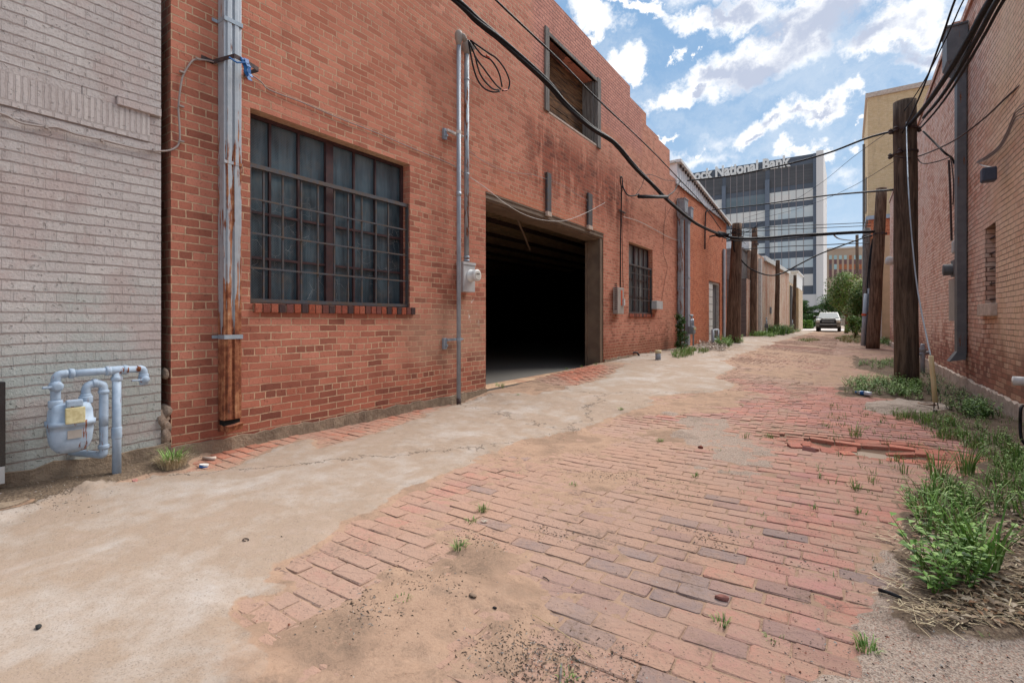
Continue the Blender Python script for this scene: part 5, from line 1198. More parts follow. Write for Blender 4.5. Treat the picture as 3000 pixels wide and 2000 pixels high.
zm = gp(985, 520).z
mb.tube([(xm, y_c, zm), (xm, y_c, zc - .05), (xm, y_c + .012, zc - .01), (xm, y_c + .055, zc + .005), (xm, (y_c + y_d) / 2, zc + .005), (xm, y_d - .05, zc + .005), (xm, y_d - .012, zc - .01), (xm, y_d, zc - .05), (xm, y_d, zc - .3)], rp, 12, smooth=3)
zd = gp(1190, 1090).z
mb.tube([(xm, y_d, zc - .2), (xm, y_d, zd + .03), (xm - .005, y_d - .005, zd - .005), (xm - .06, y_d - .02, zd - .012), (gx - .02, y_d - .13, zd + .01)], rp * .93, 12, smooth=3)
mb.build('pipework', M['gasblue'], G, True)
col_ = lambda c, ax, l, rr: MB().lathe(Vector(c) - Vector(ax) * l / 2, ax, [(0, rr * .92), (.006, rr), (l - .006, rr), (l, rr * .92)], 14).build('fitting', M['gasblue'], G, True)
Z, Yx = (0, 0, 1), (0, 1, 0)
col_((xm, y_v, ztp - .06), Z, .03, rp * 1.25); col_((xm, y_v - .05, ztp), Yx, .03, rp * 1.25); col_((xm, y_v + .05, ztp), Yx, .03, rp * 1.25); col_((xm, y_v + .0, ztp), Yx, .09, rp * 1.15)
col_((xm, y_l + .08, ztp), Yx, .028, rp * 1.25); col_((xm, y_l, ztp - .075), Z, .026, rp * 1.25); col_((xm, y_l, ztp - .2), Z, .03, rp * 1.15); col_((xm, y_l, zm + .02), Z, .05, rp * 1.45); col_((xm, y_c, zm + .03), Z, .05, rp * 1.45)
col_((xm, y_c, zc - .075), Z, .024, rp * 1.22); col_((xm, y_d, zc - .06), Z, .024, rp * 1.22); col_((xm, y_d, zd + .05), Z, .03, rp * 1.22); col_((xm, y_v, gp(1340, 850).z), Z, .085, rp * 1.15); col_((xm, y_v + .165, ztp - .055), Z, .03, rp * 1.2); col_((xm, (y_c + y_d) / 2, zc + .005), Yx, .03, rp * 1.15)
mb = MB(); zv = gp(640, 320).z; mb.lathe((xm - .0, y_l, zv), (1, 0, 0), [(-.03, .034), (.0, .04), (.035, .034), (.05, .024), (.052, .018)], 12); mb.box((xm + .03, y_l - .075, zv - .008), (xm + .045, y_l, zv + .008), .004)
mb.build('valve', M['gasblue'], G, True); mb = MB(); zv2 = gp(1510, 250).z; mb.lathe((xm, y_v + .165, zv2), (1, 0, 0), [(-.03, .03), (.0, .034), (.03, .03), (.045, .018)], 12); mb.box((xm + .03, y_v + .075, zv2 - .006), (xm + .042, y_v + .19, zv2 + .007), .004); mb.build('valve', M['gasblue'], G, True)
# meter body: rounded tapering shell with a belted flange
yc_ = (gp(545, 850).y + gp(1060, 850).y) / 2; wy = (gp(1060, 850).y - gp(545, 850).y) / 2; zbt = gp(800, 1075).z; zfl = gp(800, 725).z; ztb = gp(800, 510).z
mb = MB(); n = 28; rings = []
prof = [(zbt, .30, .35), (zbt + .01, .62, .6), (zbt + .035, .80, .8), (zbt + .08, .93, .93), (zbt + .15, .99, 1), (zfl - .02, 1.0, 1.0), (zfl - .018, 1.08, 1.16), (zfl + .012, 1.08, 1.16), (zfl + .014, .99, 1.0), (zfl + .08, .95, .97), (ztb - .03, .90, .92), (ztb - .008, .84, .8), (ztb + .002, .7, .6)]
for (zq, a_y, a_x) in prof:
    rg = []
    for k in range(n):
        t = 2 * math.pi * k / n; cs, sn = math.cos(t), math.sin(t); pw = .55
        rg.append((xm + math.copysign(abs(cs) ** pw, cs) * .085 * a_x, yc_ + math.copysign(abs(sn) ** pw, sn) * wy * a_y, zq))
    rings.append(rg)
fs = [(i * n + k, i * n + (k + 1) % n, (i + 1) * n + (k + 1) % n, (i + 1) * n + k) for i in range(len(prof) - 1) for k in range(n)] + [tuple(range(n))[::-1], tuple(range((len(prof) - 1) * n, len(prof) * n))]
mb.add([p for rg in rings for p in rg], fs); body = mb.build('meter_body', M['gasblue'], G, True)
mb = MB(); mb.box((xm + .06, yc_ - wy * .38, ztb - .02), (xm + .098, yc_ + wy * .38, ztb + .03), .012); mb.build('index_cap', M['gasblue'], G)
MB().box((xm + .086, yc_ - wy * .44, zfl + .0), (xm + .106, yc_ + wy * .44, zfl + .105), .005).build('name_plate', M['brass'], G)
MB().box((xm + .083, yc_ - wy * .32, zfl - .1), (xm + .0875, yc_ + wy * .32, zfl - .045)).build('label_plate', M['beigebox'], G)
# far gas meters (reused shape): one by the bush, one at the pink building
def gasset(x, y, z, label, sc2=1.0, m='graygas'):
    e = empty('gas_meter', (x, y, z), label, 'gas meter', 'gas meters along the left side of the alley'); a = MB()
    a.box((x, y - .16, z + .35), (x + .2, y + .16, z + .62), .05); a.build('meter_body', M[m], e)
    a = MB(); a.tube([(x + .1, y - .12, z + .6), (x + .1, y - .12, z + .8), (x + .1, y - .02, z + .84), (x + .1, y + .0, z + .98)], .03, 8, smooth=3); a.tube([(x + .1, y + .1, z + .6), (x + .1, y + .1, z + .76), (x + .1, y + .2, z + .78), (x + .1, y + .22, z - .05)], .03, 8, smooth=3); a.tube([(x + .1, y - .25, z + .98), (x + .1, y + .12, z + .98)], .03, 8)
    a.build('pipework', M['galv'], e, True); a = MB(); a.box((x + .2, y - .12, z + .5), (x + .215, y - .02, z + .58)); a.box((x + .2, y + .02, z + .5), (x + .215, y + .12, z + .58)); a.build('dial_plate', M['brass'], e); return e
yq = LW(2022, 960, WX + .2).y; gasset(WX + .15, yq + .0, gz(WX, yq) + .1, 'gray gas meter half hidden behind the dark green bush')
yq = LW(2243, 930, WX + .4).y; gasset(WX + .35, yq, gz(WX, yq) + .1, 'small gray gas meter on a post beside the pink brick building', m='grayd')
yq = LW(2318, 945, WX + .4).y; gasset(WX + .4, yq, gz(WX, yq) + .1, 'distant gas meter among pipes near the thin dark pole', m='grayd')
# =============================================================== electric panel riser by the small window
e = empty('breaker_cabinet', LW(1812, 880, WX), 'beige gray breaker panel with orange sticker left of the small window', 'electric panel')
xp = WX + .14; z1_, z0_ = LW(1805, 840, xp).z, LW(1805, 919, xp).z
y0_, y1_ = LW(1810, 880, xp).y, LW(1828, 880, xp).y
MB().box((WX + .02, y0_, z0_), (xp, y1_, z1_), .01).build('enclosure', M['beigebox'], e)
MB().box((xp + .001, y0_ + (y1_ - y0_) * .5, z1_ - .42), (xp + .004, y0_ + (y1_ - y0_) * .72, z1_ - .06)).build('sticker', M['redtape'], e)
MB().box((xp + .001, y1_ - .1, z0_ + .2), (xp + .05, y1_ - .05, z0_ + .36)).build('handle', M['offwhite'], e)
mb = MB(); k = 0
for k in range(14): mb.box((WX + .06, y0_ - .003, z0_ + .1 + k * .045), (xp - .02, y0_ - .001, z0_ + .12 + k * .045))
mb.build('vent_slot', M['iron'], e)
mb = MB(); mb.tube([LW(1817, 842, WX + .06), LW(1818, 700, WX + .06), LW(1821, 560, WX + .06), LW(1823, 545, WX + .1)], .016, 8); mb.tube([LW(1826, 842, WX + .05), LW(1824, 780, WX + .05), LW(1822, 640, WX + .05)], .007, 6, smooth=3); mb.build('riser_cable', M['black'], e, True)
mb = MB(); z_ = LW(1820, 620, WX).z; mb.box((WX + .01, LW(1811, 620).y, z_ - .015), (WX + .03, LW(1830, 620).y, z_ + .015)); mb.build('clip', M['iron'], e)
cable([LW(1823, 560, WX + .1), LW(1817, 525, WX + .12), LW(1822, 520, WX + .14), LW(1826, 550, WX + .2), LW(1840, 572, WX + .28), LW(1860, 573, cx_), LW(1872, 568, cx_)], .016, 'curled black service drop joining the riser to the overhead splice', smooth=5)
mb = MB(); mb.tube([LW(1872, 576, cx_ + .03), LW(1955, 577, cx_ + .03)], .045, 10); tag(mb.build('splice_sleeve', M['black'], None, True), 'fat black insulating sleeve hanging level in front of the red wall', 'cable splice')
cable([LW(1955, 575, cx_), LW(1975, 560, cx_), LW(1985, 540, cx_), LW(1996, 531, cx_)], .018, 'short black jumper curving up from the fat sleeve', smooth=5)
cable([LW(1862, 572, cx_), LW(1880, 545, cx_), LW(1892, 514, cx_), LW(1915, 514, cx_), LW(1950, 528, cx_), LW(1995, 531, cx_)], .007, 'thin tie wire looping over the thick cable near the fat sleeve', smooth=4)
p = LW(1918, 881, WX + .1); q = LW(1936, 906, WX + .1)
MBx = MB().box((WX + .01, p.y, q.z), (WX + .16, q.y, p.z), .008); tag(MBx.build('junction_box', M['meterbox']), 'small gray junction box on the wall right of the small window', 'junction box')
yq = LW(2058, 640).y; m = MB(); m.tube([LW(2074, 617, WX + .12), LW(2068, 622, WX + .08), LW(2066, 650, WX + .05), LW(2065, 730, WX + .05)], .03, 8, smooth=4); tag(m.build('service_mast', M['iron'], None, True), 'rusty bent service mast on the orange brick wall', 'service mast')
# =============================================================== things on the right wall
e = empty('breaker_cabinet', RW(2790, 870, RX), 'gray vented meter panel behind the right downspout', 'electric panel')
xp = RX - .1; mb = MB(); y_ = RW(2782, 880, xp).y; mb.box((RX - .01, y_ - .55, RW(2790, 940, xp).z), (xp, y_ + .1, RW(2790, 818, xp).z), .008); mb.build('enclosure', M['beigebox'], e)
mb = MB(); mb.box((RX - .01, y_ - .45, RW(2790, 810, xp).z), (xp, y_ - .1, RW(2790, 762, xp).z), .01); mb.lathe((xp, y_ - .28, RW(2790, 790, xp).z), (-1, 0, 0), [(0, .1), (.12, .1), (.13, .08)], 14); mb.build('meter', M['grayd'], e)
mb = MB(); mb.box((RX - .01, y_ - .42, RW(2790, 742, xp).z), (xp + .0, y_ - .16, RW(2790, 705, xp).z), .03); mb.build('mast_head', M['meterbox'], e)
mb = MB(); mb.tube([RW(2788, 705, RX - .05), RW(2786, 640, RX - .05), RW(2784, 560, RX - .05), RW(2780, 470, RX - .05)], .018, 6); mb.tube([RW(2792, 600, RX - .04), RW(2794, 540, RX - .04), RW(2788, 480, RX - .04), RW(2784, 460, RX - .05)], .01, 5, smooth=3); mb.build('riser_cable', M['iron'], e)
e = empty('floodlight', RW(2895, 512, RX - .1), 'small dark blue gray floodlight on the right wall', 'light fixture')
c = RW(2896, 512, RX - .16); mb = MB(); mb.box(c - Vector((.07, .075, .09)), c + Vector((.07, .075, .085)), .02); mb.build('housing', simple('slate_housing', (.05, .065, .10), (.04, .05, .08), .5), e)
mb = MB(); mb.tube([c + Vector((.05, 0, .08)), RW(2878, 485, RX - .05), RW(2864, 474, RX - .03)], .01, 6, smooth=3); mb.build('arm', M['offwhite'], e)
for k in range(5):
    j = (k - 2) * 5
    pts = [RW(*p, x=RX - .03 - .008 * k) for p in ((2862, 474 + k), (2890, 462 + j * .5), (2925, 435 + j * .6), (2950, 395 + j), (2965, 360 + j * 1.2), (2985, 330 + j * 1.6), (3080, 290 + j * 4))]
    tag(MB().tube(pts, .006, 5, smooth=4).build('wall_cable', M['iron' if k % 2 else 'wallcable']), ('lowest', 'second lowest', 'middle', 'second highest', 'highest')[k] + ' strand of the brown cable bunch above the floodlight', 'cable', 'brown cable bunch on the right wall')
cable([DP(2705, 385, tp), DP(2720, 400, tp - .2), DP(2745, 425, tp - .5), DP(2770, 450, tp - .9), RW(2788, 462, RX - .1), RW(2796, 480, RX - .05)], .016, 'knotted service cable from the nearest pole to the right wall', smooth=4)
cable([DP(2683, 455, tp), DP(2700, 478, tp - .2), DP(2740, 475, tp - .6), RW(2785, 460, RX - .1)], .009, 'thin slack wire under the knotted service cable', smooth=4)
e = empty('pipe_riser', GP(2702, 1098), 'gray gas regulator riser beside the nearest right pole', 'pipe riser')
T = GT(2702, 1095); mb = MB(); mb.tube([DP(2703, 1100, T), DP(2703, 1050, T), DP(2703, 1022, T)], .045, 10); mb.tube([DP(2690, 1038, T), DP(2722, 1032, T)], .035, 10); mb.lathe(DP(2703, 1030, T), (0, 0, 1), [(0, .05), (.03, .07), (.06, .07), (.09, .04), (.14, .045), (.17, .03)], 12); mb.build('pipework', M['grayp'], e, True)
mb = MB(); mb.lathe(DP(2668 if False else 2607, 0, T), (0, 0, 1), [(0, .01), (.01, .01)], 4)
p = RW(2990, 1116, RX - .1); m = MB(); m.tube([(RX, p.y, p.z), (RX - .16, p.y, p.z)], .05, 12); m.tube([(RX - .02, p.y, p.z), (RX - .035, p.y, p.z)], .062, 12); tag(m.build('pipe_stub', M['white'], None, True), 'short white pipe stub sticking out of the right wall', 'pipe')
m = MB(); m.tube([RW(3010, 1195, RX - .06), DP(2993, 1190, 4.5), DP(2989, 1240, 4.5), DP(2995, 1290, 4.45), DP(3030, 1320, 4.4)], .012, 6, smooth=5); tag(m.build('hose', M['black'], None, True), 'black hose loop at the right edge by the white pipe stub', 'hose')
# lamp on far pink wall
p = RW(2616, 765, RX - .15); m = MB(); m.lathe(p, (-1, 0, .2), [(-.1, .05), (.0, .16), (.18, .18), (.25, .1)], 12); tag(m.build('wall_lamp', M['offwhite'], None, True), 'pale dome lamp on the far end of the right wall', 'light fixture')
# =============================================================== black sheet post at left edge, covers
p = GP(8, 1400); xk = gx + .12; a = LW(17, 1200, xk)
e = empty('metal_cabinet', (gx + .04, a.y - .3, 0), 'glossy black metal cabinet edge with pale bottom panel at the far left', 'metal cabinet')
M['gloss'] = simple('gloss_black_metal', (.012, .012, .014), (.02, .02, .022), .22, 0, 3, spec=.6)
zq1, zq0 = LW(10, 1118, xk).z, LW(10, 1365, xk).z
MB().box((gx + .04, a.y - .5, zq0), (xk, a.y, zq1), .006).build('shell', M['gloss'], e); MB().box((gx + .045, a.y - .5, zq0 - .11), (xk - .003, a.y - .004, zq0 - .002)).build('bottom_panel', M['meterbox'], e)
c = GP(5, 1500); c = Vector((c.x - .1, c.y - .02, .012)); e = empty('manhole_cover', c, 'round rusty utility cover set in dirt at the left edge', 'utility cover')
M['rust'] = simple('rusty_cast_iron', (.27, .17, .11), (.14, .09, .065), .9, 0, 14, .6)
MB().lathe(c, (0, 0, 1), [(0, .20), (.022, .20), (.028, .19), (.028, .175), (.018, .17)], 36).build('rim', M['rust'], e); mb = MB(); mb.lathe(c, (0, 0, 1), [(0, .165), (.03, .165), (.034, .15)], 32); mb.build('lid', M['foot'], e)
c = GP(2715, 1190); c = Vector((c.x, c.y, .02)); e = empty('valve_cover', c, 'small round rusty valve cover in the pale slab by the guy wire', 'utility cover')
MB().lathe(c, (0, 0, 1), [(0, .10), (.02, .10), (.022, .085), (.012, .08)], 24).build('rim', M['rust'], e)
# pipe guard (bollard frame), caps, bent pipe
T = GT(2090, 1012); b = GP(2088, 1013); e = empty('pipe_guard', b, 'gray H shaped pipe guard in front of the narrow white door', 'bollard')
mb = MB()
for px in (2088, 2103): q = DP(px, 1012 if px < 2095 else 1003, T if px < 2095 else T + .6); mb.tube([Vector((q.x, q.y, .1)), DP(px, 965, T if px < 2095 else T + .6)], .05, 12)
a1, a2 = DP(2088, 968, T), DP(2103, 966, T + .6); mb.tube([a1, a2], .045, 12); a1, a2 = DP(2088, 996, T), DP(2103, 993, T + .6); mb.tube([a1, a2], .045, 12); mb.build('frame', M['grayp'], e, True)
b = GP(1928, 1056); T = GT(1928, 1056); m = MB(); m.tube([b - Vector((0, 0, .05)), b + Vector((0, 0, .22))], .065, 16); e = empty('pipe_stub', b, 'short gray standpipe with cream cap near the wall past the loading door', 'pipe'); m.build('pipe', M['grayp'], e, True); MB().tube([b + Vector((0, 0, .18)), b + Vector((0, 0, .25))], .075, 16).build('cap', M['yel'], e, True)
p = LW(1864, 1040, WX + .05); m = MB(); m.tube([(WX - .02, p.y - .1, p.z + .06), (WX + .06, p.y, p.z + .07), (WX + .1, p.y + .05, p.z), (WX + .1, p.y + .05, gz(WX, p.y))], .025, 8, smooth=4); tag(m.build('bent_pipe', M['iron'], None, True), 'small black bent drain pipe low on the red wall', 'pipe')
T = GT(2068, 1000); b = GP(2068, 1000); m = MB(); m.tube([b - Vector((0, 0, .05)), b + Vector((0, 0, .55))], .035, 8); m.lathe(b + Vector((0, 0, .5)), (0, 0, 1), [(0, .05), (.06, .09), (.12, .08), (.16, .04)], 10); tag(m.build('pipe_stub', M['galv'], None, True), 'thin capped standpipe left of the white door of the orange building', 'pipe')
T = GT(2155, 1000) + .3; m = MB(); m.tube([DP(2155, 990, T), DP(2155, 942, T)], .03, 8); tag(m.build('marker_post', M['white'], None, True), 'thin white marker pipe right behind the stout leaning pole', 'pipe')
# =============================================================== pickup truck
def truck():
    L_ = 47.5; c = DP(2426, 938, L_); c.z = .076
    e = empty('pickup_truck', c, 'silver tan pickup truck parked facing the camera at the far end of the alley', 'truck')
    W = 1.02; X0, Y0, Z0 = c
    def P(x, y, z): return (X0 + x, Y0 + y, Z0 + z)
    M['tpaint'] = simple('pearl_white_paint', (.17, .16, .15), (.15, .14, .13), .35, .2, .5, coat=.6); M['chrome'] = simple('satin_chrome', (.55, .57, .60), (.45, .47, .5), .25, .8)
    M['tglass'] = flatglass('windshield_glass', (.05, .08, .10), .35); M['tdark'] = simple('grille_black', (.01, .01, .014), None, .3); M['tyre'] = simple('tyre_rubber', (.02, .02, .02), None, .8)
    mb = MB()
    # side profile extruded with rounding: hood, cab
    prof = [(0, .62), (-.02, 1.05), (.04, 1.14), (1.15, 1.24), (1.3, 1.24), (1.3, .5), (.05, .5)]
    def slab(pr, w1, w2=None):
        w2 = w2 or w1; n = len(pr); zt = max(p[1] for p in pr)
        vs = [P(-w1, y, z) for y, z in pr] + [P(w1, y, z) for y, z in pr]
        mb.add(vs, [tuple(range(n)), tuple(range(2 * n - 1, n - 1, -1))] + [(i, i + n, (i + 1) % n + n, (i + 1) % n) for i in range(n)])
    slab(prof, W); slab([(1.3, .5), (1.3, 1.24), (5.6, 1.26), (5.6, .55)], W)
    # cab tapered
    a = [(-.95, 1.25, 1.24), (.95, 1.25, 1.24), (.95, 3.6, 1.26), (-.95, 3.6, 1.26), (-.74, 2.05, 1.86), (.74, 2.05, 1.86), (.74, 3.4, 1.88), (-.74, 3.4, 1.88)]
    mb.hexa([P(*p) for p in a]); mb.box(P(-.62, -.0, 1.12), P(.62, 1.2, 1.27), .04); mb.build('body', M['tpaint'], e, bevel=.03)
    mb = MB(); mb.hexa([P(-.86, 1.26, 1.29), P(.86, 1.26, 1.29), P(.86, 1.4, 1.29), P(-.86, 1.4, 1.29), P(-.70, 1.92, 1.81), P(.70, 1.92, 1.81), P(.70, 2.05, 1.81), P(-.70, 2.05, 1.81)]); mb.build('windshield', M['tglass'], e)
    mb = MB(); mb.box(P(-.66, -.10, .72), P(.66, -.03, 1.13), .03); mb.build('grille', M['tdark'], e)
    mb = MB(); mb.box(P(-.66, -.12, .70), P(.66, -.06, .735)); mb.box(P(-.5, -.125, .93), P(.5, -.105, .975)); mb.box(P(-.64, -.10, 1.10), P(.64, -.05, 1.125)); mb.build('grille_trim', M['chrome'], e)
    for s in (-1, 1):
        mb = MB(); mb.box(P(s * .66, -.07, .88), P(s * .98, .02, 1.06), .03); mb.build('headlight', M['offwhite'], e)
        mb = MB(); mb.box(P(s * 1.03, 1.25, 1.28), P(s * 1.28, 1.38, 1.5), .03); mb.tube([P(s * .93, 1.4, 1.3), P(s * 1.05, 1.32, 1.35)], .03, 6); mb.build('mirror', M['tdark'], e)
        mb = MB(); mb.box(P(s * .62, -.13, .52), P(s * .86, -.11, .62), .01); mb.build('fog_lamp', M['tdark'], e)
        for yy_ in (.75, 4.3):
            mb = MB(); mb.lathe(P(s * .74, yy_, .38), (s, 0, 0), [(0, .37), (.02, .39), (.24, .39), (.27, .34), (.27, .24)], 22); wh = mb.build('wheel', M['tyre'], e)
            mb = MB(); mb.lathe(P(s * .98, yy_, .38), (s, 0, 0), [(0, .22), (.02, .22), (.03, .05)], 16); mb.build('rim', M['chrome'], wh)
    mb = MB(); mb.box(P(-1.0, -.14, .44), P(1.0, .0, .68), .04); mb.box(P(-.55, -.15, .50), P(.55, -.135, .62)); mb.build('bumper', M['tpaint'], e)
    MB().box(P(-.72, -.156, .47), P(.72, -.145, .62)).build('air_intake', M['tdark'], e)
    mb = MB()
    for k in range(5): mb.lathe(P(-.5 + k * .25, 2.1, 1.87), (0, 0, 1), [(0, .05), (.04, .03)], 8)
    mb.build('roof_light', M['tdark'], e)
    mb = MB(); mb.box(P(-.9, 0.1, .3), P(.9, 4.9, .5)); mb.build('chassis', M['tdark'], e)
truck()
# =============================================================== vegetation
G1 = [(.12, .25, .04), (.17, .33, .06), (.24, .40, .09), (.09, .19, .035), (.28, .42, .14)]
GD = [(.035, .09, .02), (.05, .125, .028), (.07, .16, .035), (.02, .06, .016), (.10, .20, .045)]
GT_ = [(.15, .26, .07), (.20, .33, .09), (.11, .20, .06), (.25, .36, .12), (.18, .22, .09), (.34, .33, .16)]
DRY = [(.52, .42, .26), (.42, .32, .19), (.60, .50, .33), (.34, .25, .15)]
def leaf(mb, p, d, up, l, w):
    d = d.normalized(); s = d.cross(up); s = s.normalized() if s.length > 1e-4 else Vector((1, 0, 0))
    u = s.cross(d); a = p; b = p + d * l * .5 + s * w * .5 + u * w * .12; c = p + d * l - u * l * .12; e = p + d * l * .5 - s * w * .5 + u * w * .12; m_ = p + d * l * .5 - u * w * .05
    mb.add([a, b, c, e, m_], [(0, 1, 4), (1, 2, 4), (2, 3, 4), (3, 0, 4)])
def blades(mb, c, n, h, sp, cols, r, w=.004, lean=.5):
    for _ in range(n):
        a = r.uniform(0, 6.283); q = r.random() ** .5 * sp; p = Vector((c[0] + math.cos(a) * q, c[1] + math.sin(a) * q, c[2] - .01)); mb.cur = r.choice(cols)
        a2 = a + r.uniform(-.8, .8); ln = r.uniform(.1, 1) * lean; hh = h * r.uniform(.45, 1.05); d = Vector((math.cos(a2), math.sin(a2), 0)); s = Vector((-d.y, d.x, 0)) * w * r.uniform(.6, 1.2)
        k = [p, p + Vector((0, 0, hh * .45)) + d * hh * ln * .2, p + Vector((0, 0, hh * .8)) + d * hh * ln * .6, p + Vector((0, 0, hh * (1 - .25 * ln))) + d * hh * ln * 1.1]
        mb.add([k[0] - s, k[0] + s, k[1] + s, k[1] - s, k[2] + s * .7, k[2] - s * .7, k[3]], [(0, 1, 2, 3), (3, 2, 4, 5), (5, 4, 6)])
def weed(mb, c, h, r, cols, nst=5, ls=.035, spread=.5):
    c = Vector(c)
    for _ in range(nst):
        a = r.uniform(0, 6.283); d = Vector((math.cos(a) * spread * r.random(), math.sin(a) * spread * r.random(), 1)).normalized(); hh = h * r.uniform(.5, 1.05)
        mb.cur = tuple(q * .8 for q in cols[0]); q = c + Vector((r.uniform(-.02, .02), r.uniform(-.02, .02), 0)); mb.tube([q, q + d * hh * .5, q + d * hh], [.0028, .0022, .0012], 3, caps=False)
        n = max(4, int(hh / (ls * .42)))
        for k in range(n):
            t = (k + 1) / n; p = q + d * hh * t; a = r.uniform(0, 6.283); mb.cur = r.choice(cols)
            ld = Vector((math.cos(a), math.sin(a), r.uniform(-.1, .6))); leaf(mb, p, ld, Vector((0, 0, 1)), ls * r.uniform(.6, 1.3) * (1.1 - .4 * t), ls * r.uniform(.35, .6))
def veg(name, label, cat, c, fn, group=None, kind=None, mat='leaf'):
    mb = MB(); fn(mb); o = mb.build(name, M[mat], None, origin=c); return tag(o, label, cat, group, kind)
def gpos(px, py): p = GP(px, py); return Vector((p.x, p.y, surfz(p.x, p.y)))
r = random.Random(21)
# foreground right: leafy weeds and grasses
def mass(mb, polypx, n, fn):
    P = [GP(*p) for p in polypx]; x0 = min(p.x for p in P); x1 = max(p.x for p in P); y0 = min(p.y for p in P); y1 = max(p.y for p in P)
    pl_ = [(p.x, p.y) for p in P]; k = 0; tries = 0
    while k < n and tries < n * 40:
        tries += 1; x = r.uniform(x0, x1); y = r.uniform(y0, y1)
        if sdf(np.array([x]), np.array([y]), pl_)[0] > 0: fn(mb, (x, y, surfz(x, y))); k += 1
WG = 'clumps of green weeds along the right side'
c = gpos(2715, 1740)
veg('weed_clump', 'largest leafy green weed clump at the lower right with straw below it', 'weeds', c, lambda mb: mass(mb, [(2665, 1735), (2740, 1770), (2840, 1760), (2870, 1700), (2800, 1640), (2700, 1660)], 22, lambda m, p: weed(m, p, r.choice([.12, .2, .27]), r, G1 + GD[:1], 3, r.choice([.03, .045, .06]), .8)), WG)
veg('weed_clump', 'broad grassy weed clump at the right behind the largest clump', 'weeds', gpos(2760, 1560), lambda mb: (mass(mb, [(2655, 1470), (2700, 1600), (2790, 1660), (2900, 1640), (2870, 1500), (2760, 1430)], 26, lambda m, p: weed(m, p, .13, r, G1, 3, r.choice([.028, .045]), .9)), mass(mb, [(2670, 1480), (2720, 1610), (2900, 1640), (2860, 1500), (2760, 1440)], 20, lambda m, p: blades(m, p, 15, .19, .05, G1 + GT_, r, .0035, 1.1))), WG)
veg('weed_clump', 'green weeds against the right edge of the picture', 'weeds', gpos(2970, 1500), lambda mb: (mass(mb, [(2880, 1430), (2900, 1530), (3040, 1590), (3100, 1500), (3020, 1330), (2920, 1340)], 30, lambda m, p: weed(m, p, .13, r, G1, 3, .034, .9)), mass(mb, [(2880, 1430), (2900, 1530), (3040, 1590), (3100, 1500), (3000, 1330)], 26, lambda m, p: blades(m, p, 12, .17, .05, G1 + GT_, r, .0035, 1.0))), WG)
veg('grass_tuft', 'tall arching grass blades right of the largest weed clump', 'grass', gpos(2880, 1680), lambda mb: blades(mb, gpos(2880, 1690), 34, .36, .05, G1, r, .006, .9), WG)
veg('weed_clump', 'bright green low weeds around the base of the nearest right pole', 'weeds', gpos(2590, 1150), lambda mb: mass(mb, [(2465, 1140), (2480, 1160), (2560, 1160), (2700, 1175), (2700, 1130), (2600, 1118), (2520, 1108)], 170, lambda m, p: weed(m, p, .16, r, G1, 3, .05, .8)), WG)
veg('weed_clump', 'weeds at the foot of the right wall past the guy wire', 'weeds', gpos(2820, 1180), lambda mb: mass(mb, [(2690, 1090), (2760, 1120), (2850, 1170), (2900, 1230), (2830, 1250), (2760, 1200), (2700, 1150)], 70, lambda m, p: weed(m, p, .14, r, GD + G1, 3, .04, .8)), WG)
veg('weed_clump', 'bushy green plants by the wall right of the guy wire anchor', 'weeds', gpos(2880, 1220), lambda mb: mass(mb, [(2790, 1200), (2850, 1190), (2920, 1200), (2935, 1225), (2860, 1235), (2800, 1222)], 34, lambda m, p: weed(m, p, .19, r, G1 + GD, 5, .045, .7)), WG)
veg('weed_clump', 'thin grassy weeds between the anchor and the brick hole', 'weeds', gpos(2800, 1270), lambda mb: (mass(mb, [(2600, 1215), (2700, 1230), (2840, 1260), (3000, 1330), (3000, 1420), (2850, 1320), (2700, 1260)], 70, lambda m, p: blades(m, p, 12, .13, .04, GT_ + G1, r, .003, .7)), mass(mb, [(2700, 1230), (2840, 1250), (3000, 1300), (3020, 1400), (2850, 1320), (2700, 1260)], 50, lambda m, p: weed(m, p, .10, r, GT_ + G1, 3, .03))), WG)
veg('weed_clump', 'low green patch halfway between the two right poles', 'weeds', gpos(2570, 1075), lambda mb: mass(mb, [(2510, 1072), (2560, 1058), (2625, 1058), (2625, 1080), (2560, 1084)], 60, lambda m, p: weed(m, p, .13, r, G1, 3, .05, .8)), WG)
for i, (px, py, n, h, lab) in enumerate([(2745, 1405, 40, .26, 'spiky grass tuft left of the broad weed clump, growing from bricks'), (2832, 1385, 60, .28, 'tall spiky grass tuft growing from bricks right of the broken hole'), (2506, 1275, 34, .17, 'fine grass tuft at the upper edge of the broken brick hole'), (2620, 1345, 14, .12, 'sparse grass sprig below the broken brick hole'), (2655, 1385, 12, .14, 'dry grass sprig under the lifted bricks on the right'), (2420, 1250, 10, .1, 'thin grass sprig above the sunken bricks'), (2180, 1280, 12, .07, 'low grass sprigs on the gravel left of the sunken bricks'), (2258, 1275, 30, .06, 'flat green sprigs beside the sunken bricks')]):
    c = gpos(px, py); veg('grass_tuft', lab, 'grass', c, lambda mb: blades(mb, c, n, h, .05, GT_ + G1, r, .003, .75), 'small grass tufts growing between the bricks')
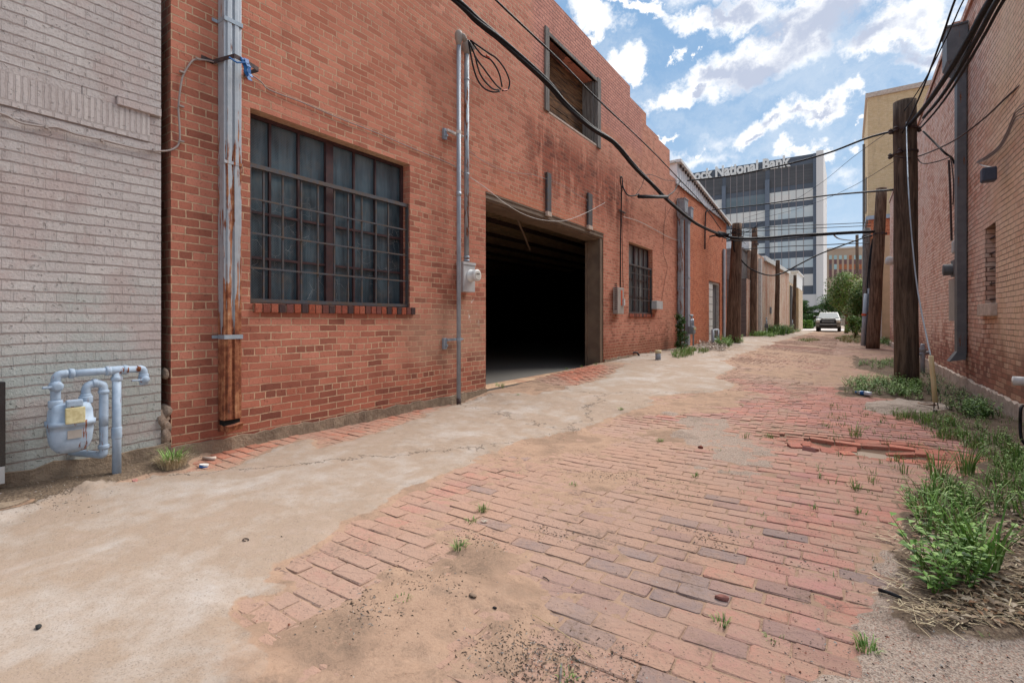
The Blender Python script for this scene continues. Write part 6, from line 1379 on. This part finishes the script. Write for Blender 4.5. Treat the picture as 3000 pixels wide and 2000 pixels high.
tuf = [(1415, 1495, 26, .055, 'bright small tuft on the bricks at the middle of the alley'), (1378, 1527, 16, .035, 'yellow green sprig just below the bright middle tuft'), (1345, 1612, 24, .05, 'dark green tuft in the sandy dirt patch'), (1180, 1765, 10, .03, 'two leafed sprig in the brown dirt left of centre'), (2400, 1470, 0, 0, ''), (2520, 1508, 14, .05, 'round bright tuft on the red bricks at right of centre'), (2508, 1435, 16, .07, 'upright dark sprig on the mauve bricks'), (1660, 1980, 12, .04, 'sprig near the bottom edge in front of the pebbles'), (2540, 1900, 26, .06, 'flat weed in the gravel at the lower right'), (2115, 1820, 14, .04, 'yellowish sprig on the gray bricks near the loose stone'), (2270, 1870, 8, .03, 'tiny sprig low right of the loose stone'), (840, 1275, 60, .09, 'wide grass tuft in front of the brick wall under the large window'), (975, 1240, 24, .055, 'first small tuft right of the wide one along the wall'), (1018, 1232, 30, .07, 'second small tuft right of the wide one along the wall'), (1185, 1200, 10, .05, 'sprig by the red brick strip left of the conduit mast'), (1465, 1135, 30, .11, 'leafy sprig at the left end of the loading door sill'), (1660, 1080, 10, .05, 'sprig in the middle of the loading door sill'), (1705, 1075, 12, .06, 'sprig near the right end of the loading door sill'), (1745, 1068, 12, .07, 'sprig at the foot of the door post'), (1520, 1160, 12, .03, 'flat grass sprig on the red brick patch by the loading door'), (1935, 1295, 16, .05, 'thin tuft on the brown dusty bricks'), (1820, 1205, 16, .05, 'pale tuft at the edge of the concrete strip'), (1680, 1420, 8, .04, 'hair like sprig on the pink bricks near the concrete edge'), (2040, 1395, 8, .05, 'sprig beside the grey gravel smear'), (2385, 1490, 8, .05, 'dry sprig on bricks left of the round bright tuft')]
for (px, py, n, h, lab) in tuf:
    if not n: continue
    c = gpos(px, py); nn, hh = n, h; veg('grass_tuft', lab, 'grass', c, lambda mb: blades(mb, c, nn * 2, hh, .03 if hh < .08 else .07, GT_ + G1, r, .0022, .9), 'small grass tufts growing between the bricks')
c = gpos(505, 1375); veg('grass_tuft', 'round tuft of dry straw coloured grass with green tips by the gas meter', 'grass', c, lambda mb: (blades(mb, c, 420, .11, .09, DRY, r, .0016, 1.1), blades(mb, c + Vector((0, 0, .04)), 90, .12, .07, G1, r, .0022, 1.2)), 'small grass tufts growing between the bricks')
# grass seedlings scattered over the paving joints (uncountable)
def joints(mb):
    for _ in range(420):
        x = r.uniform(-2.2, 1.3); y = 1.2 + 9 * r.random() ** 1.3
        if vnoise(np.array([x * 1.3]), np.array([y * 1.3]))[0] > .5: blades(mb, (x, y, surfz(x, y)), 6, .025 + .01 * r.random(), .02, GT_ + DRY[:2], r, .0014, 1.1)
    for _ in range(260):
        x = r.uniform(-.2, 1.6); y = r.uniform(4, 8); blades(mb, (x, y, surfz(x, y)), 7, .07, .03, GT_, r, .002, 1.0)
veg('grass', None, None, (0, 4, 0), joints, kind='stuff')
# straw and leaf litter, right
def litter(mb):
    for _ in range(1700):
        u = r.random(); p = GP(r.uniform(2560, 3150), r.uniform(1540, 1860)) if u < .8 else GP(r.uniform(2700, 3000), r.uniform(1220, 1500))
        if u < .8 and p.x < .17 + .06 * math.sin(p.y * 9): continue
        z = surfz(p.x, p.y) + r.uniform(.001, .014); a = r.gauss(.2, .9); l = r.uniform(.015, .07) if r.random() < .85 else r.uniform(.07, .17); d = Vector((math.cos(a), math.sin(a), r.uniform(-.1, .1))) * l / 2; s = Vector((-math.sin(a), math.cos(a), 0)) * r.uniform(.0008, .0022)
        mb.cur = r.choice(DRY + [(.16, .11, .07), (.1, .07, .045)]); q = Vector((p.x, p.y, z)); mb.add([q - d - s, q - d + s, q + d + s, q + d - s], [(0, 1, 2, 3)])
    for _ in range(1100):
        p = GP(r.uniform(2640, 3150), r.uniform(1480, 1850)); 
        if p.x < .3: continue
        a = r.uniform(0, 6.3); mb.cur = r.choice([(.22, .15, .09), (.30, .22, .15), (.15, .1, .065), (.38, .31, .23), (.24, .12, .06)]); leaf(mb, Vector((p.x, p.y, surfz(p.x, p.y) + r.uniform(.003, .02))), Vector((math.cos(a), math.sin(a), r.uniform(-.1, .3))), Vector((0, 0, 1)), r.uniform(.02, .055), r.uniform(.012, .03))
veg('straw_litter', 'dry straw and fallen leaves spread over the soil at the lower right', 'leaf litter', (.9, 2, 0), litter, kind='stuff')
# pebbles and crumbs
def crumbs(mb):
    for k in range(3200):
        u = r.random()
        if u < .3: x, y = r.uniform(-2.6, 1.1), 1.0 + 6 * r.random() ** 1.4
        elif u < .62: p = GP(r.uniform(2250, 3000), r.uniform(1560, 2000)); x, y = p.x, p.y
        elif u < .75: p = GP(r.uniform(1500, 1900), r.uniform(1880, 2000)); x, y = p.x, p.y
        elif u < .85: p = GP(r.uniform(1950, 2300), r.uniform(1220, 1420)); x, y = p.x, p.y
        else: x, y = r.uniform(-4.5, -4.0), r.uniform(.6, 6)
        s = .0016 + .0035 * r.random() ** 3; z = surfz(x, y) if k % 3 == 0 else max(surfz(x, y), .0); mb.cur = r.choice([(.4, .34, .3), (.14, .1, .09), (.3, .1, .06), (.5, .46, .42), (.2, .15, .12), (.05, .045, .045)])
        a = [Vector((x + r.uniform(-s, s), y + r.uniform(-s, s), z + (1.2 if j == 3 else 0) * s)) for j in range(4)]
        a[0].x -= s; a[1].x += s; a[2].y += s; mb.add(a, [(0, 1, 3), (1, 2, 3), (2, 0, 3)])
def debris(mb):
    for (px, py, n, sx, sy) in ((1400, 1580, 260, .10, .06), (1830, 1400, 420, .22, .12), (1620, 1560, 160, .12, .06), (1050, 1790, 260, .12, .07), (1250, 1700, 220, .14, .08), (1560, 1900, 420, .12, .06), (1780, 1950, 420, .16, .07), (1500, 1960, 300, .12, .05), (2050, 1560, 160, .14, .08), (2200, 1600, 160, .2, .1), (1900, 1200, 200, .3, .2), (560, 1330, 200, .15, .05), (150, 1470, 260, .25, .12), (1000, 1250, 120, .3, .05)):
        c = GP(px, py)
        for _ in range(n):
            x = c.x + r.gauss(0, sx); y = c.y + r.gauss(0, sy); s = r.uniform(.0012, .004); z = surfz(x, y) + .0005; mb.cur = r.choice([(.10, .07, .05), (.16, .11, .08), (.07, .05, .04), (.26, .19, .14), (.40, .35, .31)])
            a = r.uniform(0, 6.3); d = Vector((math.cos(a), math.sin(a), 0)) * s * r.uniform(1, 3); e_ = Vector((-math.sin(a), math.cos(a), 0)) * s * .6; q = Vector((x, y, z)); mb.add([q - d - e_, q + d - e_, q + e_, q + Vector((0, 0, s))], [(0, 1, 3), (1, 2, 3), (2, 0, 3)])
veg('debris', None, None, (0, 2, 0), debris, kind='stuff')
veg('gravel', None, None, (0, 3, 0), crumbs, kind='stuff')
# ------------- individual litter and stones
def stone(px, py, s, lab, colr, sc_=(1.3, .8, .7), name='stone', cat='stone', dz=.5):
    c = gpos(px, py); m = simple('stone_' + lab.split()[0], colr, None, .9, 0, 30, .4); mb = MB(); mb.blob(c + Vector((0, 0, s * dz)), s, int(px), sc_, .25); tag(mb.build(name, m, None, False), lab, cat)
stone(2115, 1752, .021, 'reddish brown stone lying on the gray brick near the lower right', (.24, .10, .08), (1.3, .75, .6))
stone(1385, 1755, .014, 'brown chip of stone in the dirt patch', (.2, .14, .1), (1.3, .8, .5))
stone(1450, 1778, .007, 'tiny black stone right of the brown chip', (.03, .025, .025))
stone(2052, 1315, .02, 'dark red broken brick piece on the gravel smear', (.2, .06, .04), (1, .8, .8), 'brick_fragment', 'brick piece')
stone(395, 1415, .02, 'pink brick fragment right of the gas meter pipe', (.42, .19, .16), (1.4, .9, .6), 'brick_fragment', 'brick piece')
stone(1278, 1180, .014, 'bright red brick crumb left of the conduit mast', (.45, .1, .05), (1.2, .8, .7), 'brick_fragment', 'brick piece')
stone(2780, 1240, .04, 'rusty red brick lump in the weeds by the anchor', (.3, .1, .05), (1, .8, .9), 'brick_fragment', 'brick piece')
stone(113, 1853, .012, 'black pebble on the concrete at the lower left', (.03, .03, .03), (1.5, .7, .5))
c = gpos(596, 1367); e = empty('tin_can', c, 'small round white and blue tin lying by the straw tuft', 'tin'); MB().lathe(c, (0, .15, 1), [(0, .031), (.018, .032), (.02, .03)], 24).build('tin_side', M['blue'], e); MB().lathe(c + Vector((0, .003, .012)), (0, .15, 1), [(0, .0325), (.011, .0325), (.012, .028), (.010, .027)], 24).build('lid', M['white'], e)
c = gpos(615, 1347); mb = MB(); mb.tube([c + Vector((-.07, -.02, .012)), c + Vector((0, 0, .014)), c + Vector((.03, .03, .012))], [.012, .014, .018], 8); tag(mb.build('bottle_neck', M['stone'], None, True), 'short dirty tube lying above the small tin', 'litter')
c = gpos(2517, 1158); e = empty('water_bottle', c, 'crushed clear plastic water bottle with blue label in the weeds', 'bottle')
m_b = newmat('clear_plastic'); m_b[1]((.55, .62, .66), .15, spec=.6); M['pet'] = bpy.data.materials['clear_plastic']
ax = Vector((.83, -.5, 0)); MB().lathe(c + Vector((0, 0, .03)), ax, [(-.03, .016), (0, .028), (.02, .034), (.05, .03), (.09, .034), (.13, .031), (.17, .033), (.18, .02)], 12).build('bottle', M['pet'], e, True); MB().lathe(c + Vector((0, 0, .03)), ax, [(-.055, .016), (-.03, .016)], 10).build('cap', M['blue'], e); MB().lathe(c + Vector((0, 0, .03)), ax, [(.03, .0345), (.085, .0345)], 12).build('bottle_label', M['blue'], e)
c = gpos(2605, 1748); tag(MB().tube([c + Vector((-.035, .01, .012)), c + Vector((0, 0, .014)), c + Vector((.04, -.012, .01))], .008, 8).build('hose_piece', M['black'], None, True), 'short piece of black hose on the gravel by the weeds', 'litter')
c = gpos(1600, 1690); tag(MB().tube([c + Vector((-.02, .006, .004)), c + Vector((0, .002, .005)), c + Vector((.02, -.01, .004))], .0022, 5).build('twig', M['black']), 'short black twig on the dusty bricks', 'twig')
a, b = gpos(1560, 1800), gpos(1740, 1928); tag(MB().tube([a + Vector((0, 0, .008)), (a + b) / 2 + Vector((0, .008, .012)), b + Vector((0, 0, .008))], .0014, 5, smooth=3).build('straw_stalk', M['straw']), 'long dry straw stalk lying diagonally over the bricks at the bottom', 'straw')
c = gpos(720, 1588); mb = MB(); mb.tube([c + Vector((.02 * math.cos(k * .7), .012 * math.sin(k * .7), .004)) for k in range(9)], .0025, 5); tag(mb.build('rubber_ring', M['iron']), 'dark rubber ring lying on the concrete', 'litter')
a, b = gpos(1640, 2005), gpos(1645, 1945); tag(MB().tube([a + Vector((0, 0, .01)), b + Vector((0, 0, .01))], .004, 6).build('stick', M['graywood']), 'gray stick at the bottom edge of the picture', 'twig')
c = gpos(1418, 1530); mb = MB()
for k in range(5): aa = rnd.uniform(0, 6.3); mb.cur = (.4, .34, .28); leaf(mb, c + Vector((0, 0, .005)), Vector((math.cos(aa), math.sin(aa), .3)), Vector((0, 0, 1)), .03, .012)
tag(mb.build('dead_leaf', M['leaf']), 'curled pale dead leaf beside the bright middle tuft', 'dead leaf')
# ------------- broken bricks lifted round the hole (lie loose)
for k, (px, py, rz, tx_, dz) in enumerate(((2330, 1306, .5, .2, .0), (2375, 1315, -.3, -.25, .005), (2425, 1318, .2, .3, .0), (2480, 1322, .6, .15, .0), (2640, 1342, -.1, .1, -.01), (2700, 1330, .15, -.12, .0))):
    p = GP(px, py); c = Vector((p.x, p.y, surfz(p.x, p.y) + .012 + dz)); bm = MB(); L2, W2b = (.055 if k < 4 else .1), .045
    bm.cur = rnd.choice([(.48, .17, .115), (.42, .155, .115), (.36, .17, .15)]); bm.box((-L2, -W2b, -.03), (L2, W2b, .012), .008)
    mt_ = Matrix.Translation(c) @ Matrix.Rotation(rz, 4, 'Z') @ Matrix.Rotation(tx_, 4, 'X'); bm.v = [tuple(mt_ @ Vector(v)) for v in bm.v]
    o = bm.build('loose_brick', M['paver']); tag(o, ('leftmost tilted brick piece', 'second tilted brick piece from the left', 'third tilted brick piece from the left', 'tilted brick piece nearest the hole', 'sunken brick just below the hole', 'lifted brick right of the hole')[k] + ' of the broken paving', 'brick', 'loose bricks around the hole in the paving')
# =============================================================== shrubs and trees
def foliage(mb, c, rad, n, ls, cols, r, clumps=14, shell=.55):
    cen = []
    for _ in range(clumps):
        d = Vector((r.gauss(0, 1), r.gauss(0, 1), r.gauss(0, 1))).normalized() * (r.random() ** .4); cen.append((Vector((c[0] + d.x * rad[0] * .75, c[1] + d.y * rad[1] * .75, c[2] + d.z * rad[2] * .75)), r.uniform(.28, .5), r.uniform(.7, 1.25)))
    for _ in range(n):
        cc_, k, br = r.choice(cen); d = Vector((r.gauss(0, 1), r.gauss(0, 1), r.gauss(0, 1))).normalized() * (shell + (1 - shell) * r.random()); p = cc_ + Vector((d.x * rad[0] * k, d.y * rad[1] * k, d.z * rad[2] * k))
        cl = r.choice(cols); mb.cur = tuple(q * br for q in cl); leaf(mb, p, Vector((r.gauss(0, 1), r.gauss(0, 1), r.gauss(0, .6) + .1)), Vector((r.gauss(0, .5), r.gauss(0, .5), 1)), ls * r.uniform(.6, 1.3), ls * r.uniform(.4, .7))
def tree(name, label, cat, base, h, rad, n, ls, cols, trunkr, group=None, clumps=16, lift=.55, nb=5):
    e = empty(name, base, label, cat, group); base = Vector(base); c = base + Vector((0, 0, h)); rr = random.Random(int(abs(base.x * 100)) + n)
    mb = MB(); foliage(mb, c, rad, n, ls, cols, rr, clumps); mb.build('crown', M['leaf'], e)
    mb = MB(); mb.tube([base, base + Vector((.05, 0, h * .5)), c], [trunkr, trunkr * .7, trunkr * .35], 8)
    for k in range(nb): a = rr.uniform(0, 6.3); st = base + Vector((0, 0, h * rr.uniform(.3, .7))); mb.tube([st, st + Vector((math.cos(a) * rad[0] * .35, math.sin(a) * rad[1] * .35, rad[2] * .4)), st + Vector((math.cos(a) * rad[0] * .7, math.sin(a) * rad[1] * .7, rad[2] * .8))], [trunkr * .5, trunkr * .3, trunkr * .12], 6)
    mb.build('trunk', M['pole'], e, True); return e
b = GP(1995, 1035); b = Vector((WX + .35, LW(1995, 900, WX + .35).y, gz(WX, 15)))
e = empty('shrub', b, 'dark green column shaped shrub at the foot of the rusty funnel head downspout', 'shrub'); mb = MB(); rr = random.Random(8)
for k in range(9): foliage(mb, b + Vector((rr.uniform(-.05, .05), rr.uniform(-.08, .08), .1 + k * .115)), (.24 - .014 * k, .34 - .02 * k, .17), 430, .045, GD, rr, 6)
mb.build('foliage', M['leaf'], e); MB().tube([b, b + Vector((0, 0, .9))], .02, 6).build('stem', M['pole'], e)
c = gpos(1990, 1040); veg('weed_clump', 'pale green grasses in front of the dark column shaped shrub', 'weeds', c, lambda mb: mass(mb, [(1960, 1050), (1985, 1030), (2040, 1025), (2075, 1032), (2040, 1045), (1985, 1052)], 60, lambda m, p: blades(m, p, 14, .17, .07, GT_ + G1, r, .005, .8)), 'weed patches along the left walls')
c = gpos(2120, 1022); veg('weed_clump', 'bright green weed left of the stout leaning pole', 'weeds', c, lambda mb: mass(mb, [(2095, 1012), (2110, 1002), (2142, 1006), (2145, 1020), (2110, 1022)], 46, lambda m, p: weed(m, p, .36, r, G1, 4, .08, .8)), 'weed patches along the left walls')
c = gpos(2165, 1008); veg('weed_clump', 'bright green weed right of the stout leaning pole', 'weeds', c, lambda mb: mass(mb, [(2148, 1008), (2152, 996), (2172, 998), (2178, 1008)], 26, lambda m, p: weed(m, p, .3, r, G1, 4, .08, .8)), 'weed patches along the left walls')
def lw_mass(px0, px1, n, h, cols, lab, x0=WX + .1, x1=WX + 1.2, dry=False):
    ya_, yb_2 = LW(px0, 900, WX + .5).y, LW(px1, 900, WX + .5).y
    def f(mb):
        for _ in range(n):
            x = r.uniform(x0, x1); y = r.uniform(ya_, yb_2); p = (x, y, gz(x, y))
            (blades(mb, p, 12, h, .2, cols + GT_[:2], r, .012, .7) if r.random() < .5 else weed(mb, p, h, r, cols, 3, .13, .8))
    veg('weed_clump', lab, 'weeds', (x0, ya_, 0), f, 'weed patches along the left walls')
lw_mass(2216, 2240, 60, .35, G1, 'green weeds at the near corner of the long pink building'); lw_mass(2256, 2292, 130, .75, GD + G1, 'tall dark weeds around the short brown pole'); lw_mass(2292, 2325, 70, .3, GT_ + DRY[:1], 'low mixed grass near the far thin dark pole')
# dry leaf pile under orange wall
def pile(mb):
    for _ in range(900):
        px, py = r.uniform(2040, 2130), r.uniform(1006, 1030); p = GP(px, py); a = r.uniform(0, 6.3); mb.cur = r.choice([(.3, .22, .17), (.42, .34, .29), (.17, .12, .09), (.5, .44, .4)])
        leaf(mb, Vector((p.x, p.y, surfz(p.x, p.y) + r.uniform(.0, .13))), Vector((math.cos(a), math.sin(a), r.uniform(-.2, .5))), Vector((0, 0, 1)), r.uniform(.06, .14), r.uniform(.03, .07))
veg('leaf_litter', 'heap of dead brown leaves and trash below the orange wall', 'leaf litter', gpos(2085, 1015), pile, kind='stuff')
# trees at the far right
T = 44; b = DP(2480, 950, T); b.z = 0
tree('tree', 'large light green tree hanging over the parked pickup truck', 'tree', b, 3.7, (1.75, 1.9, 1.95), 9000, .17, GT_ + G1[:3], .16, 'green trees at the far end of the alley', 34)
T = 38; b = DP(2508, 965, T); b.z = 0
tree('tree', 'darker bushy tree in front of the yellow building corner', 'tree', b, 2.3, (1.0, 1.1, 1.7), 6000, .14, GD + GT_, .12, 'green trees at the far end of the alley', 26)
T = 31; b = DP(2505, 995, T); b.z = 0
tree('shrub', 'leafy green bush beside the gray conduits of the leaning pole', 'shrub', b, .75, (.6, .7, .75), 3600, .11, GT_ + G1, .05, 'green trees at the far end of the alley', 18)
T = 75; b = DP(2440, 945, T); b.z = 0
tree('tree', 'dark tree directly behind the cab of the pickup truck', 'tree', b, 3.2, (2.2, 2, 2.6), 4500, .26, GD, .2, 'green trees at the far end of the alley', 22)
T = 78; b = DP(2352, 946, T); b.z = 0
e = empty('pine_tree', b, 'layered dark green pine left of the pickup truck by the tower base', 'tree', 'green trees at the far end of the alley'); mb = MB(); rr = random.Random(3)
for (px, py, a_, h_) in ((2350, 893, 1.3, .8), (2372, 906, 1.5, .55), (2388, 903, 1.2, .4), (2352, 918, 1.4, .7), (2375, 921, 1.8, .5), (2395, 918, 1.2, .35), (2345, 905, 1.2, 1)): foliage(mb, DP(px, py, T), (a_, 1.3, h_), 1100, .2, GD + G1[:1], rr, 8)
mb.build('crown', M['leaf'], e); MB().tube([b, DP(2356, 920, T), DP(2352, 890, T)], [.2, .15, .05], 8).tube([DP(2356, 925, T), DP(2390, 920, T)], .08, 6).build('trunk', M['pole'], e)
for k, (px, py, s, lab, cols) in enumerate(((2362, 944, (1.7, 1.2, 1.1), 'dark clipped hedge behind the brighter one by the far street', GD), (2362, 950, (1.05, .8, .62), 'small bright green clipped hedge by the far street', G1))):
    T = 66 - k * 3; b = DP(px, 955, T); b.z = 0; e = empty('hedge', b, lab, 'hedge', 'clipped hedges by the far street'); mb = MB(); rr = random.Random(k)
    for _ in range(2600):
        d = Vector((rr.gauss(0, 1), rr.gauss(0, 1), rr.gauss(0, 1))).normalized(); pw = lambda v: math.copysign(abs(v) ** .5, v); p = b + Vector((pw(d.x) * s[0] * .62, pw(d.y) * s[1] * .6, s[2] + pw(d.z) * s[2] * .72)); mb.cur = rr.choice(cols); leaf(mb, p, Vector((rr.gauss(0, 1), rr.gauss(0, 1), rr.gauss(0, 1))), Vector((0, 0, 1)), .2, .13)
    mb.build('foliage', M['leaf'], e); MB().box(b + Vector((-s[0] * .5, -s[1] * .4, 0)), b + Vector((s[0] * .5, s[1] * .4, s[2] * 1.5)), .1).build('core', simple('hedge_core', (.02, .05, .012), None, .9), e)
# right verge by the bush
c = gpos(2480, 1000); veg('weed_clump', 'pale dry grass patch at the foot of the bush on the right verge', 'weeds', c, lambda mb: mass(mb, [(2445, 992), (2480, 985), (2530, 990), (2535, 1004), (2480, 1006)], 80, lambda m, p: blades(m, p, 14, .2, .15, DRY + GT_, r, .01, .8)), WG)
c = gpos(2590, 1008); veg('weed_clump', 'green weeds behind the leaning pole against the cream wall', 'weeds', c, lambda mb: mass(mb, [(2572, 1000), (2610, 1000), (2612, 1016), (2578, 1014)], 50, lambda m, p: weed(m, p, .35, r, G1 + GD, 3, .1, .8)), WG)
c = gpos(2365, 1000); veg('weed_clump', 'flat grass patch in the middle of the alley far ahead', 'weeds', c, lambda mb: mass(mb, [(2340, 998), (2380, 991), (2400, 996), (2370, 1003)], 40, lambda m, p: blades(m, p, 12, .12, .2, GT_ + DRY, r, .01, .9)), WG)
